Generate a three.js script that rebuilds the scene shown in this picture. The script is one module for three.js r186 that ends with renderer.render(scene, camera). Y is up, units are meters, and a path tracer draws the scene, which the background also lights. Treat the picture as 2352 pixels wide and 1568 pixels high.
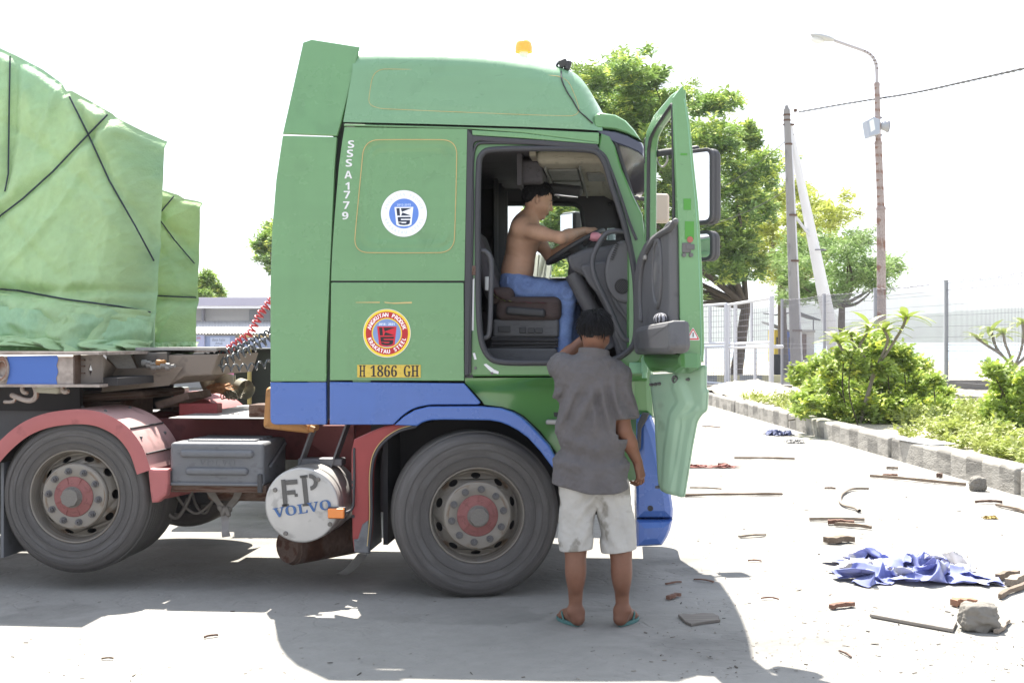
import * as THREE from 'three';
import { mergeGeometries, mergeVertices, toCreasedNormals } from 'three/addons/utils/BufferGeometryUtils.js';
import { RoundedBoxGeometry } from 'three/addons/geometries/RoundedBoxGeometry.js';
import { TextGeometry } from 'three/addons/geometries/TextGeometry.js';
import { FontLoader } from 'three/addons/loaders/FontLoader.js';
import { ImprovedNoise } from 'three/addons/math/ImprovedNoise.js';

// ---------------------------------------------------------------- camera, sky, sun, exposure
const V3 = THREE.Vector3, V2 = THREE.Vector2;
const scene = new THREE.Scene();
const EYE = 1.62, FOC = 3000, CX = 1176, CY = 785;
const camera = new THREE.PerspectiveCamera(2 * Math.atan(784 / FOC) * 180 / Math.PI, 2352 / 1568, 0.05, 6000);
camera.position.set(0, EYE, 0);
camera.lookAt(0, EYE, -10);
const renderer = new THREE.WebGLRenderer({ antialias: true });
renderer.toneMapping = THREE.LinearToneMapping;
renderer.toneMappingExposure = 3.8;
renderer.shadowMap.enabled = true;

const sunDir = new V3(-0.13, 1, -0.776).normalize();
{
  const K = 0.50, w = 512, h = 256, d = new Float32Array(w * h * 4);
  for (let j = 0; j < h; j++) for (let i = 0; i < w; i++) {
    const el = ((j + 0.5) / h - 0.5) * Math.PI, az = ((i + 0.5) / w - 0.5) * 2 * Math.PI;
    const x = Math.cos(el) * Math.cos(az), y = Math.sin(el), z = Math.cos(el) * Math.sin(az);
    const c = x * sunDir.x + y * sunDir.y + z * sunDir.z, ang = Math.acos(Math.min(1, Math.max(-1, c))) * 57.3;
    const t = Math.pow(Math.max(0, y), 0.55);
    const glow = 0.55 * Math.exp(-Math.pow(ang / 38, 2)) + 0.25 * Math.exp(-Math.pow(ang / 80, 2));
    const k = (j * w + i) * 4;
    d[k] = K * (0.62 * (1 - t) + 0.33 * t + glow); d[k + 1] = K * (0.65 * (1 - t) + 0.42 * t + glow); d[k + 2] = K * (0.69 * (1 - t) + 0.60 * t + glow * 0.97); d[k + 3] = 1;
  }
  const sky = new THREE.DataTexture(d, w, h, THREE.RGBAFormat, THREE.FloatType);
  sky.mapping = THREE.EquirectangularReflectionMapping; sky.magFilter = THREE.LinearFilter; sky.minFilter = THREE.LinearFilter;
  sky.wrapS = THREE.RepeatWrapping; sky.needsUpdate = true;
  scene.background = sky; scene.environment = sky;
}
const sun = new THREE.DirectionalLight(new THREE.Color(1, 0.95, 0.86), 4.6);
sun.position.copy(sunDir).multiplyScalar(60); sun.target.position.set(0, 0, -8);
sun.castShadow = true; sun.shadow.mapSize.set(2048, 2048); sun.shadow.radius = 1;
Object.assign(sun.shadow.camera, { left: -30, right: 30, top: 30, bottom: -30, near: 1, far: 200 });
scene.add(sun, sun.target);
scene.fog = new THREE.FogExp2(new THREE.Color(0.93, 0.96, 1.0), 0.00028);

// ---------------------------------------------------------------- helpers
let seed = 12345;
const rnd = () => { seed = (seed * 1664525 + 1013904223) >>> 0; return seed / 4294967296; };
const rr = (a, b) => a + (b - a) * rnd();
const clamp = (x, a, b) => Math.min(b, Math.max(a, x)), lerp = (a, b, t) => a + (b - a) * t;
const sstep = (a, b, x) => { const t = clamp((x - a) / (b - a), 0, 1); return t * t * (3 - 2 * t); };
const perlin = new ImprovedNoise();
const pn = (x, y, z = 0) => perlin.noise(x, y, z);
const lin = (r, g, b) => new THREE.Color().setRGB(r, g, b);
const used = {};
const numbered = (n) => { const k = used[n] = (used[n] ?? -1) + 1; return k ? n + '_' + String(k).padStart(3, '0') : n; };
function meta(o, label, category, group, kind) {
  if (label) o.userData.label = label; if (category) o.userData.category = category;
  if (group) o.userData.group = group; if (kind) o.userData.kind = kind; return o;
}
function shadows(o) { o.castShadow = true; o.receiveShadow = true; return o; }
function thing(name, label, category, group) { const o = new THREE.Group(); o.name = numbered(name); scene.add(o); return meta(o, label, category, group); }
function solo(name, label, category, geo, mat, group) { const o = shadows(new THREE.Mesh(geo, mat)); o.name = numbered(name); scene.add(o); return meta(o, label, category, group); }
function part(parent, name, geo, mat, label) { const o = shadows(new THREE.Mesh(geo, mat)); o.name = name; parent.add(o); if (label) o.userData.label = label; return o; }
const parts = (parent, name, list, mat) => list.map((g) => part(parent, name, g, mat));
function struct(name, geo, mat) { const o = shadows(new THREE.Mesh(geo, mat)); o.name = numbered(name); scene.add(o); o.userData.kind = 'structure'; return o; }
function anchor(o) {          // moves a thing's origin to the middle of its base
  const b = new THREE.Box3().setFromObject(o); if (b.isEmpty()) return o;
  const p = new V3((b.min.x + b.max.x) / 2, b.min.y, (b.min.z + b.max.z) / 2);
  if (o.isMesh) o.geometry.translate(-p.x, -p.y, -p.z); else for (const c of o.children) c.position.sub(p);
  o.position.add(p); return o;
}
// a point of the world at image position x, y (of the photograph drawn 2352 wide) and a depth
const at = (x, y, Z) => new V3((x - CX) / FOC * Z, EYE - (y - CY) / FOC * Z, -Z);
const onGround = (x, y, h = 0) => at(x, y, (EYE - h) * FOC / (y - CY));
// the truck's own axes: x forward along the truck, y up, z outwards from its right side
const YAW = -5 * Math.PI / 180, TO = new V3(-0.213, 0, -8.2);
const tM = new THREE.Matrix4().makeRotationY(YAW).setPosition(TO), tI = tM.clone().invert();
const eyeL = new V3(0, EYE, 0).applyMatrix4(tI);
function L(px, py, z = 0) {
  const d = new V3((px - CX) / FOC, -(py - CY) / FOC, -1).transformDirection(tI);
  const t = (z - eyeL.z) / d.z; return new V3(eyeL.x + d.x * t, eyeL.y + d.y * t, z);
}
const pairs = (a) => { const r = []; for (let i = 0; i < a.length; i += 2) r.push([a[i], a[i + 1]]); return r; };
const LP = (a, z = 0) => pairs(a).map(([x, y]) => { const p = L(x, y, z); return new V2(p.x, p.y); });
const area = (p) => THREE.ShapeUtils.area(p);
const ccw = (p) => area(p) < 0 ? p.slice().reverse() : p;

function roundPts(pts, r, n = 5) {   // rounds the corners of a closed outline; r is one radius or one per corner
  const out = [], N = pts.length;
  for (let i = 0; i < N; i++) {
    const a = pts[(i + N - 1) % N], b = pts[i], c = pts[(i + 1) % N];
    let q = Array.isArray(r) ? r[i] : r;
    if (!q) { out.push(b.clone()); continue; }
    const u = a.clone().sub(b), v = c.clone().sub(b); q = Math.min(q, u.length() * 0.48, v.length() * 0.48);
    const p0 = b.clone().add(u.normalize().multiplyScalar(q)), p1 = b.clone().add(v.normalize().multiplyScalar(q));
    for (let k = 0; k <= n; k++) { const t = k / n, s = 1 - t; out.push(new V2(s * s * p0.x + 2 * s * t * b.x + t * t * p1.x, s * s * p0.y + 2 * s * t * b.y + t * t * p1.y)); }
  }
  return out;
}
function smoothOpen(pts, n = 40) { const c = new THREE.SplineCurve(pts); return c.getPoints(n); }
function plate(pts, z, thick, bev = 0.004, holes = []) {    // a plate in the x, y plane whose outer face is at z
  const s = new THREE.Shape(ccw(pts)); s.holes = holes.map((h) => new THREE.Path(h));
  const b = Math.min(bev, thick * 0.45);
  const g = new THREE.ExtrudeGeometry(s, { depth: thick - 2 * b, bevelEnabled: b > 0, bevelThickness: b, bevelSize: b, bevelOffset: -b, bevelSegments: 2, curveSegments: 8 });
  g.translate(0, 0, z - thick + b); return g;
}
function norm(g) {
  g = g.index ? g.toNonIndexed() : g;
  for (const k of Object.keys(g.attributes)) if (!['position', 'normal', 'uv'].includes(k)) g.deleteAttribute(k);
  if (!g.attributes.normal) g.computeVertexNormals();
  if (!g.attributes.uv) { const p = g.attributes.position, u = new Float32Array(p.count * 2); for (let i = 0; i < p.count; i++) { u[2 * i] = p.getX(i) + p.getZ(i); u[2 * i + 1] = p.getY(i); } g.setAttribute('uv', new THREE.BufferAttribute(u, 2)); }
  g.morphAttributes = {}; g.clearGroups(); return g;
}
const merge = (...l) => mergeGeometries(l.flat().map(norm), false);
const bx = (w, h, d, x = 0, y = 0, z = 0, rx = 0, ry = 0, rz = 0) => { const g = new THREE.BoxGeometry(w, h, d); boxUV(g, w, h, d); if (rx) g.rotateX(rx); if (ry) g.rotateY(ry); if (rz) g.rotateZ(rz); return g.translate(x, y, z); };
function boxUV(g, w, h, d) { const u = g.attributes.uv, s = [[d, h], [d, h], [w, d], [w, d], [w, h], [w, h]]; for (let i = 0; i < 24; i++) u.setXY(i, u.getX(i) * s[i >> 2][0], u.getY(i) * s[i >> 2][1]); }
const rb = (w, h, d, r, x = 0, y = 0, z = 0, rx = 0, ry = 0, rz = 0) => { const g = new RoundedBoxGeometry(w, h, d, 3, Math.min(r, w / 2.01, h / 2.01, d / 2.01)); if (rx) g.rotateX(rx); if (ry) g.rotateY(ry); if (rz) g.rotateZ(rz); return g.translate(x, y, z); };
const tube = (pts, r, seg = 40, rad = 8, closed = false) => new THREE.TubeGeometry(new THREE.CatmullRomCurve3(pts, closed, 'centripetal'), seg, r, rad, closed);
const capTube = (pts, r, seg = 40, rad = 8) => { const a = pts[0], b = pts[pts.length - 1]; return merge(tube(pts, r, seg, rad), new THREE.SphereGeometry(r, rad, 6).translate(a.x, a.y, a.z), new THREE.SphereGeometry(r, rad, 6).translate(b.x, b.y, b.z)); };
function cyl(a, b, ra, rbb = ra, seg = 16, open = false) {
  const d = b.clone().sub(a), l = d.length(), g = new THREE.CylinderGeometry(rbb, ra, l, seg, 1, open);
  g.translate(0, l / 2, 0); g.applyQuaternion(new THREE.Quaternion().setFromUnitVectors(new V3(0, 1, 0), d.normalize())); return g.translate(a.x, a.y, a.z);
}
function helix(pts, r, turns, tr, seg = 14) {       // a coiled hose along a line
  const c = new THREE.CatmullRomCurve3(pts, false, 'centripetal'), n = Math.round(turns * seg), out = [];
  let up = new V3(0, 1, 0);
  for (let i = 0; i <= n; i++) {
    const t = i / n, p = c.getPointAt(t), T = c.getTangentAt(t), s = new V3().crossVectors(T, up).normalize(), u = new V3().crossVectors(s, T), a = t * turns * 2 * Math.PI;
    const k = r * Math.min(1, Math.min(t, 1 - t) * 20);
    out.push(p.addScaledVector(s, Math.cos(a) * k).addScaledVector(u, Math.sin(a) * k));
  }
  return new THREE.TubeGeometry(new THREE.CatmullRomCurve3(out), n * 2, tr, 6, false);
}
function clipCell(poly, x0, y0, x1, y1) {
  let p = poly;
  for (const [ax, v, s] of [[0, x0, 1], [0, x1, -1], [1, y0, 1], [1, y1, -1]]) {
    const q = []; const f = (a) => s * ((ax ? a.y : a.x) - v);
    for (let i = 0; i < p.length; i++) { const a = p[i], b = p[(i + 1) % p.length], fa = f(a), fb = f(b); if (fa >= 0) q.push(a); if ((fa > 0 && fb < 0) || (fa < 0 && fb > 0)) { const t = fa / (fa - fb); q.push(new V2(a.x + (b.x - a.x) * t, a.y + (b.y - a.y) * t)); } }
    p = q; if (p.length < 3) return null;
  }
  return p;
}
function skin(poly, zf, cell = 0.025) {     // a curved sheet over an outline in x, y; zf gives its z
  poly = ccw(poly); const b = new THREE.Box2().setFromPoints(poly), pos = [], uv = [];
  for (let y = b.min.y; y < b.max.y; y += cell) {
    const row = clipCell(poly, -1e3, y, 1e3, y + cell); if (!row) continue;
    for (let x = b.min.x; x < b.max.x; x += cell) {
      const c = clipCell(row, x, y, x + cell, y + cell); if (!c) continue;
      const u = c.filter((p, i) => p.distanceTo(c[(i + 1) % c.length]) > 1e-6); if (u.length < 3) continue;
      for (const t of THREE.ShapeUtils.triangulateShape(u, [])) for (const k of t) { const p = u[k]; pos.push(Math.round(p.x * 1e5) / 1e5, Math.round(p.y * 1e5) / 1e5, zf(p.x, p.y)); uv.push(p.x, p.y); }
    }
  }
  const g = new THREE.BufferGeometry(); g.setAttribute('position', new THREE.Float32BufferAttribute(pos, 3)); g.setAttribute('uv', new THREE.Float32BufferAttribute(uv, 2));
  const m = mergeVertices(g, 1e-4); m.computeVertexNormals(); return m;
}
function sheet(nu, nv, f, uvf) {        // a grid surface f(u, v) -> V3
  const pos = [], uv = [], idx = [];
  for (let j = 0; j <= nv; j++) for (let i = 0; i <= nu; i++) { const p = f(i / nu, j / nv); pos.push(p.x, p.y, p.z); const w = uvf ? uvf(i / nu, j / nv) : [i / nu, j / nv]; uv.push(w[0], w[1]); }
  for (let j = 0; j < nv; j++) for (let i = 0; i < nu; i++) { const a = j * (nu + 1) + i, b = a + 1, c = a + nu + 1, d = c + 1; idx.push(a, b, d, a, d, c); }
  const g = new THREE.BufferGeometry(); g.setAttribute('position', new THREE.Float32BufferAttribute(pos, 3)); g.setAttribute('uv', new THREE.Float32BufferAttribute(uv, 2)); g.setIndex(idx); g.computeVertexNormals(); return g;
}
const distSeg = (px, py, a, b) => { const dx = b.x - a.x, dy = b.y - a.y, t = clamp(((px - a.x) * dx + (py - a.y) * dy) / (dx * dx + dy * dy || 1), 0, 1); return Math.hypot(px - a.x - dx * t, py - a.y - dy * t); };
const distLine = (x, y, pl) => { let m = 1e9; for (let i = 0; i + 1 < pl.length; i++) m = Math.min(m, distSeg(x, y, pl[i], pl[i + 1])); return m; };

// ---------------------------------------------------------------- textures and materials
function tileNoise(freq, s0) {       // value noise that tiles over 0..1
  const n = freq, g = new Float32Array(n * n); let s = s0 >>> 0; for (let i = 0; i < n * n; i++) { s = (s * 1664525 + 1013904223) >>> 0; g[i] = s / 4294967296; }
  return (u, v) => { const x = u * n, y = v * n, i = Math.floor(x), j = Math.floor(y), fx = x - i, fy = y - j, a = fx * fx * (3 - 2 * fx), b = fy * fy * (3 - 2 * fy); const G = (p, q) => g[((q % n + n) % n) * n + ((p % n + n) % n)]; return lerp(lerp(G(i, j), G(i + 1, j), a), lerp(G(i, j + 1), G(i + 1, j + 1), a), b); };
}
function fbm(f0, oct, s0) { const l = []; for (let o = 0; o < oct; o++) l.push(tileNoise(f0 << o, s0 + o * 77)); return (u, v) => { let s = 0, a = 0.5, w = 0; for (const n of l) { s += a * n(u, v); w += a; a *= 0.5; } return s / w; }; }
function tex(size, fn, srgb = false) {
  const d = new Uint8Array(size * size * 4);
  for (let j = 0; j < size; j++) for (let i = 0; i < size; i++) { const c = fn(i / size, j / size), k = (j * size + i) * 4; if (typeof c === 'number') { d[k] = d[k + 1] = d[k + 2] = clamp(c, 0, 1) * 255; } else { d[k] = clamp(c[0], 0, 1) * 255; d[k + 1] = clamp(c[1], 0, 1) * 255; d[k + 2] = clamp(c[2], 0, 1) * 255; } d[k + 3] = 255; }
  const t = new THREE.DataTexture(d, size, size); t.wrapS = t.wrapT = THREE.RepeatWrapping; t.magFilter = THREE.LinearFilter; t.minFilter = THREE.LinearMipmapLinearFilter; t.generateMipmaps = true;
  if (srgb) t.colorSpace = THREE.SRGBColorSpace; t.needsUpdate = true; return t;
}
const rep = (t, x, y = x) => { const c = t.clone(); c.repeat.set(x, y); c.needsUpdate = true; return c; };
const nA = fbm(4, 6, 11), nB = fbm(8, 5, 23), nC = fbm(3, 5, 5), nD = fbm(32, 3, 91);
const grimeTex = tex(512, (u, v) => { const g = 0.86 + 0.2 * (nA(u, v) - 0.5) - 0.22 * sstep(0.6, 0.78, nB(u, v)); return [g, g * 0.995, g * 0.98]; });
const cleanTex = tex(512, (u, v) => { const g = 0.95 + 0.07 * (nA(u, v) - 0.5) - 0.05 * sstep(0.62, 0.8, nB(u, v)) + 0.02 * (nD(u, v) - 0.5); return [g, g, g * 0.99]; });
const scratchL = []; { let s = 4242; const r = () => { s = (s * 1664525 + 1013904223) >>> 0; return s / 4294967296; }; for (let i = 0; i < 46; i++) scratchL.push([r(), r(), (r() - 0.5) * 0.05, (r() - 0.5) * 0.02 , 0.0005 + 0.0007 * r(), r() < 0.6 ? 0.16 : -0.22]); }
const nStreak = fbm(40, 3, 333);
const panelTex = tex(1024, (u, v) => {      // old paint: run-off streaks, chalky patches, scratches
  let g = 0.93 + 0.10 * (nA(u, v) - 0.5) + 0.10 * (nStreak(u, v * 0.04) - 0.5) * sstep(0.35, 0.65, nB(v * 0.5, u)) + 0.06 * (nStreak(u * 0.03 + 0.2, v) - 0.5) + 0.025 * (nD(u, v) - 0.5) - 0.09 * sstep(0.66, 0.8, nB(u, v));
  for (const [a, b, du, dv, w, k] of scratchL) { const t = clamp(((u - a) * du + (v - b) * dv) / (du * du + dv * dv), 0, 1), e = Math.hypot(u - a - du * t, v - b - dv * t); if (e < w) g += k; }
  const chalk = 0.05 * (nC(u, v) - 0.5); return [g + chalk, g, g + chalk * 0.8];
});
const tyreTex = tex(512, (u, v) => { const d = sstep(0.35, 0.75, nA(u, v * 2)) * 0.5 + 0.35 * (nStreak(u * 0.05, v * 3) - 0.3), sh = 0.8 + 0.5 * d + 0.12 * (nD(u, v) - 0.5); return [sh, sh * 0.975, sh * 0.94]; });
const roughTex = tex(512, (u, v) => { const g = 0.55 + 0.7 * (nA(u, v) - 0.5) + 0.2 * nD(u, v); return [g, g, g]; });
const speckTex = tex(512, (u, v) => 0.5 + 0.6 * (nD(u, v) - 0.5) + 0.4 * (nB(u, v) - 0.5));
const rustTex = tex(512, (u, v) => { const t = sstep(0.42, 0.62, nA(u, v)), d = 0.75 + 0.5 * (nD(u, v) - 0.5); return [lerp(0.55, 0.34, t) * d, lerp(0.5, 0.2, t) * d, lerp(0.48, 0.15, t) * d]; });
const S = (c, o = {}) => new THREE.MeshStandardMaterial({ color: c, roughness: 0.7, ...o });
const P = (c, o = {}) => new THREE.MeshPhysicalMaterial({ color: c, roughness: 0.5, ...o });
const M = {};
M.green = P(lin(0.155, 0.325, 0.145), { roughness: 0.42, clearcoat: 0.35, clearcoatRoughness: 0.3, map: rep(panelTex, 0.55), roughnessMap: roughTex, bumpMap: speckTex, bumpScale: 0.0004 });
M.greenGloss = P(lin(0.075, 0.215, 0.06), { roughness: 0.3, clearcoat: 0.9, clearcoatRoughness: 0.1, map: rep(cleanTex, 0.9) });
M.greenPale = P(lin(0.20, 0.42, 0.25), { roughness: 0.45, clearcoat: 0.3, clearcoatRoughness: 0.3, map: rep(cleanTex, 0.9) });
M.blue = P(lin(0.06, 0.14, 0.44), { roughness: 0.45, clearcoat: 0.35, clearcoatRoughness: 0.35, map: rep(panelTex, 0.7), roughnessMap: roughTex });
M.red = S(lin(0.33, 0.052, 0.052), { roughness: 0.6, map: grimeTex });
M.redFaded = S(lin(0.44, 0.14, 0.14), { roughness: 0.7, map: rep(grimeTex, 1.3) });
M.hubRed = S(lin(0.29, 0.115, 0.11), { roughness: 0.8, map: rep(grimeTex, 3) });
M.black = S(lin(0.042, 0.042, 0.046), { roughness: 0.6 });
M.rubberTrim = S(lin(0.045, 0.045, 0.052), { roughness: 0.6 });
M.dark = S(lin(0.045, 0.043, 0.046), { roughness: 0.85 });
M.cabinDark = S(lin(0.095, 0.088, 0.10), { roughness: 0.85, map: grimeTex });
M.dash = S(lin(0.095, 0.095, 0.108), { roughness: 0.6, map: grimeTex, bumpMap: rep(speckTex, 5), bumpScale: 0.001 });
M.panelGrey = S(lin(0.12, 0.12, 0.13), { roughness: 0.6, map: grimeTex, bumpMap: rep(speckTex, 5), bumpScale: 0.001 });
M.headliner = S(lin(0.34, 0.31, 0.25), { roughness: 0.9, map: rep(grimeTex, 1.5) });
M.boxGrey = S(lin(0.155, 0.16, 0.175), { roughness: 0.62, map: rep(grimeTex, 1.5), bumpMap: speckTex, bumpScale: 0.001 });
M.alu = S(lin(0.55, 0.54, 0.53), { roughness: 0.5, metalness: 0.35, map: rep(grimeTex, 2) });
M.rim = S(lin(0.25, 0.235, 0.215), { roughness: 0.6, metalness: 0.3, map: rep(tex(512, (u, v) => { const r = sstep(0.5, 0.68, nA(u, v)); return [lerp(1, 0.72, r), lerp(0.97, 0.55, r), lerp(0.93, 0.42, r)]; }), 2.5), bumpMap: rep(speckTex, 4), bumpScale: 0.001 });
M.nut = S(lin(0.16, 0.155, 0.16), { roughness: 0.6, metalness: 0.3, map: rep(grimeTex, 6) });
M.capGrey = S(lin(0.20, 0.185, 0.17), { roughness: 0.8, map: rep(grimeTex, 4) });
M.tyre = S(lin(0.105, 0.1, 0.1), { roughness: 0.85, map: rep(tyreTex, 5, 2), bumpMap: rep(speckTex, 3), bumpScale: 0.0015 });
M.tread = S(lin(0.11, 0.105, 0.10), { roughness: 0.9, map: rep(grimeTex, 1) });
M.rust = S(lin(0.8, 0.75, 0.7), { roughness: 0.85, map: rustTex, bumpMap: speckTex, bumpScale: 0.003 });
M.rustDark = S(lin(0.3, 0.22, 0.18), { roughness: 0.9, map: rustTex });
M.chassis = S(lin(0.18, 0.05, 0.05), { roughness: 0.8, map: rep(grimeTex, 1.6) });
M.steelLight = S(lin(0.4, 0.39, 0.38), { roughness: 0.55, metalness: 0.3, map: rep(grimeTex, 2) });
M.orange = P(lin(0.75, 0.22, 0.03), { roughness: 0.3, clearcoat: 0.5 });
M.amber = P(lin(0.95, 0.55, 0.12), { roughness: 0.25, transmission: 0.5, thickness: 0 });
M.glass = P(lin(0.93, 0.97, 0.96), { roughness: 0.02, transmission: 1, thickness: 0, ior: 1.45 });
M.glassDirty = P(lin(0.72, 0.82, 0.80), { roughness: 0.12, transmission: 1, thickness: 0, ior: 1.5 });
M.mirror = S(lin(0.9, 0.9, 0.92), { roughness: 0.03, metalness: 1 });
M.white = S(lin(0.75, 0.75, 0.76), { roughness: 0.6 });
M.cream = S(lin(0.62, 0.46, 0.2), { roughness: 0.6 });
M.yellowJug = S(lin(0.42, 0.20, 0.06), { roughness: 0.55, map: rep(grimeTex, 3) });
M.wood = S(lin(0.3, 0.24, 0.19), { roughness: 0.9, map: rep(tex(256, (u, v) => { const g = 0.7 + 0.5 * (nA(u * 0.25, v) - 0.5) + 0.25 * (nD(u * 0.1, v) - 0.5); return [g, g * 0.95, g * 0.9]; }), 3, 8) });
M.woodRed = S(lin(0.24, 0.13, 0.095), { roughness: 0.9, map: M.wood.map });
M.brick = S(lin(0.32, 0.17, 0.11), { roughness: 0.95, map: rep(grimeTex, 8) });
M.strap = S(lin(0.38, 0.36, 0.29), { roughness: 0.9, map: rep(grimeTex, 6) });
M.strapDark = S(lin(0.17, 0.155, 0.14), { roughness: 0.9 });
const font = await new FontLoader().loadAsync('fonts/droid/droid_sans_bold.typeface.json');
const serif = await new FontLoader().loadAsync('fonts/droid/droid_serif_bold.typeface.json');
function text(str, size, f = font, depth = 0.003) { const g = new TextGeometry(str, { font: f, size, depth, curveSegments: 5, bevelEnabled: false }); g.computeBoundingBox(); const b = g.boundingBox; return g.translate(-(b.min.x + b.max.x) / 2, -(b.min.y + b.max.y) / 2, 0); }
function textFit(str, w, h, f = font) { const g = text(str, 1, f, 0.003), b = (g.computeBoundingBox(), g.boundingBox); return g.scale(w / (b.max.x - b.min.x), h / (b.max.y - b.min.y), 1); }
// ================================================================ ground, verge, water, hills
const nG = fbm(3, 7, 301), nH = fbm(6, 6, 977), nK = fbm(64, 3, 55), nS = fbm(2, 5, 641);
const concreteTex = tex(1024, (u, v) => {
  let g = 0.80 - 0.16 * sstep(0.58, 0.66, nB(u, v)) * sstep(0.5, 0.7, nG(v, u)) + 0.42 * (nG(u, v) - 0.5) - 0.10 * sstep(0.5, 0.62, nA(v * 0.5, u * 0.06)) + 0.13 * (nK(u, v) - 0.5) - 0.16 * sstep(0.56, 0.72, nH(u, v)) - 0.10 * sstep(0.62, 0.8, nS(u, v));
  const t = sstep(0.5, 0.7, nS(v, u)) * 0.5; return [g, g * (0.995 - 0.03 * t), g * (0.985 - 0.09 * t)];
});
const concreteBump = tex(1024, (u, v) => 0.5 + 0.5 * (nG(u, v) - 0.5) + 0.45 * (nK(u, v) - 0.5) - 0.3 * (1 - sstep(0.0, 0.03, Math.abs(nH(u, v) - 0.5))));
M.concrete = S(lin(0.305, 0.293, 0.272), { roughness: 0.95, map: rep(concreteTex, 0.19), bumpMap: rep(concreteBump, 0.35), bumpScale: 0.012 });
M.soil = S(lin(0.42, 0.38, 0.31), { roughness: 1, map: rep(concreteTex, 0.3), bumpMap: rep(concreteBump, 0.5), bumpScale: 0.03 });
M.sand = S(lin(0.42, 0.39, 0.33), { roughness: 1, map: rep(concreteTex, 0.05), bumpMap: rep(concreteBump, 0.2), bumpScale: 0.03 });
M.gravel = S(lin(0.3, 0.28, 0.25), { roughness: 1, map: rep(concreteTex, 3), bumpMap: rep(concreteBump, 3), bumpScale: 0.02 });
function flat(x0, x1, z0, z1, y) { const g = new THREE.PlaneGeometry(x1 - x0, z1 - z0).rotateX(-Math.PI / 2).translate((x0 + x1) / 2, y, (z0 + z1) / 2), p = g.attributes.position, u = g.attributes.uv; for (let i = 0; i < p.count; i++) u.setXY(i, p.getX(i) + 0.31 * p.getZ(i) * 0.2, p.getZ(i)); return g; }
struct('ground', flat(-3000, 3000, -3200, 40, -0.012), M.sand);
struct('pavement', flat(-60, 5.4, -44, 14, 0), M.concrete);
struct('road', flat(-60, 40, -60, -47, -0.006), S(lin(0.4, 0.38, 0.35), { roughness: 0.95, map: rep(concreteTex, 0.1) }));
struct('water', flat(14, 2800, -2600, -108, 0.0), P(lin(0.25, 0.33, 0.36), { roughness: 0.22, map: null, bumpMap: rep(concreteBump, 0.05), bumpScale: 0.15 }));
const kerbX = (Z) => lerp(5.33, 4.95, (Z - 13.5) / 23.5);
// verge behind the kerb: soil with bumps, rising a little towards the fence
struct('verge', sheet(40, 120, (u, v) => { const Z = lerp(6, 41, v), x0 = kerbX(Z) + 0.15, x = lerp(x0, 13, u * u); const d = x - x0; return new V3(x, 0.2 + 0.05 * pn(x * 1.3, Z * 1.3) + 0.06 * Math.min(1, d / 2) + 0.35 * Math.exp(-((x - 6.2) ** 2) / 1.2 - ((Z - 34) ** 2) / 9) * (1 + 0.5 * pn(x * 4, Z * 4)), -Z); }, (u, v) => [u * 8, v * 35]), M.soil);
// kerb of long concrete blocks with worn black and white paint
{
  const kerb = new THREE.Group(); kerb.name = 'kerb'; kerb.userData.kind = 'structure'; scene.add(kerb);
  const Zs = [5.5, 9.6, 13.75, 18.15, 24.4, 29.7, 36.2];
  const kt = (s) => { const f = fbm(6, 5, s), f2 = fbm(24, 3, s + 9); return tex(512, (u, v) => { const band = sstep(0.46, 0.54, 0.5 + 0.5 * Math.sin(u * Math.PI * 2 * 5)); const worn = sstep(0.35, 0.6, f(u, v)); let c = lerp(0.95, 0.42, band * (0.15 + 0.85 * worn)); c = lerp(c, 0.55, 0.55 * sstep(0.45, 0.65, f2(u, v))); c *= 0.85 + 0.3 * (f(v, u) - 0.5); return [c, c * 0.98, c * 0.94]; }); };
  const kts = [kt(3), kt(77)];
  for (let i = 0; i + 1 < Zs.length; i++) {
    const z0 = Zs[i] + 0.05, z1 = Zs[i + 1] - 0.05, l = z1 - z0, g = new RoundedBoxGeometry(0.3, 0.36, l, 3, 0.045); const p = g.attributes.position, n = g.attributes.normal, u = new Float32Array(p.count * 2);
    for (let k = 0; k < p.count; k++) { u[2 * k] = p.getZ(k) / 5 + 0.13 * i; u[2 * k + 1] = (p.getY(k) + p.getX(k)) * 0.7; p.setX(k, p.getX(k) + 0.012 * pn(p.getZ(k) * 2, p.getY(k) * 5, i)); }
    g.setAttribute('uv', new THREE.BufferAttribute(u, 2));
    const m = part(kerb, 'kerb_stone', g, S(lin(0.40, 0.385, 0.36), { roughness: 0.95, map: kts[i % 2], bumpMap: rep(concreteBump, 1.5), bumpScale: 0.008 }));
    const a = kerbX(z0), b = kerbX(z1); m.position.set((a + b) / 2 + 0.15, 0.11, -(z0 + z1) / 2); m.rotation.y = Math.atan2(a - b, l); m.rotation.z = rr(-0.02, 0.02);
  }
}
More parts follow.
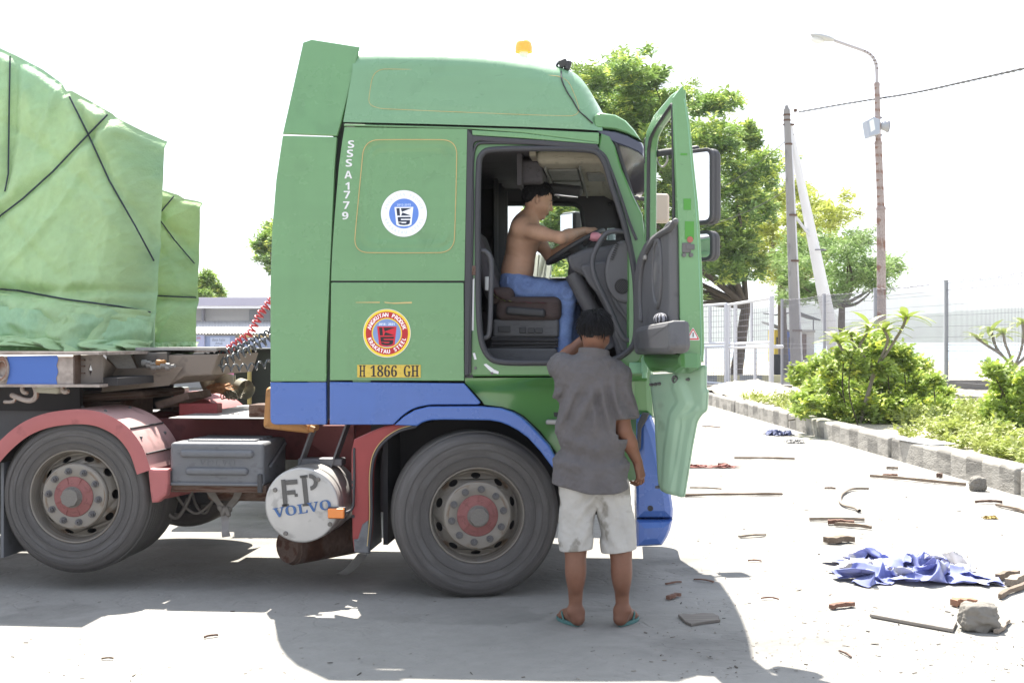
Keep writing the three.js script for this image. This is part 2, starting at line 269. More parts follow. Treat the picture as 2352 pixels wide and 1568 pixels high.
// hills over the water
const hillMat = S(lin(0.05, 0.085, 0.05), { roughness: 1, map: rep(tex(256, (u, v) => 0.5 + 0.9 * (nB(u, v) - 0.5) + 0.4 * (nD(u, v) - 0.5)), 40, 6) });
const ridge = (x0, x1, Z, dep, hf, n = 160) => sheet(n, 10, (u, v) => { const x = lerp(x0, x1, u), s = Math.sin(v * Math.PI); return new V3(x, -1 + hf(x) * s, -(Z + dep * (v - 0.5))); });
struct('hills', ridge(300, 3400, 2350, 500, (x) => 24 + 40 * Math.exp(-(((x - 950) / 330) ** 2)) + 14 * pn(x * 0.011, 3) + 5 * pn(x * 0.05, 8)), hillMat);
struct('hills', ridge(600, 4500, 4600, 1200, (x) => 60 + 110 * Math.exp(-(((x - 1350) / 420) ** 2)) + 30 * pn(x * 0.004, 5)), hillMat);
struct('hills', ridge(-2200, 600, 2600, 700, (x) => 70 + 45 * Math.exp(-(((x + 560) / 260) ** 2)) + 20 * pn(x * 0.006, 15)), hillMat);
// far shore wood: one mass of trees at the water line
// ================================================================ foliage
function leafCluster(n, len, wid, spread) {      // a spray of small bent leaves on one twig
  const pos = [], uv = [], idx = []; let s = 77; const r = () => { s = (s * 1664525 + 1013904223) >>> 0; return s / 4294967296; };
  for (let i = 0; i < n; i++) {
    const t = (i + 0.5) / n, side = i % 2 ? 1 : -1, a = side * (0.7 + 0.5 * r()), up = (r() - 0.3) * 0.8, b = new V3((t - 0.5) * spread, (r() - 0.5) * spread * 0.25, (r() - 0.5) * spread * 0.3);
    const d = new V3(Math.cos(a), up, Math.sin(a)).normalize(), w = new V3(-d.z, (r() - 0.5) * 0.8, d.x).normalize(), L_ = len * (0.7 + 0.6 * r()), k = pos.length / 3;
    const q = [b, b.clone().addScaledVector(d, L_ * 0.5).addScaledVector(w, wid / 2), b.clone().addScaledVector(d, L_).add(new V3(0, -L_ * 0.15, 0)), b.clone().addScaledVector(d, L_ * 0.5).addScaledVector(w, -wid / 2).add(new V3(0, wid * 0.2, 0))];
    for (const p of q) { pos.push(p.x, p.y, p.z); uv.push(0, 0); } idx.push(k, k + 1, k + 2, k, k + 2, k + 3);
  }
  const g = new THREE.BufferGeometry(); g.setAttribute('position', new THREE.Float32BufferAttribute(pos, 3)); g.setAttribute('uv', new THREE.Float32BufferAttribute(uv, 2)); g.setIndex(idx); g.computeVertexNormals(); return g;
}
const leafMat = (c) => P(c, { roughness: 0.6, transmission: 0.55, thickness: 0, specularIntensity: 0.4 });
function foliage(parent, name, clumps, per, geo, mat, s0, s1, tint, fill = 0.25) {
  const list = [];
  for (const c of clumps) for (let i = 0; i < Math.round(per * (c.k ?? 1)); i++) {
    const d = new V3(rr(-1, 1), rr(-1, 1), rr(-1, 1)); if (d.length() > 1 || d.length() < 0.05) { i--; continue; }
    const q = d.clone().normalize().multiplyScalar(Math.pow(rr(fill, 1), 0.6)); list.push([c.p.x + q.x * c.r.x, c.p.y + q.y * c.r.y, c.p.z + q.z * c.r.z, d, q.y]);
  }
  const m = new THREE.InstancedMesh(geo, mat, list.length), o = new THREE.Object3D(), col = new THREE.Color();
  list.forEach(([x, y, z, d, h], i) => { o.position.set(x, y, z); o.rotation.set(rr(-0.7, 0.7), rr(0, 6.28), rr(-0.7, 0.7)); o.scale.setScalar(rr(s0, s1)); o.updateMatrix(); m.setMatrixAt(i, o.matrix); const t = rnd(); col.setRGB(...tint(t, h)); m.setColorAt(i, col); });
  m.name = name; m.userData.kind = 'stuff'; shadows(m); parent.add(m); return m;
}
const inPoly = (x, y, p) => { let c = false; for (let i = 0, j = p.length - 1; i < p.length; j = i++) if ((p[i][1] > y) !== (p[j][1] > y) && x < (p[j][0] - p[i][0]) * (y - p[i][1]) / (p[j][1] - p[i][1]) + p[i][0]) c = !c; return c; };
function clumpsIn(px, Z, dz, sp, r) {         // clumps spread through the volume behind an outline
  const P_ = pairs(px), xs = P_.map((p) => p[0]), ys = P_.map((p) => p[1]), out = [];
  for (let y = Math.min(...ys); y < Math.max(...ys); y += sp) for (let x = Math.min(...xs); x < Math.max(...xs); x += sp) {
    const a = x + rr(-0.45, 0.45) * sp, b = y + rr(-0.45, 0.45) * sp; if (!inPoly(a, b, P_)) continue;
    const z = Z + rr(-dz, dz), p = at(a, b, z), q = r * rr(0.65, 1.25) * Z / FOC; out.push({ p, r: new V3(q, q * 0.72, q), k: rr(0.6, 1.3) });
  }
  return out;
}
M.bark = S(lin(0.12, 0.095, 0.075), { roughness: 1, map: rep(grimeTex, 2), bumpMap: speckTex, bumpScale: 0.03 });
function tree(name, label, px, Z, dz, sp, r, per, leaf, mat, s0, s1, tint, trunkPx, trunkW, limbs) {
  const t = thing(name, label, 'tree'); const cl = clumpsIn(px, Z, dz, sp, r);
  const base = at(trunkPx[0], trunkPx[1], Z); base.y = 0; const fork = at(trunkPx[2], trunkPx[3], Z), k = Z / FOC, gs = [];
  gs.push(cyl(base, fork, trunkW * k, trunkW * 0.7 * k, 10));
  part(t, 'trunk', merge(gs), M.bark);
  for (let i = 0; i < limbs; i++) { const c = cl[Math.floor(rnd() * cl.length)].p, mid = fork.clone().lerp(c, 0.5).add(new V3(rr(-0.4, 0.4), rr(-0.8, 0.1), rr(-0.5, 0.5))), cv = new THREE.CatmullRomCurve3([fork.clone().lerp(base, 0.08), mid, c]); const g = new THREE.TubeGeometry(cv, 12, 1, 7), p = g.attributes.position; for (let v = 0; v < p.count; v++) { const s = Math.floor(v / 8) / 12, ctr = cv.getPointAt(s), w = trunkW * k * lerp(0.5, 0.06, s); p.setXYZ(v, ctr.x + (p.getX(v) - ctr.x) * w, ctr.y + (p.getY(v) - ctr.y) * w, ctr.z + (p.getZ(v) - ctr.z) * w); } g.computeVertexNormals(); part(t, 'limb', g, M.bark); }
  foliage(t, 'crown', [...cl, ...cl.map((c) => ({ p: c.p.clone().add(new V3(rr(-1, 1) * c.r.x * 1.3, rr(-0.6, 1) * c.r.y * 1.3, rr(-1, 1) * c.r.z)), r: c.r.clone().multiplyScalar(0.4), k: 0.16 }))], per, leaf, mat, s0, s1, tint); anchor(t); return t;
}
const spray = leafCluster(12, 0.24, 0.085, 0.52), fern = leafCluster(16, 0.22, 0.06, 0.8), smallLeaf = leafCluster(9, 0.075, 0.045, 0.22);
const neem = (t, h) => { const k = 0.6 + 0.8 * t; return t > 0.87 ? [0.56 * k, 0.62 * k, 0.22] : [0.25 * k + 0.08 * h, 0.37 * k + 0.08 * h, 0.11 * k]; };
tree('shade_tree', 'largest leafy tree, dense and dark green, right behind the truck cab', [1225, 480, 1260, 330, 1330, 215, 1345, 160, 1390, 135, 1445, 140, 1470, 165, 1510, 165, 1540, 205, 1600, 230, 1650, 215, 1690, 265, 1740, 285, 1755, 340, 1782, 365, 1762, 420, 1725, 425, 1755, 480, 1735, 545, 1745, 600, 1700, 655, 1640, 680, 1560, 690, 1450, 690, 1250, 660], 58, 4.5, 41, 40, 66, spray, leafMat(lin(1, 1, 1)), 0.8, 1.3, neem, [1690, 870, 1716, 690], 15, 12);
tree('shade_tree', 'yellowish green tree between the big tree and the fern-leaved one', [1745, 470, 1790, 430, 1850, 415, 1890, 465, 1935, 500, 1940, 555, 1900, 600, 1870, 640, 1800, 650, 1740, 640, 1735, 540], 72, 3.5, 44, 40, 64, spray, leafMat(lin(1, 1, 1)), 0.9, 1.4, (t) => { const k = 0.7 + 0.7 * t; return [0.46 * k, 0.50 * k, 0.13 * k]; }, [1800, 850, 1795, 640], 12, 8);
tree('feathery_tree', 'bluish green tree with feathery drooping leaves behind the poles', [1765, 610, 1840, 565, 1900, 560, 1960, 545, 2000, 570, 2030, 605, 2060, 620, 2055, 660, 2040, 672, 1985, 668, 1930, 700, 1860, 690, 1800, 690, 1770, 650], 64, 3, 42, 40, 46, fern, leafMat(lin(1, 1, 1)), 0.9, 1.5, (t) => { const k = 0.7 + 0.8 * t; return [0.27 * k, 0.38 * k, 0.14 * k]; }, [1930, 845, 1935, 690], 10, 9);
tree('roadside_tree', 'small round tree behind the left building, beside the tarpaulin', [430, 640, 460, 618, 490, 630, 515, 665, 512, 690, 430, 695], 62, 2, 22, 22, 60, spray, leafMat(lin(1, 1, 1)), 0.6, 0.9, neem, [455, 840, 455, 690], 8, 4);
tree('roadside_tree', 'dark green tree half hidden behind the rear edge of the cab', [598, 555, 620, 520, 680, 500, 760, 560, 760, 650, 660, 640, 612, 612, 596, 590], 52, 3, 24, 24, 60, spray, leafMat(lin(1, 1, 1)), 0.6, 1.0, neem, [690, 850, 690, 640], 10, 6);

// ================================================================ fence, gate, poles
M.galv = S(lin(0.34, 0.35, 0.40), { roughness: 0.55, metalness: 0.3 });
M.wire = S(lin(0.15, 0.15, 0.18), { roughness: 0.6, metalness: 0.3 });
M.gateWhite = S(lin(0.5, 0.51, 0.56), { roughness: 0.6 });
M.poleConc = S(lin(0.30, 0.295, 0.30), { roughness: 0.9, map: rep(grimeTex, 1, 3) });
{
  const f = thing('mesh_fence', 'grey welded wire mesh fence with steel posts behind the bushes', 'fence');
  const posts = [[1797, 689, 40.6], [1894, 677, 36], [2011, 664, 32.2], [2174, 646, 28.2], [2440, 610, 23.6]];
  const P3 = posts.map(([x, y, Z]) => at(x, y, Z)); P3.forEach((p) => part(f, 'fence_post', merge(bx(0.075, p.y, 0.075, p.x, p.y / 2, p.z), bx(0.085, 0.02, 0.085, p.x, p.y + 0.01, p.z)), M.galv));
  for (let i = 0; i + 1 < P3.length; i++) {
    const a = P3[i], b = P3[i + 1], gs = [], n = Math.round(a.distanceTo(b) / 0.055); const h = Math.min(a.y, b.y) - 0.05, y0 = 0.32;
    for (let k = 1; k < n; k++) { const p = a.clone().lerp(b, k / n); gs.push(bx(0.0055, h - y0, 0.0055, p.x, (h + y0) / 2, p.z)); }
    const ang = Math.atan2(-(b.z - a.z), b.x - a.x), len = Math.hypot(b.x - a.x, b.z - a.z), m = a.clone().lerp(b, 0.5);
    for (let j = 0; j < 12; j++) { const y = lerp(y0, h, j / 11); gs.push(bx(len, 0.005, 0.005, m.x, y, m.z, 0, ang, 0)); }
    for (const y of [1.55, 1.42, h, h - 0.15, 0.75]) for (let k = 0; k < n; k++) { const p = a.clone().lerp(b, (k + 0.5) / n); gs.push(bx(0.085, 0.006, 0.006, p.x, y, p.z, 0, ang, k % 2 ? 0.9 : -0.9)); }
    const pn_ = part(f, 'mesh_panel', merge(gs), M.wire); pn_.userData.kind = 'stuff';
    const w = []; for (let k = 0; k <= 30; k++) { const p = a.clone().lerp(b, k / 30); p.y += 0.012 * Math.sin(k * 2.4) - 0.05 * Math.sin(k / 30 * 3.14); w.push(p); } part(f, 'barbed_wire', tube(w, 0.008, 90, 5), M.wire);
  }
  anchor(f);
  const leaf = (label, xa, xb, Za, Zb, bars, mesh) => {
    const g = thing('gate', label, 'gate'), G = (x, y) => at(x, y, 1 / lerp(1 / Za, 1 / Zb, (x - xa) / (xb - xa)));
    for (const [n, x0, y0, x1, y1, r] of bars) { const A = G(x0, y0), B = G(x1, y1); part(g, n, cyl(A, B, r, r, 10), M.gateWhite); }
    const gs = []; for (const [x0, x1, yt0, yt1, yb0, yb1] of mesh) { const n = 22; for (let i = 0; i <= n; i++) { const x = lerp(x0, x1, i / n), A = G(x, lerp(yt0, yt1, i / n)), B = G(x, lerp(yb0, yb1, i / n)); gs.push(cyl(A, B, 0.006, 0.006, 4, true)); } for (let j = 0; j <= 7; j++) gs.push(cyl(G(x0, lerp(yt0, yb0, j / 7)), G(x1, lerp(yt1, yb1, j / 7)), 0.006, 0.006, 4, true)); }
    part(g, 'mesh_infill', merge(gs), M.wire).userData.kind = 'stuff'; anchor(g);
  };
  leaf('white steel gate leaf standing next to the first fence post', 1673, 1773, 46.5, 39.6, [['rail', 1674, 701, 1773, 685, 0.05], ['rail', 1676, 791, 1771, 787, 0.05], ['rail', 1676, 799, 1771, 797, 0.05], ['rail', 1673, 884, 1773, 889, 0.05], ['upright', 1676, 701, 1675, 884, 0.05], ['upright', 1690, 699, 1690, 885, 0.065], ['upright', 1727, 694, 1727, 789, 0.05], ['upright', 1735, 798, 1735, 887, 0.055], ['gate_post', 1773, 680, 1772, 892, 0.075]], [[1676, 1773, 702, 686, 790, 787], [1676, 1773, 800, 798, 884, 889]]);
  leaf('white steel gate leaf partly hidden behind the open truck door', 1540, 1669, 50, 46.5, [['rail', 1540, 709, 1669, 699, 0.05], ['rail', 1540, 792, 1669, 789, 0.05], ['rail', 1540, 800, 1669, 797, 0.05], ['rail', 1540, 872, 1669, 883, 0.05], ['upright', 1632, 702, 1632, 790, 0.055], ['upright', 1622, 799, 1622, 879, 0.055], ['upright', 1580, 705, 1580, 876, 0.055], ['gate_post', 1669, 697, 1669, 886, 0.08]], [[1540, 1669, 710, 700, 791, 789], [1540, 1669, 801, 798, 872, 883]]);
  // small lock tube between gate and fence
  solo('gate_bar', 'short white bar joining the gate to the fence post', 'bar', cyl(at(1773, 797, 39.6), at(1797, 797, 40.4), 0.06, 0.06, 10), M.gateWhite);
  // low wall beyond the fence
  const lw = (x0, x1, Z, h, ybase) => { const a = at(x0, ybase, Z), b = at(x1, ybase, Z); return bx(b.x - a.x, h, 0.2, (a.x + b.x) / 2, h / 2, -Z); };
  solo('low_wall', 'long low grey wall on the sand beyond the mesh fence', 'wall', lw(2050, 2500, 44, 0.32, 890), S(lin(0.2, 0.19, 0.18), { roughness: 1, map: rep(grimeTex, 1) }));
  solo('low_wall', 'short grey concrete wall under the left gate leaf', 'wall', bx(5, 0.35, 0.3, at(1620, 900, 38).x, 0.17, -38), S(lin(0.24, 0.23, 0.22), { roughness: 1, map: rep(grimeTex, 1) }));
}
M.rustPole = S(lin(0.8, 0.74, 0.74), { roughness: 0.85, map: rep(rustTex, 1, 4) });
{
  const Z = 36, A = (x, y) => at(x, y, Z), p = thing('street_lamp', 'tall rusty street lamp with a long curved arm', 'street lamp');
  const base = A(2027, 900); base.y = 0.1; const seg = [[base, A(2024, 480), 0.125], [A(2024, 480), A(2018, 330), 0.10], [A(2018, 330), A(2015, 195), 0.075]];
  for (const [a, b, r] of seg) part(p, 'pole_section', merge(cyl(a, b, r, r * 0.97, 16), cyl(b.clone().add(new V3(0, -0.03, 0)), b.clone().add(new V3(0, 0.05, 0)), r * 1.12, r, 16)), M.rustPole);
  part(p, 'lamp_arm', tube([A(2015, 195), A(2014.5, 165), A(2011, 142), A(2002, 128), A(1988, 119), A(1950, 105), A(1918, 94)], 0.045, 60, 10), S(lin(0.42, 0.40, 0.42), { roughness: 0.6 }));
  const bands = []; for (const [x, y] of [[2014.8, 158], [2013, 148], [2010, 140], [2006, 132.5], [1999.5, 126], [1993, 121.5], [1986.5, 118.5]]) { const q = A(x, y); bands.push(new THREE.SphereGeometry(0.052, 10, 6).scale(1, 0.6, 1).translate(q.x, q.y, q.z)); } parts(p, 'tape_band', bands, M.rustDark);
  const h = A(1890, 86), hd = part(p, 'lamp_head', new THREE.SphereGeometry(1, 24, 12).scale(0.36, 0.09, 0.15).rotateZ(-0.24).translate(h.x, h.y, h.z), S(lin(0.45, 0.46, 0.47), { roughness: 0.5 }));
  const d = A(1879, 90); part(hd, 'lamp_bowl', new THREE.SphereGeometry(1, 20, 10).scale(0.2, 0.1, 0.13).rotateZ(-0.2).translate(d.x, d.y - 0.03, d.z), P(lin(0.8, 0.8, 0.78), { roughness: 0.2, transmission: 0.55, thickness: 0 }));
  anchor(p);
  const fl = thing('floodlight', 'grey floodlight strapped to the rusty lamp pole', 'floodlight'), c = A(2001, 296);
  part(fl, 'lamp_box', plate([[1984, 282], [1999, 273], [2014, 280], [2014, 312], [1990, 319]].map(([x, y]) => { const q = A(x, y); return new V2(q.x, q.y); }), -Z + 0.35, 0.5, 0.02), S(lin(0.36, 0.40, 0.48), { roughness: 0.5 }));
  part(fl, 'lens', plate([[1989, 284], [1999, 278], [2003, 303], [1993, 309]].map(([x, y]) => { const q = A(x, y); return new V2(q.x, q.y); }), -Z + 0.36, 0.015, 0.004), P(lin(0.75, 0.78, 0.78), { roughness: 0.1, clearcoat: 1 }));
  parts(fl, 'bracket', [cyl(A(2010, 271), A(2026, 271), 0.03), cyl(A(2010, 311), A(2026, 311), 0.03)], M.wire); anchor(fl);
  const k = thing('loudspeaker', 'small grey loudspeaker on the back of the lamp pole', 'loudspeaker'), s0 = A(2024, 290), s1 = A(2040, 290);
  part(k, 'horn', merge(cyl(new V3(s0.x, s0.y, s0.z), new V3(s1.x - 0.03, s1.y, s1.z), 0.10, 0.16, 16), cyl(new V3(s1.x - 0.03, s1.y, s1.z), new V3(s1.x, s1.y, s1.z), 0.18, 0.18, 16)), S(lin(0.4, 0.41, 0.44), { roughness: 0.6 })); part(k, 'rim_band', new THREE.TorusGeometry(0.17, 0.015, 6, 20).rotateY(Math.PI / 2).translate(s1.x, s1.y, s1.z), M.wire); anchor(k);
}
{
  const Z = 43, A = (x, y, z = Z) => at(x, y, z), u = thing('utility_pole', 'upright grey concrete utility pole with rusty bands', 'utility pole');
  const b = A(1831, 900); b.y = 0; part(u, 'pole', cyl(b, A(1807.5, 252), 0.185, 0.105, 18), M.poleConc); part(u, 'pole_cap', cyl(A(1807.5, 254), A(1807.2, 243), 0.09, 0.05, 14), M.poleConc);
  const bd = []; for (const [x, y, r] of [[1808, 265, 0.12], [1808.4, 277, 0.12], [1811.5, 332, 0.13], [1824, 600, 0.18], [1820, 495, 0.17], [1829, 760, 0.2]]) { const q = A(x, y); bd.push(cyl(q.clone().add(new V3(0, -0.03, 0)), q.clone().add(new V3(0, 0.03, 0)), r, r, 18)); } parts(u, 'steel_band', bd, M.rustDark);
  const q = A(1812, 287); part(u, 'crossarm', merge(rb(0.36, 0.06, 0.08, 0.01, q.x, q.y, q.z), rb(0.1, 0.1, 0.1, 0.02, q.x + 0.2, q.y + 0.45, q.z + 0.1)), M.rustDark);
  part(u, 'conduit', cyl(A(1841, 830), A(1817, 300), 0.055, 0.045, 10), S(lin(0.6, 0.61, 0.66), { roughness: 0.5 }));
  part(u, 'brace', cyl(A(1826, 496), A(1882, 570, 43.2), 0.05, 0.05, 10), S(lin(0.55, 0.56, 0.6), { roughness: 0.5 })); anchor(u);
  const s = thing('leaning_pole', 'pale concrete strut pole leaning against the utility pole', 'pole'); const e = A(1936, 800, 43.4); e.y = 0.1;
  part(s, 'pole', cyl(e, A(1813, 285, 43.1), 0.27, 0.10, 18), S(lin(0.7, 0.7, 0.73), { roughness: 0.9, map: rep(cleanTex, 1, 3) })); const q2 = A(1883, 575, 43.2); part(s, 'steel_band', new THREE.TorusGeometry(0.21, 0.02, 6, 20).rotateX(Math.PI / 2).translate(q2.x, q2.y, q2.z), M.wire); anchor(s);
  const w = (pts, r, label, tw) => { const c = new THREE.CatmullRomCurve3(pts), gs = []; for (const ph of tw ? [0, Math.PI] : [0]) { const o = []; for (let i = 0; i <= 260; i++) { const p = c.getPointAt(i / 260); if (tw) { p.y += Math.cos(i * 0.55 + ph) * r * 0.8; p.x += Math.sin(i * 0.55 + ph) * r * 0.8; } o.push(p); } gs.push(tube(o, r, 520, 5)); } solo('power_cable', label, 'cable', merge(gs), M.black, null); };
  w([A(1836, 258), at(1950, 238, 39), at(2100, 214, 33), at(2220, 188, 28.5), at(2420, 143, 22)], 0.016, 'twisted black cable running from the utility pole to the upper right', true);
  w([A(1824, 310), at(1720, 392, 47), at(1600, 470, 52)], 0.012, 'upper thin black wire sagging across the big tree', false);
  w([A(1822, 430), at(1720, 485, 47), at(1600, 530, 52)], 0.013, 'lower thin black wire sagging across the big tree', false);
}
// kiosk, hut and bin by the water
{
  const Z = 98, G = (x, y, z = Z) => at(x, y, z), bxp = (x0, y0, x1, y1, z, d) => { const a = G(x0, y0, z), b = G(x1, y1, z); return rb(b.x - a.x, a.y - b.y, d, 0.02, (a.x + b.x) / 2, (a.y + b.y) / 2, -z - d / 2); };
  const k = thing('kiosk', 'yellow and blue kiosk under a sagging dark roof', 'kiosk');
  part(k, 'wall', bxp(1780, 758, 1806, 832, Z, 2.5), S(lin(0.45, 0.34, 0.05), { roughness: 0.8 }), 'yellow wall'); part(k, 'wall', bxp(1807, 762, 1827, 832, Z - 0.1, 2.4), S(lin(0.04, 0.12, 0.5), { roughness: 0.8 }), 'blue wall');
  part(k, 'window', bxp(1784, 775, 1798, 800, Z - 0.15, 0.1), M.dark); part(k, 'window', bxp(1812, 775, 1824, 800, Z - 0.25, 0.1), M.dark);
  const rf = (x0, y0, x1, y1) => { const a = G(x0, y0), b = G(x1, y1); return bx(Math.hypot(b.x - a.x, b.y - a.y), 0.1, 4.5, (a.x + b.x) / 2, (a.y + b.y) / 2, -Z - 0.5, 0.05, 0, Math.atan2(b.y - a.y, b.x - a.x)); };
  parts(k, 'roof', [rf(1770, 722, 1822, 714), rf(1820, 714, 1874, 734)], S(lin(0.09, 0.10, 0.11), { roughness: 0.8 })); part(k, 'awning', rf(1764, 742, 1808, 760), S(lin(0.08, 0.085, 0.09), { roughness: 0.8 }));
  part(k, 'roof_post', bxp(1868, 728, 1870.5, 832, Z + 1, 0.1), M.wire); anchor(k);
  const h = thing('hut', 'white hut with a flat roof right of the kiosk', 'hut'); part(h, 'wall', bxp(1845, 764, 1871, 832, Z - 1.5, 2), S(lin(0.5, 0.5, 0.5), { roughness: 0.8 })); part(h, 'roof', bxp(1842, 758, 1874, 764, Z - 1.7, 2.4), M.steelLight); part(h, 'doorway', bxp(1843, 768, 1853, 826, Z - 1.62, 0.1), M.rustDark); anchor(h);
  const b = thing('rubbish_bin', 'black bin standing behind the gate post', 'bin'), bb = G(1794, 862, 55), r = 0.33; bb.y = 0; part(b, 'body', cyl(bb, bb.clone().add(new V3(0, 1.0, 0)), r * 0.85, r, 16), M.black); part(b, 'lid', cyl(bb.clone().add(new V3(0, 1.0, 0)), bb.clone().add(new V3(0, 1.08, 0)), r * 1.05, r * 0.9, 16), M.black); anchor(b);
  const kp = thing('painted_kerb', 'distant low kerb with yellow and black bands behind the gate', 'kerb'), gs = [[], []]; for (let i = 0; i < 14; i++) gs[i % 2].push(bx(0.9, 0.28, 0.3, 8.0 + i * 0.9 - 3, 0.14, -52)); gs[0].forEach((g) => part(kp, 'kerb_block', g, S(lin(0.5, 0.45, 0.28), { roughness: 0.9 }))); gs[1].forEach((g) => part(kp, 'kerb_block', g, S(lin(0.3, 0.3, 0.29), { roughness: 0.9 }))); anchor(kp);
}
// ================================================================ bushes, ground cover, frangipani
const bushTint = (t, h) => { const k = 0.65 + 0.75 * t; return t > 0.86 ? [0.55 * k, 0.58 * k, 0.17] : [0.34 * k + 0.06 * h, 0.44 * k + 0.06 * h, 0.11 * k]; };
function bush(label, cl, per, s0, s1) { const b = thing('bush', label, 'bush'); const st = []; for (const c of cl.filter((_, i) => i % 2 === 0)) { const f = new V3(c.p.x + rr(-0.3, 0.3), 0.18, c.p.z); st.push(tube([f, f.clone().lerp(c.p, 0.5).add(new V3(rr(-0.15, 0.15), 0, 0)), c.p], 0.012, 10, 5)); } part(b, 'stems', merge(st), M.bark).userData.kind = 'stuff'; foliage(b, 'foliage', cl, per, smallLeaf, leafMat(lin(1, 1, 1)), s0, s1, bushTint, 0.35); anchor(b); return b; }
const blob = (l) => l.map(([x, y, Z, r, k = 1]) => { const q = r * Z / FOC; return { p: at(x, y, Z), r: new V3(q, q * 0.8, q), k }; });
bush('largest bush, spreading bright green, between kerb and mesh fence', blob([[1850, 865, 28, 38], [1900, 840, 28, 38], [1960, 820, 27, 44], [2020, 830, 27, 45], [1900, 900, 25, 50, 1.4], [1960, 890, 25, 56, 1.6], [2030, 885, 25, 56, 1.6], [2090, 890, 25, 48, 1.3], [2140, 920, 24.5, 45, 1.2], [1930, 950, 23, 48, 1.4], [1990, 955, 22.5, 52, 1.6], [2060, 950, 22.5, 55, 1.6], [2120, 960, 22.5, 45, 1.2], [2000, 808, 27, 28, 0.5], [2060, 822, 27, 32, 0.6], [2110, 845, 27, 30, 0.6], [2165, 945, 23, 34], [1870, 930, 24, 36, 0.9], ...Array.from({ length: 95 }, () => { const a = rr(1835, 2185), Z = rr(22, 28); return [a, 1000 - 185 * Math.pow(rnd(), 0.8) * Math.exp(-(((a - 2010) / 150) ** 2)) - 40, Z, rr(9, 24), rr(0.12, 0.4)]; })]), 112, 0.9, 1.7);
bush('smaller bush at the right edge of the view', blob([[2310, 920, 20, 36], [2345, 900, 20, 44, 1.3], [2330, 970, 19, 50, 1.5], [2365, 985, 18.5, 56, 1.6], [2290, 1000, 18.5, 28, 0.7], [2400, 930, 19, 60, 1.4], ...Array.from({ length: 24 }, () => [rr(2270, 2370), rr(850, 1010), rr(18, 20), rr(9, 20), rr(0.1, 0.3)])]), 115, 0.8, 1.5);
{
  const cl = []; for (let i = 0; i < 150; i++) { const Z = rr(14, 26), x = kerbX(Z) + 0.45 + rnd() * rnd() * 5.5 + (Z < 19 ? 0.2 : 0.9), q = rr(0.12, 0.3); cl.push({ p: new V3(x, 0.26 + q * 0.3, -Z), r: new V3(q * 1.5, q * 0.7, q * 1.5), k: q * 5 }); }
  for (let i = 0; i < 60; i++) { const Z = rr(24, 31), x = kerbX(Z) + rr(0.5, 3), q = rr(0.1, 0.2); cl.push({ p: new V3(x, 0.26 + q * 0.3, -Z), r: new V3(q * 1.8, q * 0.6, q * 1.8), k: q * 3 }); }
  const g = foliage(scene, 'ground_cover', cl, 42, smallLeaf, leafMat(lin(1, 1, 1)), 0.7, 1.3, (t) => { const k = 0.7 + 0.7 * t; return [0.38 * k, 0.43 * k, 0.13 * k]; }, 0.3);
  meta(g, 'low bright green ground cover along the inside of the kerb', 'ground cover');
}
function leafBlade(l, w) { return sheet(4, 8, (u, v) => { const s = u * 2 - 1, ww = w * Math.pow(Math.sin(Math.PI * Math.min(1, 0.08 + v * 0.94)), 0.8); return new V3(s * ww, l * (0.25 * v - 0.45 * v * v) + 0.12 * w * Math.abs(s) , l * v); }); }
const fl1 = leafBlade(0.5, 0.065), frM = leafMat(lin(0.38, 0.46, 0.11));
function frangipani(label, Z, trunk, branches, n) {
  const t = thing('frangipani', label, 'small tree'), A = (x, y, z = Z) => at(x, y, z), b0 = A(trunk[0], trunk[1]); b0.y = 0.2;
  const bark = S(lin(0.24, 0.21, 0.18), { roughness: 0.9, map: rep(grimeTex, 5) }); part(t, 'trunk', cyl(b0, A(trunk[2], trunk[3]), trunk[4], trunk[4] * 0.8, 10), bark);
  for (const br of branches) {
    const pts = [A(trunk[2], trunk[3]), ...pairs(br.slice(1)).map(([x, y], i) => A(x, y, Z + br[0] * (i + 1) * 0.5))]; part(t, 'branch', capTube(pts, trunk[4] * 0.62, 20, 8), bark);
    const e = pts[pts.length - 1], dir = e.clone().sub(pts[pts.length - 2]).normalize();
    for (let i = 0; i < n; i++) { const m = part(t, 'leaf', fl1, frM); m.position.copy(e).addScaledVector(dir, -0.12 * (i / n)); const a = i * 2.4 + rr(-0.2, 0.2); m.lookAt(e.clone().add(new V3(Math.cos(a), rr(-0.25, 0.75), Math.sin(a)))); m.scale.setScalar(rr(0.7, 1.15)); }
  }
  anchor(t);
}
frangipani('frangipani with pale branches growing out of the big bush', 22.3, [1975, 960, 2010, 850, 0.04], [[0.2, 1975, 800, 1990, 770, 1996, 745], [-0.3, 2045, 800, 2075, 750, 2082, 728], [0.3, 1990, 830, 1960, 790, 1955, 765], [-0.2, 2030, 810, 2040, 780, 2030, 755], [0.1, 1975, 842, 1940, 810, 1922, 780]], 13);
frangipani('bare-branched frangipani behind the mesh fence at the right edge', 31, [2327, 900, 2330, 845, 0.055], [[0.1, 2300, 815, 2270, 795, 2245, 778], [-0.1, 2318, 810, 2310, 790, 2305, 765], [0.1, 2345, 810, 2352, 770, 2350, 740], [0.2, 2290, 800, 2280, 770, 2275, 755], [0, 2375, 800, 2390, 770, 2400, 740]], 14);

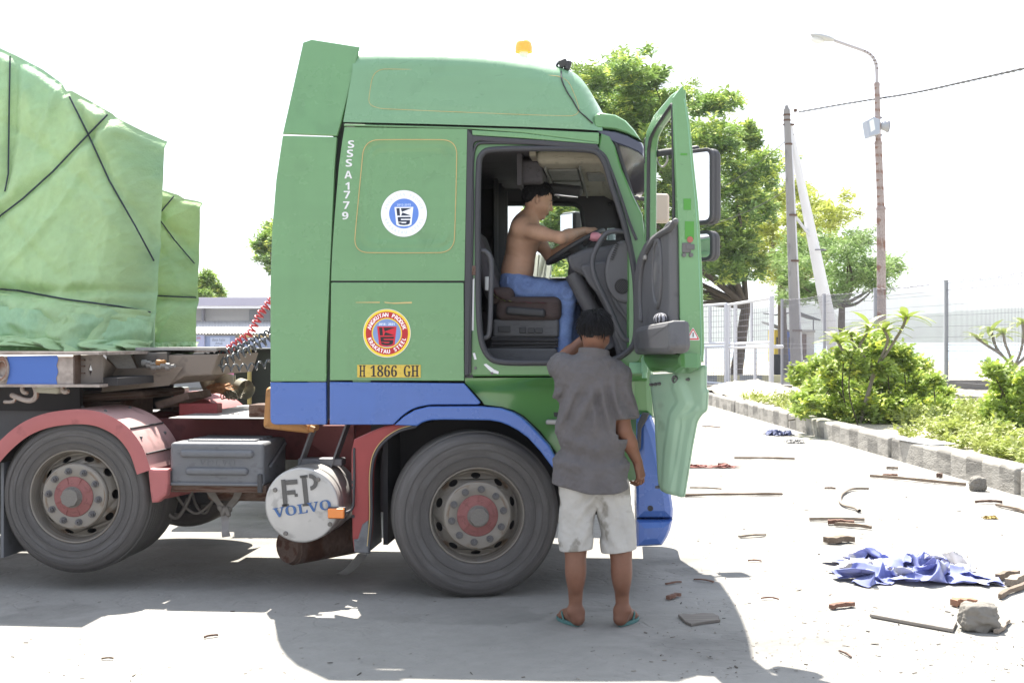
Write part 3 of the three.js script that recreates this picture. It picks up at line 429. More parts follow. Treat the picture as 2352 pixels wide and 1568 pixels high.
// ================================================================ street on the left, behind the trailer
{
  const Z = 46, G = (x, y, z = Z) => at(x, y, z), box = (x0, y0, x1, y1, z, d, r = 0.01) => { const a = G(x0, y0, z), b = G(x1, y1, z); return rb(b.x - a.x, a.y - b.y, d, r, (a.x + b.x) / 2, (a.y + b.y) / 2, -z - d / 2); };
  const b = thing('shop_building', 'long white shop building with a lilac grey roof edge', 'building'), wall = S(lin(0.6, 0.6, 0.61), { roughness: 0.9, map: rep(grimeTex, 0.5) });
  part(b, 'wall', box(200, 704, 760, 910, Z, 6), wall); part(b, 'roof', box(190, 684, 770, 703, Z - 0.8, 7.5), S(lin(0.40, 0.38, 0.46), { roughness: 0.7 })); part(b, 'fascia', box(190, 703, 770, 709, Z - 0.75, 0.2), M.white);
  part(b, 'pillar', box(462, 709, 467, 742, Z - 0.25, 0.25), S(lin(0.3, 0.3, 0.33))); part(b, 'window', box(572, 712, 620, 738, Z - 0.05, 0.1), S(lin(0.25, 0.26, 0.28), { roughness: 0.3 })); 
  const aw = sheet(160, 2, (u, v) => { const p = G(lerp(200, 760, u), lerp(738, 766, v), Z - 0.3 - 2.2 * v); p.y += 0.02 * Math.sin(u * 500); return p; }); part(b, 'corrugated_awning', aw, S(lin(0.62, 0.61, 0.6), { roughness: 0.6, metalness: 0.2 })); anchor(b);
  const ban = (label, x0, y0, x1, y1, z, draw, w = 512, h = 160) => { const c = document.createElement('canvas'); c.width = w; c.height = h; const x = c.getContext('2d'); draw(x, w, h); const t = new THREE.CanvasTexture(c); t.colorSpace = THREE.SRGBColorSpace; const a = G(x0, y0, z), e = G(x1, y1, z); const g = new THREE.BoxGeometry(e.x - a.x, a.y - e.y, 0.02); const m = S(0xffffff, { map: t, roughness: 0.7 }); solo('shop_banner', label, 'banner', g.translate((a.x + e.x) / 2, (a.y + e.y) / 2, -z), m); };
  ban('faded blue banner with handwritten words under the awning', 470, 772, 540, 802, Z - 2.3, (x, w, h) => { x.fillStyle = '#8f9cbd'; x.fillRect(0, 0, w, h); x.fillStyle = '#b9c2d8'; x.fillRect(90, 20, 330, 130); x.fillStyle = '#3a3d55'; x.font = 'italic 44px serif'; x.fillText('Rasa Italia', 120, 65); x.fillText('Amuk', 170, 108); x.fillText('Sam...', 150, 148); });
  ban('pale lilac banner with red print next to the tarpaulin', 440, 770, 469, 808, Z - 2.4, (x, w, h) => { x.fillStyle = '#a7abc8'; x.fillRect(0, 0, w, h); x.fillStyle = '#a04a42'; x.font = 'bold 34px sans-serif'; x.fillText('Good Day', 200, 40); x.fillStyle = '#c9c2d2'; x.fillRect(60, 60, 180, 90); });
  ban('cream and blue banner close to the truck cab', 548, 770, 622, 800, Z - 2.2, (x, w, h) => { x.fillStyle = '#8e9ab6'; x.fillRect(0, 0, w, h); x.fillStyle = '#c9b183'; x.fillRect(0, 0, w, 34); x.fillStyle = '#39466e'; x.fillRect(60, 60, 120, 60); });
  // dark side boards of a parked lorry bed, with a wooden stanchion
  const d = thing('cargo_bed', 'dark grey boarded cargo bed behind the truck chassis', 'cargo bed'); part(d, 'side_board', box(536, 803, 1330, 935, 11.75, 1.5), S(lin(0.055, 0.055, 0.058), { roughness: 0.95, map: rep(grimeTex, 1) })); part(d, 'top_rail', box(530, 800, 1330, 804, 11.7, 0.1), M.boxGrey); part(d, 'stanchion', box(567, 800, 575, 930, 11.68, 0.06), M.cream); part(d, 'shading_bed_floor', box(400, 905, 1330, 960, 11.8, 2.2), M.dark); for (const x of [700, 800, 1200]) part(d, 'wheel', cyl(at(x, 1010, 11.9).setY(0.45), at(x, 1010, 12.2).setY(0.45), 0.45, 0.45, 28), M.tyre); anchor(d);  // bed stretched out of view, floor run further left, to shade the ground
  const pk = thing('parcel', 'pink and orange parcel in the shade beside the cargo bed', 'parcel'); part(pk, 'parcel_body', box(505, 838, 524, 864, 16, 0.4, 0.03), S(lin(0.5, 0.12, 0.3), { roughness: 0.8 })); part(pk, 'parcel_top', box(497, 822, 522, 838, 16.1, 0.3, 0.03), S(lin(0.6, 0.3, 0.05), { roughness: 0.8 })); anchor(pk);
  solo('sign_board', 'small cream board hanging near the trailer nose', 'board', box(434, 859, 464, 868, 16, 0.03), S(lin(0.6, 0.52, 0.3), { roughness: 0.8 }));
}
// ================================================================ the tractor truck
const W = 2.45;
const truck = thing('tractor_truck', 'green and blue high-roof tractor truck with its driver door wide open', 'truck');
truck.position.copy(TO); truck.rotation.y = YAW;
const tp = (name, geo, mat, label) => part(truck, name, geo, mat, label);
const tg = (name, label) => { const g = new THREE.Group(); g.name = name; truck.add(g); if (label) g.userData.label = label; return g; };
const T3 = (arr, z) => pairs(arr).map(([x, y]) => L(x, y, z));
const T3z = (arr) => { const r = []; for (let i = 0; i < arr.length; i += 3) r.push(L(arr[i], arr[i + 1], arr[i + 2])); return r; };

// ---- high roof: a rounded shell over the traced outline
{
  const tilt = 0.16, y0 = L(900, 284, 0).y, R = 0.17;
  const topPx = [820, 114, 907, 112, 1000, 114, 1075, 117, 1150, 124, 1207, 133, 1245, 142, 1290, 153, 1322, 168, 1345, 192, 1362, 222, 1375, 250, 1384, 275];
  const zAt = (y) => -tilt * Math.max(0, y - y0);
  const map = (a) => pairs(a).map(([x, y]) => { let p = L(x, y, 0); for (let k = 0; k < 3; k++) p = L(x, y, zAt(p.y)); return new V2(p.x, p.y); });
  const top = smoothOpen(pairs(topPx).map(([x, y]) => { let p = L(x, y, -0.15); for (let k = 0; k < 3; k++) p = L(x, y, zAt(p.y) - 0.14); return new V2(p.x, p.y); }), 50), back = map([788, 281, 798, 225, 809, 165]), low = map([1384, 300, 1200, 292, 1000, 286, 792, 281]);
  const outline = [...back, ...top, ...low.slice(0, 3)];
  const rec = roundPts(map([845, 240, 857, 158, 1303, 174, 1338, 268, 870, 250]), 0.09);
  const recd = (x, y) => { const d = distLine(x, y, [...rec, rec[0]]); return -0.006 * (1 - sstep(0, 0.02, d)) ; };
  const zf = (x, y) => { const d = Math.min(distLine(x, y, top), R); return zAt(y) - R * (1 - Math.sqrt(Math.max(0, 1 - Math.pow(1 - d / R, 2)))) + recd(x, y); };
  const near = skin(outline, zf, 0.022);
  const far = near.clone(); far.scale(1, 1, -1).translate(0, 0, -W); { const i = far.index.array; for (let k = 0; k < i.length; k += 3) { const t = i[k]; i[k] = i[k + 1]; i[k + 1] = t; } far.computeVertexNormals(); }
  const crown = sheet(top.length - 1, 12, (u, v) => { const p = top[Math.round(u * (top.length - 1))], z = zf(p.x, p.y); const s = v * 2 - 1; return new V3(p.x + 0.05 * (1 - s * s) * sstep(0.6, 1, u), p.y + 0.05 * (1 - s * s), lerp(z, -W - z, v)); }, (u, v) => [u * 2, v * 2.4]);
  const xa = outline[0].x, xz = L(1370, 290, 0).x; const closing = [bx(xz - xa - 0.1, 0.02, W - 0.2, (xa + xz) / 2, y0 + 0.05, -W / 2), bx(0.03, top[0].y - y0 - 0.1, W - 0.5, xa + 0.12, (top[0].y + y0) / 2, -W / 2)];
  const roof = tp('roof', merge(near, far, crown, closing), M.green);
  roof.material = P(lin(0.19, 0.36, 0.20), { roughness: 0.48, clearcoat: 0.25, clearcoatRoughness: 0.4, map: rep(panelTex, 0.45), roughnessMap: roughTex });
  const rl = [...rec, rec[0]].map((p) => new V3(p.x, p.y, zf(p.x, p.y) + 0.003));
  part(roof, 'pinstripe', tube(rl, 0.0016, 160, 5), M.cream);
  // amber beacon, small black lamp with its loose cable on the roof corner
  const b = L(1203, 121, -1.3); const beacon = tg('beacon');
  part(beacon, 'beacon_base', cyl(new V3(b.x, b.y - 0.10, b.z), new V3(b.x, b.y + 0.0, b.z), 0.035, 0.03, 16), M.white);
  part(beacon, 'beacon_lens', new THREE.LatheGeometry([new V2(0.062, 0), new V2(0.062, 0.035), new V2(0.056, 0.065), new V2(0.04, 0.084), new V2(0, 0.092)], 24).translate(b.x, b.y, b.z), M.amber);
  const c = L(1297, 148, -0.16), gad = tg('roof_lamp');
  part(gad, 'lamp_housing', merge(rb(0.055, 0.05, 0.06, 0.012, c.x - 0.01, c.y + 0.005, c.z, 0.2, 0, 0.4), rb(0.035, 0.06, 0.05, 0.01, c.x + 0.02, c.y - 0.01, c.z, 0, 0.3, -0.3), capTube([new V3(c.x - 0.03, c.y + 0.02, c.z), new V3(c.x - 0.05, c.y - 0.01, c.z), new V3(c.x - 0.02, c.y - 0.045, c.z + 0.01)], 0.008, 12, 6)), M.black);
  part(gad, 'cable', tube(map([1288, 160, 1291, 185, 1303, 212, 1315, 230, 1330, 255, 1345, 268, 1362, 283]).map((p) => new V3(p.x, p.y, zf(p.x, p.y) + 0.006)), 0.0045, 50, 6), M.black);
  // gutter rail under the roof
  tp('gutter', merge(plate(LP([789, 285, 1000, 290, 1200, 296, 1376, 305, 1376, 328, 1200, 305.5, 1085, 297, 789, 290]), -0.005, 0.05, 0.006), plate(LP([1084, 299, 1200, 306, 1376, 328, 1374, 332, 1200, 318, 1084, 311]), -0.002, 0.05, 0.006)), M.green);
}
// ---- air deflectors behind the cab
{
  const g = plate(LP([687, 90, 695, 87.5, 707, 83, 818, 101, 809, 159, 798, 207, 782, 279, 773.5, 313, 648, 308]), 0, 0.035, 0.008);
  const p = g.attributes.position, y0 = L(700, 311, 0).y; for (let i = 0; i < p.count; i++) p.setZ(i, p.getZ(i) - 0.15 * Math.max(0, p.getY(i) - y0)); g.computeVertexNormals();
  const up = tp('upper_side_deflector', g, M.green);
  const q = L(752, 236, -0.11); part(up, 'bolt', cyl(new V3(q.x, q.y, q.z - 0.02), new V3(q.x, q.y, q.z + 0.015), 0.011, 0.011, 10), M.black);
  // roof deflector closing the gap between the two upper side pieces
  const a = L(712, 108, -0.16), b = L(780, 116, -0.16);
  tp('roof_deflector', merge(new THREE.BoxGeometry(a.distanceTo(b), 0.03, W - 0.3).rotateZ(Math.atan2(b.y - a.y, b.x - a.x)).translate((a.x + b.x) / 2, (a.y + b.y) / 2 - 0.24, -W / 2)), M.green);
  tp('lower_side_deflector', plate(roundPts(LP([648, 312, 773.5, 315, 768, 384, 760.5, 455, 755, 526, 751, 645, 749, 877, 620, 877, 620, 645, 624, 526, 633, 414]), 0.01), 0.0, 0.035, 0.008), M.green);
  tp('lower_side_deflector', plate(roundPts(LP([620, 879, 748.5, 879, 749, 976, 630, 976, 622, 972, 620, 962]), [0, 0, 0.01, 0.03, 0.02, 0.01]), 0.002, 0.04, 0.008), M.blue, 'blue lower end of the side deflector');
  // far side ones
  tp('far_side_deflector', plate(LP([620, 312, 777, 315, 755, 645, 753, 976, 620, 976]).map((p) => p), -W + 0.03, 0.03, 0.006), M.green);
}
// ---- cab side
{
  const rec = roundPts(LP([836, 322, 1050, 322, 1043, 581, 812, 581]), 0.1, 8);
  const inner = roundPts(LP([851, 338, 1035, 338, 1029, 562, 832, 562]), 0.085, 8);
  const inside = (x, y) => { let c = false; for (let i = 0, j = rec.length - 1; i < rec.length; j = i++) if ((rec[i].y > y) !== (rec[j].y > y) && x < (rec[j].x - rec[i].x) * (y - rec[i].y) / (rec[j].y - rec[i].y) + rec[i].x) c = !c; return c; };
  const z = (x, y) => { const d = distLine(x, y, [...inner, inner[0]]); const dr = distLine(x, y, [...rec, rec[0]]); return (inside(x, y) ? -0.012 * sstep(0, 0.035, dr) : 0) + 0.007 * (1 - sstep(0.004, 0.022, d)); };
  const up = tp('upper_side_panel', merge(skin(LP([791, 293, 1073, 297, 1066.5, 645.5, 760, 645.5, 762.5, 582, 769, 489, 778, 384, 785, 330]), z, 0.018)), M.green);
  part(up, 'pinstripe', tube([...rec, rec[0]].map((p) => new V3(p.x, p.y, 0.002)), 0.0028, 200, 5), M.cream);
  const low = tp('lower_side_panel', plate(roundPts(LP([760, 649.5, 1065, 650, 1066, 875.5, 757, 874]), 0.008), 0.001, 0.03, 0.004), M.green);
  // remains of a removed line
  parts(low, 'tape_scrap', [plate(LP([817, 694.8, 872, 694, 872, 696.5, 817, 696]), 0.003, 0.002, 0), plate(LP([882, 694, 900, 696, 946, 694, 946, 697.5, 905, 698.5, 884, 696.5]), 0.003, 0.002, 0)], M.cream);
  tp('side_skirt', plate(roundPts(LP([757, 878, 1065, 881, 1104, 926, 1098, 930, 985, 930, 950, 938, 925, 954, 903, 976, 757, 976]), [0.005, 0.005, 0.02, 0.01, 0.15, 0.08, 0.1, 0.005, 0.005]), 0.004, 0.04, 0.006), M.blue);
  tp('wheel_arch_flare', plate(LP([906, 977, 928, 957, 953, 942, 985, 934, 1100, 933.5, 1150, 938, 1177, 947, 1198, 959, 1218, 977, 1237, 997, 1262, 1025, 1277, 1055, 1279, 1080, 1268, 1073, 1242, 1038, 1213, 1006, 1190, 989, 1169, 978, 1150, 970.5, 1125, 966, 1022, 964.5, 990, 965.5, 970, 971, 958, 979]), 0.012, 0.10, 0.01), M.blue);
  // black backing plates added so seams and gaps look shaded
  tp('gap_backing', merge(plate(LP([790, 292, 1085, 297, 1085, 640, 1085, 870, 762, 870, 764, 600, 772, 450]), -0.02, 0.08, 0), plate(LP([640, 330, 700, 330, 700, 960, 640, 960]), -0.06, 0.03, 0), plate(LP([788, 276, 1376, 292, 1376, 312, 788, 298]), -0.10, 0.03, 0), plate(LP([770, 225, 815, 225, 806, 302, 758, 322]), -0.22, 0.03, 0), plate(LP([765, 285, 800, 282, 800, 880, 740, 976, 735, 600, 750, 330]), -0.10, 0.03, 0), plate(LP([770, 300, 800, 300, 826, 150, 806, 165, 780, 290]), -0.22, 0.03, 0)), M.black);
  tp('pillar_trim', merge(plate(LP([1073.5, 297, 1087, 313, 1086, 400, 1077, 862, 1066.8, 862, 1067.5, 645]), 0.006, 0.05, 0.006), plate(LP([1079, 311.5, 1372, 332, 1378, 346, 1365, 343, 1100, 324, 1090, 327, 1084, 340]), 0.004, 0.05, 0.006)), M.rubberTrim);
}
// ---- door opening
const openPx = [1099, 390, 1102, 362, 1112, 349, 1124, 345, 1352, 345, 1374, 352, 1388, 372, 1407, 432, 1429, 498, 1447, 568, 1458, 630, 1462, 704, 1460, 775, 1452, 798, 1412, 826, 1341, 834, 1262, 834, 1150, 832, 1128, 825, 1113, 806, 1103, 770, 1097, 551];
{
  const hole = LP(openPx, -0.03);
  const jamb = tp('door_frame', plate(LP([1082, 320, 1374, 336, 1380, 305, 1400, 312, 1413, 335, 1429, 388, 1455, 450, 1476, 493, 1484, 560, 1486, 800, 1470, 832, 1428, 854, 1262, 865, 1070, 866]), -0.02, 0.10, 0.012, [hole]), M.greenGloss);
  part(jamb, 'rubber_seal', tube(openPx.length ? LP(openPx, 0).map((p) => new V3(p.x, p.y, -0.012)) : [], 0.019, 220, 8, true), M.rubberTrim);
  part(jamb, 'rubber_seal', tube(T3([1079, 858, 1081, 700, 1085, 500, 1089, 345, 1098, 331, 1112, 329, 1250, 332, 1365, 343, 1388, 357, 1403, 390, 1425, 450, 1447, 515, 1462, 552], -0.008), 0.010, 160, 6), M.rubberTrim);
  parts(jamb, 'tape_scrap', [plate(LP([1110, 838, 1116, 836, 1135, 850, 1145, 854, 1144, 860, 1128, 856]), -0.015, 0.003, 0), plate(LP([1085, 640, 1089, 640, 1087, 760, 1083, 760]), -0.015, 0.003, 0), plate(LP([1085, 812, 1090, 811, 1094, 826, 1089, 827]), -0.015, 0.003, 0)], M.white);
  const bl = []; for (const [x, y] of [[1092, 846], [1130, 858], [1085, 640]]) { const p = L(x, y, -0.02); bl.push(cyl(new V3(p.x, p.y, -0.03), new V3(p.x, p.y, -0.014), 0.009, 0.009, 10)); }
  parts(jamb, 'bolt', bl, M.nut);
  const st = L(1089, 622, -0.02); part(jamb, 'lock_striker', rb(0.03, 0.06, 0.02, 0.006, st.x, st.y, -0.01), M.rustDark);
  // lower green body under the door, sweeping in towards the step
  const zf = (x, y) => { const a = L(1180, 950, 0); const s = sstep(-0.25, 0.35, x - a.x + (a.y - y) * 0.6); const e = sstep(0, 0.05, L(1100, 868, 0).y - y); const dy = L(1100, 868, 0).y - y; return -0.012 - 0.11 * s * e - 0.01 * e - 0.035 * sstep(0.03, 0.10, dy) + 0.05 * sstep(0.12, 0.42, dy) * (1 - s * 0.5); };
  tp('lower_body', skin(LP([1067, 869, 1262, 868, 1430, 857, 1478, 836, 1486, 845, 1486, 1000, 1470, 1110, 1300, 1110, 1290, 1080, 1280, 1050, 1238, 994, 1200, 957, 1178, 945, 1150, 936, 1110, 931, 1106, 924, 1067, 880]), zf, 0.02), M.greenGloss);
  const sp = L(1265, 970, -0.1); tp('step', rb(0.30, 0.03, 0.12, 0.01, sp.x + 0.12, sp.y, -0.13), M.steelLight); tp('step', rb(0.3, 0.03, 0.2, 0.01, sp.x + 0.22, sp.y - 0.42, -0.16), M.steelLight);
  // door hinge
  const h = L(1462, 846, -0.02); tp('door_hinge', merge(rb(0.09, 0.07, 0.06, 0.01, h.x, h.y, 0.0), rb(0.04, 0.1, 0.05, 0.01, h.x + 0.05, h.y + 0.02, 0.04), cyl(new V3(h.x + 0.05, h.y - 0.06, 0.05), new V3(h.x + 0.05, h.y + 0.08, 0.05), 0.016)), M.greenPale);
}
// ---- windscreen, sun visor, cab front
{
  const nearTop = L(1406, 316, -0.06), nearBot = L(1478, 545, -0.06);
  const ws = (ins) => sheet(16, 8, (u, v) => { const s = u * 2 - 1; const z = lerp(-0.06, -W + 0.06, u); const b = 0.06 * (1 - s * s); return new V3(lerp(nearTop.x, nearBot.x, v) + b - ins, lerp(nearTop.y, nearBot.y, v), z); });
  const w = tp('windscreen', ws(0), M.glassDirty);
  parts(w, 'window_seal', [tube([nearTop.clone(), nearBot.clone()].flatMap((p, i) => [p, p.clone().lerp(i ? nearTop : nearBot, 0.3)]).sort((a, b) => b.y - a.y).map((p) => p.add(new V3(0.012, 0, 0.01))), 0.014, 20, 6), tube([nearTop, nearBot].map((p) => new V3(p.x, p.y, -W + 0.05)), 0.016, 8, 6)], M.black);
  // sun blind seen through the windscreen
  part(w, 'sun_blind', sheet(10, 4, (u, v) => { const s = u * 2 - 1; return new V3(lerp(nearTop.x, nearBot.x, v * 0.34 + 0.06) + 0.06 * (1 - s * s) - 0.06, lerp(nearTop.y, nearBot.y, v * 0.34 + 0.06), lerp(-0.16, -W + 0.16, u)); }), M.headliner);
  const visor = (px) => { const pts = ccw(LP(px, -0.1)); const sh = new THREE.Shape(pts); const g = new THREE.ExtrudeGeometry(sh, { depth: W - 0.18, steps: 14, bevelEnabled: true, bevelThickness: 0.06, bevelSize: 0.012, bevelOffset: -0.012, bevelSegments: 4 }); g.translate(0, 0, -W + 0.09 - 0.0); const p = g.attributes.position; for (let i = 0; i < p.count; i++) { const s = (p.getZ(i) + W / 2) / (W / 2); p.setX(i, p.getX(i) + 0.05 * (1 - s * s)); } g.computeVertexNormals(); return toCreasedNormals(g, 0.7); };
  const v = tp('sun_visor', visor([1362, 284, 1363, 271, 1370, 264, 1380, 262, 1413, 267, 1436, 280, 1456, 302, 1472, 328, 1462, 322, 1438, 311, 1413, 303, 1366, 298]), M.green);
  part(v, 'visor_lens', visor([1366, 299.5, 1413, 305, 1440, 313.5, 1463, 325, 1473, 331, 1479, 346, 1477, 364, 1462, 354, 1440, 344, 1413, 335, 1390, 324, 1374, 313]), P(lin(0.05, 0.055, 0.09), { roughness: 0.25, clearcoat: 0.6 }));
  const front = (px, a, b) => plate(LP(px, -0.1), a, a - b, 0.05);
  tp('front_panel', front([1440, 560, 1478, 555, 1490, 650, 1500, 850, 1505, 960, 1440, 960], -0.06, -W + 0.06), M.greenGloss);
  tp('far_door_pillar', merge(plate(LP([1340, 300, 1400, 312, 1476, 493, 1484, 560, 1440, 560, 1395, 420, 1350, 352], -W + 0.1), -W + 0.1, 0.09, 0.01)), M.cabinDark);
  const bump = (px, a, b, bev) => { const g = plate(LP(px, -0.05), a, a - b, bev); const p = g.attributes.position; return g; };
  const bm = tg('bumper');
  part(bm, 'bumper_upper', bump([1462, 960, 1475, 951, 1496, 955, 1512, 1000, 1530, 1080, 1542, 1140, 1546, 1170, 1545, 1190, 1462, 1190], 0.0, -W, 0.05), M.blue);
  part(bm, 'bumper_lower', bump([1462, 1193, 1545, 1193, 1540, 1215, 1533, 1232, 1520, 1252, 1462, 1255], 0.012, -W - 0.01, 0.05), M.blue);
  part(bm, 'rubber_edge', plate(LP([1464, 975, 1476, 948, 1492, 950, 1486, 965, 1474, 985, 1472, 1030, 1464, 1040]), 0.02, 0.08, 0.01), M.black);
  const hp = L(1494, 1168, 0.0); part(bm, 'tow_hole', cyl(new V3(hp.x, hp.y, -0.03), new V3(hp.x, hp.y, 0.003), 0.018, 0.018, 16), M.dark);
}
// ---- inside of the cab
{
  const F = -W + 0.05, sill = L(1250, 832, 0).y, ceilY = L(1250, 342, 0).y;
  const xB = L(775, 500, 0).x, xF = L(1470, 600, 0).x;
  const hole = roundPts(LP([1148, 470, 1322, 470, 1336, 480, 1346, 560, 1345, 642, 1148, 642], F), 0.04, 4);
  const farSide = tp('far_side', plate(LP([790, 292, 1372, 296, 1400, 330, 1445, 480, 1470, 600, 1470, 880, 762, 880, 764, 600]).map((p) => p), F, 0.05, 0.004, [hole]), M.cabinDark);
  part(farSide, 'window_seal', tube(hole.map((p) => new V3(p.x, p.y, F + 0.01)), 0.02, 120, 6, true), M.rubberTrim);
  part(farSide, 'side_window', plate(hole, F - 0.02, 0.004, 0), M.glass);
  tp('rear_wall', bx(0.05, ceilY - sill + 0.35, W - 0.16, xB + 0.12, (ceilY + sill) / 2 + 0.1, -W / 2), M.cabinDark);
  tp('cab_floor', merge(bx(xF - xB, 0.06, W - 0.2, (xB + xF) / 2, sill - 0.05, -W / 2), bx(1.0, 0.36, 0.9, xB + 0.7, sill + 0.15, -W / 2), rb(0.55, 0.42, W - 0.3, 0.05, xB + 0.42, sill + 0.2, -W / 2)), M.cabinDark);
  tp('sleeper_curtain', sheet(60, 4, (u, v) => new V3(L(1092, 500, 0).x - 0.03 + 0.02 * Math.sin(u * 60) + 0.01 * Math.sin(u * 23), lerp(ceilY, sill + 0.1, v), lerp(-1.45, F, u))), M.dark);
  // ceiling: dark sleeper part and pale overhead console
  const xc = L(1240, 345, -0.6).x;
  tp('ceiling', merge(bx(xc - xB, 0.05, W - 0.2, (xB + xc) / 2, ceilY + 0.05, -W / 2)), M.cabinDark);
  const con = tp('overhead_console', merge(rb(0.50, 0.10, W - 0.5, 0.04, xc + 0.25, ceilY - 0.01, -W / 2, 0, 0, 0.0), rb(0.16, 0.10, W - 0.5, 0.04, xc + 0.47, ceilY - 0.04, -W / 2, 0, 0, -0.5), bx(0.04, 0.35, W - 0.4, xc - 0.02, ceilY + 0.16, -W / 2)), M.headliner);
  parts(con, 'console_door', [rb(0.2, 0.02, 0.5, 0.01, xc + 0.16, ceilY - 0.066, -0.75), rb(0.2, 0.02, 0.5, 0.01, xc + 0.16, ceilY - 0.066, -1.35), rb(0.14, 0.02, 0.4, 0.01, xc + 0.38, ceilY - 0.066, -0.9), bx(0.012, 0.03, 1.7, xc + 0.275, ceilY - 0.07, -W / 2), bx(0.012, 0.03, 1.7, xc + 0.05, ceilY - 0.07, -W / 2)], S(lin(0.2, 0.2, 0.19), { roughness: 0.7, map: grimeTex }));
  tp('overhead_shelf', merge(bx(0.03, 0.26, 1.7, xc - 0.12, ceilY - 0.05, -W / 2), rb(0.16, 0.16, 0.5, 0.03, xc - 0.05, ceilY - 0.08, -0.7)), M.cabinDark);
  const rm = L(1300, 437, -0.95); const rmg = tp('interior_mirror', rb(0.24, 0.075, 0.06, 0.03, rm.x, rm.y, rm.z, 0.5, 0, -0.12), M.black);
  part(rmg, 'mirror_glass', rb(0.17, 0.02, 0.045, 0.01, rm.x + 0.0, rm.y - 0.036, rm.z + 0.02, 0.6, 0, -0.12), M.mirror);
  // driver's seat
  const seat = tg('driver_seat'); const c = (x, y) => L(x, y, -0.62);
  const s0 = c(1150, 690), s1 = c(1290, 735), sw = 0.52;
  const seatBrown = S(lin(0.085, 0.06, 0.058), { roughness: 0.9, map: rep(grimeTex, 2) });
  part(seat, 'cushion', merge(rb(s1.x - s0.x + 0.02, s0.y - s1.y + 0.03, sw, 0.05, (s0.x + s1.x) / 2, (s0.y + s1.y) / 2, -0.62), rb(0.16, 0.12, sw - 0.02, 0.05, s0.x + 0.03, s0.y + 0.02, -0.62)), seatBrown);
  part(seat, 'backrest', rb(0.11, 0.5, sw - 0.04, 0.05, s0.x - 0.10, s0.y + 0.22, -0.66, 0, 0, 0.35), M.cabinDark);
  const b0 = c(1140, 735), b1 = c(1288, 776);
  part(seat, 'seat_base', rb(b1.x - b0.x, b0.y - b1.y, sw - 0.04, 0.02, (b0.x + b1.x) / 2, (b0.y + b1.y) / 2, -0.62), M.panelGrey);
  const sz = -0.62 + sw / 2 - 0.018; const sws = [];
  for (const [x, y, w, h] of [[1158, 757, 28, 14], [1201, 759, 15, 13], [1220, 760, 15, 12], [1238, 760, 16, 12]]) { const p = L(x, y, sz); sws.push(rb(w * 0.00288, h * 0.00288, 0.02, 0.004, p.x, p.y, sz)); }
  parts(seat, 'seat_switch', sws, M.black);
  const hd = L(1200, 717, -0.34); part(seat, 'adjust_lever', merge(rb(0.26, 0.055, 0.04, 0.02, hd.x + 0.02, hd.y, -0.345, 0, 0, -0.08)), M.black);
  const bel = []; for (let i = 0; i < 6; i++) { const q0 = c(1136, 778 + i * 4), q1 = c(1286, 778 + i * 4); bel.push(rb(q1.x - q0.x, 0.014, sw - 0.05 + (i % 2) * 0.03, 0.006, (q0.x + q1.x) / 2, q0.y, -0.62, 0, 0, 0.01 * (i - 2))); }
  parts(seat, 'bellows_fold', bel, M.dark);
  const c0 = c(1122, 800), c1 = c(1284, 836); part(seat, 'seat_box', rb(c1.x - c0.x, c0.y - c1.y + 0.06, sw, 0.015, (c0.x + c1.x) / 2, (c0.y + c1.y) / 2 - 0.03, -0.62), M.panelGrey);
  const belt = L(1119, 652, -0.2); part(seat, 'belt_buckle', rb(0.03, 0.09, 0.03, 0.008, belt.x, belt.y, belt.z), M.white);
  // dashboard
  const dashP = (px, z0, z1, bev = 0.03) => plate(roundPts(LP(px, z0), 0.03), z0, z0 - z1, bev);
  const dash = tg('dashboard');
  part(dash, 'dash_body', merge(dashP([1300, 590, 1345, 570, 1385, 566, 1440, 556, 1476, 570, 1476, 835, 1420, 835, 1395, 720, 1350, 640, 1310, 620], -0.30, -2.1), dashP([1330, 610, 1380, 600, 1462, 600, 1466, 690, 1458, 812, 1428, 812, 1408, 760, 1385, 690, 1350, 650], -0.16, -0.34, 0.02)), M.dash);
  part(dash, 'side_panel', merge(dashP([1408, 563, 1430, 550, 1448, 556, 1462, 640, 1462, 690, 1440, 700, 1412, 690, 1393, 660, 1388, 622, 1394, 590], -0.10, -0.2, 0.02), dashP([1400, 672, 1445, 690, 1462, 692, 1462, 770, 1440, 740, 1412, 705], -0.12, -0.2, 0.02)), M.panelGrey);
  const vt = L(1429, 658, -0.09); const vg = []; for (let i = -3; i <= 3; i++) vg.push(bx(Math.sqrt(1 - i * i / 16) * 0.08, 0.005, 0.01, vt.x, vt.y + i * 0.0105, -0.095, 0, 0, 0)); const vgm = merge(vg); vgm.translate(-vt.x, -vt.y, 0).rotateZ(0.9).translate(vt.x, vt.y, 0);
  part(dash, 'speaker_grille', merge(vgm, new THREE.TorusGeometry(0.044, 0.005, 6, 28).translate(vt.x, vt.y, -0.098)), M.dark);
  const vs = []; for (let i = 0; i < 8; i++) { const p = L(1405 + i * 1.9, 596 - i * 5, -0.09); vs.push(bx(0.02, 0.006, 0.012, p.x, p.y, -0.095, 0, 0, -0.3)); } parts(dash, 'air_vent', vs, M.dark);
  part(dash, 'column', merge(cyl(c(1330, 586), c(1372, 650), 0.065, 0.09, 16), cyl(c(1322, 570), c(1345, 610), 0.05, 0.06, 16), rb(0.12, 0.10, 0.14, 0.03, c(1345, 620).x, c(1345, 620).y, -0.62), cyl(L(1315, 630, -0.38), L(1405, 800, -0.38), 0.055, 0.05, 14), cyl(c(1345, 600), c(1330, 700), 0.11, 0.10, 14)), M.dash);
  // the shiny things on the dash top
  const pk = L(1395, 548, -0.45), gr = L(1408, 585, -0.35);
  part(dash, 'plastic_bag', new THREE.IcosahedronGeometry(0.045, 2).scale(1, 0.7, 0.8).translate(pk.x - 0.08, pk.y + 0.01, pk.z), S(lin(0.6, 0.25, 0.3), { roughness: 0.5 }));
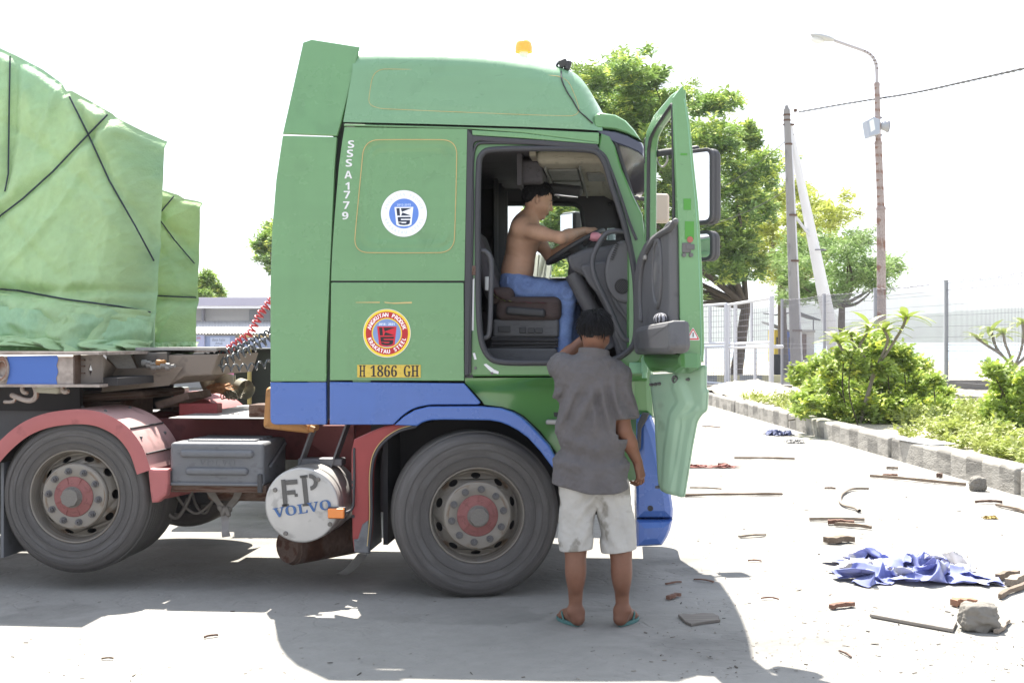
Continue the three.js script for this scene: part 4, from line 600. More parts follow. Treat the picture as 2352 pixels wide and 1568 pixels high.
  part(dash, 'green_cloth', rb(0.07, 0.08, 0.05, 0.02, gr.x - 0.05, gr.y + 0.0, gr.z), S(lin(0.12, 0.4, 0.08), { roughness: 0.8 }));
  part(dash, 'bottle', cyl(L(1404, 552, -0.9), L(1404, 525, -0.9), 0.03, 0.025, 12), P(lin(0.7, 0.8, 0.8), { roughness: 0.1, transmission: 0.7, thickness: 0 }));
  // steering wheel
  const st = tg('steering_wheel'), q = c(1322, 567.5), n = new V3(-0.5, 0.866, 0);
  const tor = new THREE.TorusGeometry(0.213, 0.017, 10, 56); tor.applyQuaternion(new THREE.Quaternion().setFromUnitVectors(new V3(0, 0, 1), n)); tor.translate(q.x, q.y, q.z);
  part(st, 'wheel_rim', tor, M.black);
  const e1 = new V3(0.866, 0.5, 0), e2 = new V3(0, 0, 1), sp = []; for (const a of [0.5, 2.64, 3.64, 5.78]) sp.push(cyl(q.clone().addScaledVector(n, -0.03), q.clone().addScaledVector(e1, Math.cos(a) * 0.21).addScaledVector(e2, Math.sin(a) * 0.21), 0.018, 0.013, 8));
  part(st, 'spokes', merge(sp, cyl(q.clone().addScaledVector(n, -0.07), q.clone().addScaledVector(n, 0.0), 0.06, 0.07, 18)), M.black);
  // grab handles
  tp('grab_handle', capTube(T3([1101, 577, 1114, 578, 1124, 588, 1128, 605, 1127.5, 675, 1124.5, 755, 1121, 772, 1110, 779], -0.05), 0.0165, 60, 8), M.dash);
  tp('grab_handle', capTube(T3([1432, 533, 1410, 532, 1393, 537, 1376, 560, 1363, 590, 1361, 610, 1368, 640, 1403, 714, 1425, 764, 1437, 780, 1457, 783], -0.09), 0.0165, 80, 8), M.dash);
  // white cloth hanging in the far window, far mirrors
  const cw = sheet(30, 14, (u, v) => { const a = L(lerp(1216, 1268 + 0 * v, u) - v * 6, lerp(585, 655, v) + 20 * (1 - u) * v, F + 0.12); return a.add(new V3(0.015 * Math.sin(u * 22), 0, 0.03 * Math.sin(u * 31 + v * 3))); });
  tp('hanging_cloth', cw, P(lin(0.75, 0.74, 0.68), { roughness: 0.9, transmission: 0.3, thickness: 0 }));
  const fm = (x0, y0, x1, y1, z, ry) => { const a = L(x0, y0, z), b = L(x1, y1, z); return [(a.x + b.x) / 2, (a.y + b.y) / 2, z, Math.abs(b.x - a.x), Math.abs(b.y - a.y), ry]; };
  const far = (d, gm) => { const g = tg('wing_mirror'); part(g, 'mirror_housing', rb(d[3], d[4], 0.09, 0.03, 0, 0, 0, 0, d[5], 0).translate(d[0], d[1], d[2]), gm); return g; };
  const mA = far(fm(1284, 488, 1340, 550, -2.72, -0.9), M.black); const ga = fm(1289, 494, 1336, 545, -2.72, -0.9);
  part(mA, 'mirror_glass', rb(ga[3], ga[4], 0.004, 0.001, 0, 0, 0.05).rotateY(ga[5]).translate(ga[0], ga[1], ga[2]), M.mirror);
  const mB = far(fm(1482, 446, 1537, 513, -2.62, 0.2), S(lin(0.5, 0.42, 0.34), { roughness: 0.5 }));
  part(mB, 'mirror_arm', merge(capTube(T3z([1400, 470, -2.4, 1450, 455, -2.55, 1490, 460, -2.62]), 0.018, 16, 6)), M.black);
}
// ---- wheels
function tyreProfile(Rt, wd) { return [[0.29, -0.03], [0.30, 0.0], [0.33, 0.018], [0.40, 0.028], [Rt * 0.85, 0.03], [Rt * 0.92, 0.016], [Rt * 0.965, -0.006], [Rt * 0.985, -0.03], [Rt, -0.06], [Rt, -wd + 0.04], [Rt * 0.97, -wd + 0.005], [Rt * 0.9, -wd - 0.01], [0.33, -wd], [0.29, -wd + 0.03]].map(([r, z]) => new V2(r, z)); }
const lathe = (pts, seg = 72) => new THREE.LatheGeometry(pts, seg).rotateX(Math.PI / 2).scale(1, 1, 1);
function makeWheel(Rt) {
  const w = new THREE.Group(); w.name = 'wheel';
  const wd = 0.285;
  const prof = tyreProfile(Rt, wd), curve = new THREE.SplineCurve(prof.slice(0, 9)).getPoints(30);
  const tyre = part(w, 'tyre', lathe([...curve, ...prof.slice(9)], 96), M.tyre);
  const ribs = []; for (const z of [-0.055, -0.10, -0.145, -0.19, -0.235]) ribs.push(lathe([[Rt - 0.004, z + 0.018], [Rt + 0.006, z + 0.016], [Rt + 0.006, z - 0.016], [Rt - 0.004, z - 0.018]].map(([r, zz]) => new V2(r, zz)), 96));
  parts(tyre, 'tread_rib', ribs, M.tread);
  const rg = []; for (const r of [Rt * 0.70, Rt * 0.79, Rt * 0.88]) rg.push(new THREE.TorusGeometry(r, 0.003, 5, 96).translate(0, 0, 0.0295));
  parts(tyre, 'sidewall_ring', rg, M.tyre);
  // rim: rolled lip, well, dished disc with hand holes
  const rim = part(w, 'rim', merge(lathe([[0.287, -0.02], [0.292, 0.006], [0.299, 0.012], [0.304, 0.004], [0.302, -0.02]].map(([r, z]) => new V2(r, z)), 80), lathe([[0.290, 0.0], [0.283, -0.025], [0.279, -0.06], [0.272, -0.085]].map(([r, z]) => new V2(r, z)), 80)), M.rim);
  const sh = new THREE.Shape(); sh.absarc(0, 0, 0.274, 0, Math.PI * 2); const hc = new THREE.Path(); hc.absarc(0, 0, 0.205, 0, Math.PI * 2, true); sh.holes.push(hc);
  for (let i = 0; i < 10; i++) { const a = (i + 0.5) / 10 * Math.PI * 2, e = new THREE.Path(); e.absellipse(Math.cos(a) * 0.245, Math.sin(a) * 0.245, 0.017, 0.031, 0, Math.PI * 2, true, a); sh.holes.push(e); }
  const disc = new THREE.ExtrudeGeometry(sh, { depth: 0.012, bevelEnabled: false, curveSegments: 48 }); { const p = disc.attributes.position; for (let i = 0; i < p.count; i++) { const r = Math.hypot(p.getX(i), p.getY(i)); p.setZ(i, p.getZ(i) - 0.03 - 0.07 * sstep(0.2, 0.275, r)); } disc.computeVertexNormals(); }
  part(w, 'rim_disc', merge(disc, lathe([[0.206, -0.03], [0.217, -0.022], [0.218, 0.0], [0.212, 0.014], [0.20, 0.02], [0.13, 0.02], [0.128, 0.0]].map(([r, z]) => new V2(r, z)), 64)), M.rim);
  const backd = part(w, 'brake_drum', lathe([[0.27, -0.16], [0.0, -0.16]].map(([r, z]) => new V2(r, z)), 40), M.dark);
  for (let i = 0; i < 10; i++) { const a = (i + 0.28) / 10 * Math.PI * 2, x = Math.cos(a) * 0.167, y = Math.sin(a) * 0.167; part(w, 'wheel_nut', nutG.clone().translate(x, y, 0), M.nut); }
  const hub = part(w, 'hub', merge(lathe([[0.130, 0.006], [0.131, 0.022], [0.126, 0.026], [0.08, 0.036], [0.074, 0.046], [0.0, 0.046]].map(([r, z]) => new V2(r, z)), 48)), M.hubRed);
  const fins = []; for (let i = 0; i < 8; i++) { const a = i / 8 * Math.PI * 2; fins.push(bx(0.05, 0.006, 0.012, 0.1, 0, 0.03).rotateZ(a)); }
  parts(hub, 'hub_fin', fins, M.hubRed);
  part(hub, 'hub_cap', merge(new THREE.CylinderGeometry(0.058, 0.066, 0.05, 8).rotateX(Math.PI / 2).rotateZ(0.3).translate(0, 0, 0.07), new THREE.CylinderGeometry(0.069, 0.069, 0.016, 24).rotateX(Math.PI / 2).translate(0, 0, 0.046)), M.capGrey);
  return w;
}
const nutG = merge(new THREE.CylinderGeometry(0.0165, 0.0165, 0.03, 6).rotateX(Math.PI / 2).translate(0, 0, 0.034), new THREE.CylinderGeometry(0.023, 0.023, 0.012, 14).rotateX(Math.PI / 2).translate(0, 0, 0.023), new THREE.CylinderGeometry(0.009, 0.009, 0.05, 8).rotateX(Math.PI / 2).translate(0, 0, 0.045));
const fw = makeWheel(0.525); { const p = L(1095, 1192, -0.03); fw.position.set(p.x, 0.523, -0.05); fw.rotation.y = 0.245; fw.rotation.z = 0; truck.add(fw); }
const rw = makeWheel(0.497); const rwP = L(170, 1141, -0.03); rw.position.set(rwP.x, L(170, 1141, -0.03).y, -0.04); rw.rotation.z = 0.35; truck.add(rw);
const plainWheel = (x, y, z, r, flip) => { const g = merge(lathe(tyreProfile(r, 0.285), 48), lathe([[0.3, -0.05], [0.26, -0.12], [0.1, -0.12], [0.0, -0.1]].map(([a, b]) => new V2(a, b)), 32)); if (flip) g.rotateY(Math.PI); g.translate(x, y, z); return tp('wheel', g, M.tyre, 'inner or far side wheel in the dark under the truck'); };
plainWheel(rwP.x, rwP.y, -0.37, 0.497); plainWheel(rwP.x, rwP.y, -W + 0.04, 0.497, true); plainWheel(fw.position.x, 0.523, -W + 0.05, 0.525, true);
plainWheel(rwP.x - 1.37, 0.5, -0.04, 0.5); plainWheel(rwP.x - 1.37, 0.5, -W + 0.04, 0.5, true);
tp('axle', merge(cyl(new V3(rwP.x, rwP.y, -0.2), new V3(rwP.x, rwP.y, -W + 0.2), 0.09), cyl(new V3(rwP.x - 1.37, 0.5, -0.2), new V3(rwP.x - 1.37, 0.5, -W + 0.2), 0.09), rb(0.4, 0.4, 0.45, 0.15, rwP.x, rwP.y, -W / 2), cyl(new V3(fw.position.x, 0.5, -0.3), new V3(fw.position.x, 0.5, -W + 0.3), 0.07)), M.dark);

// ---- mudguards
function archSheet(path, z0, z1, lip) {     // a curved fender over a path (x, y), with a downturned lip at the outer edge z0
  const n = path.length - 1;
  const top = sheet(n, 6, (u, v) => { const p = path[Math.round(u * n)]; return new V3(p.x, p.y, lerp(z0, z1, v)); }, (u, v) => [u * 1.6, v * 0.6]);
  const nrm = path.map((p, i) => { const a = path[Math.max(0, i - 1)], b = path[Math.min(n, i + 1)]; const t = b.clone().sub(a).normalize(); return new V2(t.y, -t.x); });
  const face = sheet(n, 2, (u, v) => { const i = Math.round(u * n), p = path[i], m = nrm[i]; return new V3(p.x + m.x * lip * v, p.y + m.y * lip * v, z0 + 0.012 * Math.sin(v * 3.14)); }, (u, v) => [u * 1.6, v * 0.12]);
  const inner = sheet(n, 1, (u, v) => { const i = Math.round(u * n), p = path[i], m = nrm[i]; return new V3(p.x + m.x * 0.012, p.y + m.y * 0.012, lerp(z0, z1, v)); });
  return [top, face, inner];
}
{
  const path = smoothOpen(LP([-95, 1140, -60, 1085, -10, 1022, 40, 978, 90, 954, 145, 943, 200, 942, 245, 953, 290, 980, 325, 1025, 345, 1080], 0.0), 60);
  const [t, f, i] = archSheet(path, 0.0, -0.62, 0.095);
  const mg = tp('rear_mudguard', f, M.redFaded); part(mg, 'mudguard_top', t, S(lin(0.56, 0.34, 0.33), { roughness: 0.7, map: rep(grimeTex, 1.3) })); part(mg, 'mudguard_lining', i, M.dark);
  const lowF = plate(LP([338, 1075, 352, 1078, 386, 1078, 386, 1115, 382, 1138, 362, 1155, 347, 1156, 343, 1130]), 0.005, 0.09, 0.02);
  const q = L(365, 1100, 0); part(mg, 'lower_flap', merge(lowF, sheet(2, 2, (u, v) => new V3(L(345 + 40 * u, 1075, 0).x, L(345, 1078 + 76 * v, 0).y - 0.0 * u, -0.06 - 0.5 * u))), M.redFaded);
  const bolts = []; for (const [k, z] of [[40, -0.08], [40, -0.5], [52, -0.06], [52, -0.5], [30, -0.3]]) { const p = path[k]; bolts.push(new THREE.SphereGeometry(0.012, 8, 6).translate(p.x, p.y + 0.004, z)); }
  parts(mg, 'bolt', bolts, M.nut);
  const seam = []; for (const k of [49, 56]) { const p = path[k]; seam.push(tube([new V3(p.x + 0.004, p.y + 0.004, -0.01), new V3(p.x + 0.004, p.y + 0.004, -0.6)], 0.006, 4, 5)); } parts(mg, 'panel_seam', seam, M.black);
  const path2 = path.map((p) => new V2(p.x + 0.02, p.y + 0.03)); const [t2, f2] = archSheet(path2, -W + 0.62, -W, 0.10); tp('far_mudguard', merge(t2, f2), M.redFaded);
  tp('mud_flap', merge(bx(0.02, 0.62, 0.55, L(15, 1180, 0).x - 0.06, L(15, 1175, 0).y, -0.33), bx(0.9, 0.75, 0.03, L(-100, 1000, 0).x, 1.05, -0.75)), M.boxGrey);
  // front one, behind the wheel
  const fp = smoothOpen(LP([826, 1272, 822, 1150, 824, 1075, 832, 1038, 850, 1012, 880, 988, 925, 972, 975, 968], -0.03), 50);
  const fo = LP([808, 1235, 812, 1268, 842, 1272, 850, 1220, 852, 1085, 860, 1045, 880, 1015, 915, 990, 955, 978, 955, 968, 925, 972, 880, 980, 855, 990, 812, 1010, 806, 1040], -0.03);
  const fm = tp('front_mudguard', plate(fo, -0.03, 0.12, 0.015), M.red);
  part(fm, 'mudguard_lining', sheet(50, 4, (u, v) => { const p = fp[Math.round(u * 50)]; return new V3(p.x + 0.035, p.y - 0.01, lerp(-0.05, -0.6, v)); }), M.boxGrey);
  part(fm, 'rubber_edge', tube(T3([846, 1268, 852, 1200, 853, 1085, 861, 1046, 881, 1016, 916, 991, 958, 979], -0.022), 0.011, 60, 6), M.rubberTrim);
  part(fm, 'pinstripe', tube(T3([843, 1255, 848.5, 1190, 849, 1085, 857, 1043, 878, 1012, 914, 987, 955, 975.5], -0.012), 0.0025, 60, 5), M.cream);
  part(fm, 'lower_flap', plate(LP([812, 1240, 822, 1238, 832, 1205, 846, 1195, 848, 1272, 814, 1270], -0.02), -0.012, 0.05, 0.01), M.boxGrey);
  const hs = []; for (const y of [1108, 1121, 1162, 1187]) { const p = L(810, y, -0.02); hs.push(new THREE.CylinderGeometry(0.011, 0.011, 0.012, 12).rotateX(Math.PI / 2).translate(p.x, p.y, -0.029)); } parts(fm, 'bolt_hole', hs, M.dark);
  part(fm, 'splash_guard', merge(bx(0.03, 0.9, 0.55, L(870, 1100, 0).x, 0.75, -0.5), bx(1.3, 0.03, 0.5, L(1090, 960, 0).x, L(1090, 966, 0).y + 0.03, -0.4), bx(1.6, 1.0, 0.04, L(1090, 1000, 0).x, 0.95, -0.72)), M.dark);
  tp('flap_bracket', sheet(16, 3, (u, v) => { const p = L(lerp(830, 778, u) + (v - 0.5) * 12, 1276 + 46 * (1 - Math.pow(1 - u, 1.6)) + (v - 0.5) * 12, -0.08); p.z = -0.05 - 0.14 * v; return p; }), M.steelLight);
  // side indicator on its stalk
  const ip = L(772, 1179.5, 0.04); const ind = tp('side_indicator', rb(0.105, 0.062, 0.035, 0.008, ip.x, ip.y, 0.04), M.orange);
  part(ind, 'indicator_base', merge(rb(0.115, 0.075, 0.02, 0.008, ip.x, ip.y, 0.018), capTube([new V3(ip.x + 0.05, ip.y, 0.02), new V3(ip.x + 0.09, ip.y + 0.02, 0), new V3(ip.x + 0.1, ip.y + 0.15, -0.02), new V3(ip.x + 0.1, ip.y + 0.4, -0.03)], 0.009, 24, 6)), M.black);
}
// ---- battery box, fuel tank, chassis
{
  const z0 = -0.06, z1 = -0.62, a = L(389, 1017, z0), b = L(605, 1118, z0), cx = (a.x + b.x) / 2, cy = (a.y + b.y) / 2, w = b.x - a.x, h = a.y - b.y;
  const box = tp('battery_box', rb(w, h, z0 - z1, 0.025, cx, cy, (z0 + z1) / 2), M.boxGrey);
  const ribs = []; for (const [y, ww] of [[1043, 178], [1083, 152]]) { const p = L(498, y, z0); ribs.push(rb(ww / 366 * 1.0, 0.05, 0.05, 0.022, p.x, p.y, z0)); }
  parts(box, 'pressed_rib', [...ribs, rb(w * 1.0, 0.02, 0.03, 0.008, cx, b.y + 0.012, z0 + 0.004)], M.boxGrey);
  const tr = []; for (let i = 0; i < 5; i++) tr.push(rb(w - 0.16, 0.025, 0.05, 0.012, cx, a.y, z0 - 0.13 - i * 0.09)); parts(box, 'lid_rib', tr, M.boxGrey);
  const lt = text('VOLVO', 0.036, serif, 0.004); lt.scale(1.35, 1, 1).translate(L(497, 1063, z0).x, L(497, 1063, z0).y, z0); part(box, 'embossed_lettering', lt, M.boxGrey);
  parts(box, 'latch', [rb(0.03, 0.10, 0.03, 0.008, a.x + 0.0, b.y + 0.05, z0 + 0.012), rb(0.03, 0.12, 0.03, 0.008, b.x - 0.02, b.y + 0.02, z0 + 0.012)], M.black);
  part(box, 'stay', capTube([new V3(b.x + 0.012, a.y - 0.04, z1 + 0.08), new V3(b.x + 0.012, b.y + 0.12, z0 - 0.12)], 0.012, 4, 6), M.boxGrey);
  part(box, 'carrier', merge(rb(w + 0.02, 0.05, z0 - z1 - 0.05, 0.01, cx, b.y - 0.02, (z0 + z1) / 2), rb(0.5, 0.14, 0.3, 0.04, cx + 0.1, b.y - 0.06, -0.45)), M.rustDark);
  // transverse round tank with its painted end plate
  const t = L(692, 1161, 0.0), R = 0.236, tk = tg('fuel_tank');
  part(tk, 'tank_shell', merge(lathe([[0.0, -1.05], [R - 0.02, -1.05], [R, -1.02], [R, -0.06], [R, -0.03]].map(([r, z]) => new V2(r, z)), 64), lathe([[R + 0.004, -0.5], [R + 0.008, -0.49], [R + 0.008, -0.44], [R + 0.004, -0.43]].map(([r, z]) => new V2(r, z)), 64), lathe([[R + 0.004, -0.16], [R + 0.007, -0.155], [R + 0.007, -0.13], [R + 0.004, -0.125]].map(([r, z]) => new V2(r, z)), 64)).translate(t.x, t.y, 0), M.alu);
  const ends = part(tk, 'end_plate', lathe([[R - 0.004, -0.035], [R + 0.002, -0.03], [R + 0.003, -0.01], [R - 0.01, 0.0], [0.0, 0.006]].map(([r, z]) => new V2(r, z)), 64).translate(t.x, t.y, 0), M.alu);
  const zt = 0.008, put = (g, px, py, rot) => { const p = L(px, py, zt); return g.rotateZ(rot).translate(p.x, p.y, zt - 0.001); };
  const stencil = S(lin(0.13, 0.125, 0.12), { roughness: 0.85, map: rep(grimeTex, 5) });
  const bars = (l) => merge(l.map(([x, y, w, h]) => bx(w, h, 0.003, x, y, 0)));
  part(ends, 'lettering', merge(put(bars([[-0.045, -0.01, 0.028, 0.17], [0.005, 0.055, 0.08, 0.03], [0.0, -0.01, 0.055, 0.028], [0.03, -0.03, 0.02, 0.02], [-0.045, -0.09, 0.045, 0.018]]), 668, 1128, 0.09), put(merge(bars([[-0.035, -0.02, 0.03, 0.19], [-0.035, -0.11, 0.055, 0.016], [-0.035, 0.07, 0.05, 0.016]]), new THREE.ExtrudeGeometry((() => { const s = new THREE.Shape(); s.absarc(0, 0, 0.052, -Math.PI / 2, Math.PI / 2); s.absarc(0, 0, 0.026, Math.PI / 2, -Math.PI / 2, true); return s; })(), { depth: 0.003, bevelEnabled: false }).translate(0.0, 0.03, -0.0015)), 712, 1119, 0.11)), stencil);
  part(ends, 'lettering', put(textFit('VOLVO', 0.375, 0.062, serif), 693, 1169, 0.165), S(lin(0.06, 0.13, 0.30), { roughness: 0.7 }));
  const bl = []; for (const [x, y] of [[631, 1126], [730, 1102], [757, 1205], [655, 1226]]) { const p = L(x, y, 0.005); bl.push(new THREE.CylinderGeometry(0.013, 0.015, 0.012, 12).rotateX(Math.PI / 2).translate(p.x, p.y, 0.008)); } parts(ends, 'bolt', bl, M.capGrey);
  const br = L(735, 1050, -0.35); parts(tk, 'tank_bracket', [bx(0.012, 0.34, 0.14, br.x - 0.10, br.y + 0.06, -0.4, 0, 0, -0.35), bx(0.012, 0.34, 0.14, br.x + 0.12, br.y + 0.06, -0.4, 0, 0, -0.35), rb(0.3, 0.05, 0.12, 0.01, br.x, t.y + R + 0.005, -0.4)], M.boxGrey);
  const ex = L(715, 1262, -0.5); tp('silencer', merge(cyl(new V3(ex.x - 0.14, ex.y + 0.02, -0.5), new V3(ex.x + 0.2, ex.y + 0.04, -0.9), 0.13, 0.13, 24), cyl(new V3(ex.x - 0.14, ex.y + 0.02, -0.5), new V3(ex.x - 0.16, ex.y + 0.02, -0.47), 0.125, 0.11, 24)), M.rustDark);
  // frame rails with punched holes, cross members, perforated walkway plate
  const rail = (z) => { const y0 = 0.80, y1 = 1.07, xa = -6.2, xb = 1.1, s = new THREE.Shape([new V2(xa, y0), new V2(xb, y0), new V2(xb, y1), new V2(xa, y1)]); for (let x = xa + 0.2; x < xb - 0.1; x += 0.11) { const h = new THREE.Path(); h.absarc(x, (y0 + y1) / 2 + 0.06 * Math.sin(x * 7), 0.012, 0, 6.283, true); s.holes.push(h); } const g = new THREE.ExtrudeGeometry(s, { depth: 0.01, bevelEnabled: false, curveSegments: 5 }).translate(0, 0, z); return [g, bx(xb - xa, 0.012, 0.09, (xa + xb) / 2, y1, z - 0.045), bx(xb - xa, 0.012, 0.09, (xa + xb) / 2, y0, z - 0.045)]; };
  tp('frame_rail', merge(rail(-0.80)), M.chassis); tp('frame_rail', merge(rail(-1.62)), M.chassis);
  [-5, -3.9, -2.6, -1.3, 0.3].forEach((x) => tp('cross_member', bx(0.1, 0.2, 0.82, x, 0.93, -1.21), M.chassis));
  const wy = 1.105, s = new THREE.Shape([new V2(-2.12, 0.34), new V2(-1.15, 0.34), new V2(-1.15, 2.1), new V2(-2.12, 2.1)]);
  for (let i = 0; i < 11; i++) for (let j = 0; j < 20; j++) if ((i + j) % 2 && rnd() < 0.55) { const h = new THREE.Path(); h.absarc(-2.05 + i * 0.083, 0.42 + j * 0.083, 0.017, 0, 6.283, true); s.holes.push(h); }
  tp('walkway_plate', new THREE.ExtrudeGeometry(s, { depth: 0.006, bevelEnabled: false, curveSegments: 6 }).rotateX(-Math.PI / 2).translate(0, wy, 0), M.steelLight);
  tp('fifth_wheel', merge(rb(0.95, 0.06, 0.9, 0.03, rwP.x - 0.3, 1.22, -W / 2, 0, 0, 0.05), bx(0.5, 0.12, 0.7, rwP.x - 0.3, 1.13, -W / 2), bx(0.25, 0.05, 0.5, rwP.x + 0.35, 1.20, -W / 2 + 0.1, 0, 0, 0.3)), M.rustDark);
  const rbk = L(455, 942, -0.9); tp('frame_bracket', merge(rb(0.28, 0.09, 0.12, 0.008, rbk.x, rbk.y, -0.95), bx(0.55, 0.02, 0.1, rbk.x + 0.1, rbk.y - 0.09, -0.86)), M.red);
  const gr = L(330, 915, -1.4); tp('equipment_box', rb(0.24, 0.11, 0.3, 0.01, L(392, 905, -2.3).x, L(392, 905, -2.3).y, -2.25), S(lin(0.28, 0.36, 0.31), { roughness: 0.7, map: grimeTex }));
  tp('engine_block', merge(rb(1.2, 0.7, 0.9, 0.1, 0.3, 0.85, -W / 2), rb(0.5, 0.6, 0.5, 0.1, -1.0, 0.75, -W / 2), bx(1.6, 0.25, 0.05, -0.2, 1.2, -0.75)), M.dark);
  tp('inner_panel', merge(plate(LP([700, 978, 812, 978, 812, 1130, 760, 1060, 700, 1010], -0.6), -0.62, 0.05, 0.01)), M.chassis);
  // hoses and straps hanging under the frame
  const hs = []; const hp = (a, z) => pairs(a).map(([x, y]) => L(x, y, z));
  hs.push(tube(hp([380, 1150, 390, 1185, 405, 1190, 425, 1165, 440, 1130], -0.5), 0.012, 30, 6), tube(hp([400, 1130, 420, 1160, 450, 1180, 480, 1160, 500, 1130], -0.5), 0.010, 30, 6), tube(hp([375, 1140, 385, 1170, 410, 1182, 430, 1145], -0.6), 0.010, 30, 6), tube(hp([440, 1130, 452, 1165, 470, 1180, 490, 1150, 520, 1125], -0.65), 0.010, 30, 6));
  hs.forEach((g) => tp('air_hose', g, M.strapDark));
  tp('brake_chamber', merge(cyl(L(400, 1150, -0.9), L(470, 1150, -0.9), 0.09, 0.1, 18), rb(0.5, 0.1, 0.3, 0.03, L(440, 1130, -0.8).x, L(440, 1140, -0.8).y, -0.85)), M.dark);
}
// ---- stickers and lettering on the cab
function ringText(ctx, str, cx, cy, r, a0, a1, flip) {
  const n = str.length; for (let i = 0; i < n; i++) { const a = a0 + (a1 - a0) * (n === 1 ? 0.5 : i / (n - 1)); ctx.save(); ctx.translate(cx + Math.cos(a) * r, cy + Math.sin(a) * r); ctx.rotate(a + (flip ? -Math.PI / 2 : Math.PI / 2)); ctx.fillText(str[i], 0, 0); ctx.restore(); }
}
function logoTex(kind) {
  const n = 512, c = document.createElement('canvas'); c.width = c.height = n; const x = c.getContext('2d'), m = n / 2;
  const disc = (r, f) => { x.fillStyle = f; x.beginPath(); x.arc(m, m, r, 0, 7); x.fill(); };
  x.textAlign = 'center'; x.textBaseline = 'middle';
  const old = kind === 'old';
  if (old) { disc(256, '#f2f4f8'); disc(165, '#5f86d6'); } else { disc(256, '#e8e6e0'); disc(250, '#f0d23c'); disc(226, '#b8242c'); disc(162, '#f0d23c'); disc(150, '#7f97c8'); }
  x.font = (old ? 'bold 46px' : 'bold 58px') + ' sans-serif'; x.fillStyle = old ? '#d3dae6' : '#ffffff';
  const rr_ = old ? 208 : 194;
  ringText(x, 'ANGKUTAN PRODUK', m, m, rr_, -Math.PI + 0.30, -0.30, false); ringText(x, 'KRAKATAU STEEL', m, m, rr_, Math.PI - 0.33, 0.33, true);
  x.font = 'bold 33px sans-serif'; x.fillStyle = old ? '#c9d6ee' : '#eef'; x.fillText(old ? '2012-2015' : '2018 - 2021', m, m - 96);
  const dk = old ? '#1c2740' : '#1d1a20', lt = old ? '#f4f6fa' : '#cf1f34';
  const pol = (f, ...p) => { x.fillStyle = f; x.beginPath(); x.moveTo(m + p[0], m + p[1]); for (let i = 2; i < p.length; i += 2) x.lineTo(m + p[i], m + p[i + 1]); x.closePath(); x.fill(); };
  pol(lt, -105, -72, 105, -72, 84, 122, 60, 136, 0, 142, -60, 136, -84, 122);
  pol(dk, -84, -60, -48, -60, -42, 24, -74, 24); pol(dk, -36, -60, 88, -60, -22, -18); pol(dk, -32, 24, 82, 24, -16, -12);
  pol(dk, -70, 38, 76, 38, 74, 58, -34, 58, -32, 72, 70, 72, 64, 112, 40, 124, 0, 128, -40, 124, -60, 112, -62, 98, -30, 98, -24, 106, 24, 106, 30, 92, -64, 92);
  const t = new THREE.CanvasTexture(c); t.colorSpace = THREE.SRGBColorSpace; return t;
}
{
  const stick = (px, py, r, kind, host) => { const p = L(px, py, 0), g = new THREE.CircleGeometry(r, 64).translate(p.x, p.y, kind === 'old' ? -0.0065 : 0.0045); tp('round_sticker', g, P(0xffffff, { map: logoTex(kind), roughness: 0.45 }), kind === 'old' ? 'round white and blue sticker' : 'round red and yellow sticker'); };
  stick(927, 491, 0.147, 'old'); stick(888.5, 766, 0.153, 'new');
  const a = L(820, 838.5, 0.006), b = L(966, 868, 0.006), yl = S(lin(0.78, 0.56, 0.09), { roughness: 0.6, map: rep(grimeTex, 2) });
  const pl = tp('number_board', rb(b.x - a.x, a.y - b.y, 0.004, 0.002, (a.x + b.x) / 2, (a.y + b.y) / 2, 0.004), yl);
  const blk = S(lin(0.025, 0.022, 0.03), { roughness: 0.7 });
  const q = (s, x, w) => textFit(s, w / 366, 26.5 / 366, serif).translate(L(x, 853, 0.006).x, L(x, 853, 0.006).y, 0.0045);
  part(pl, 'lettering', merge(q('H', 832, 15), q('1866', 881, 62), q('GH', 944.5, 35)), blk);
  const vl = []; for (const [s, x, y] of [['S', 806, 332], ['S', 803.5, 353], ['S', 801, 375], ['A', 799.5, 402], ['1', 797.5, 428], ['7', 796.5, 448], ['7', 795, 472], ['9', 792.5, 496]]) { const p = L(x, y, 0.003); vl.push(textFit(s, (s === '1' ? 10 : s === 'A' ? 18 : 15) / 366, 17.5 / 366).translate(p.x, p.y, 0.001)); }
  vl.forEach((g) => tp('letter', g, M.white));
}
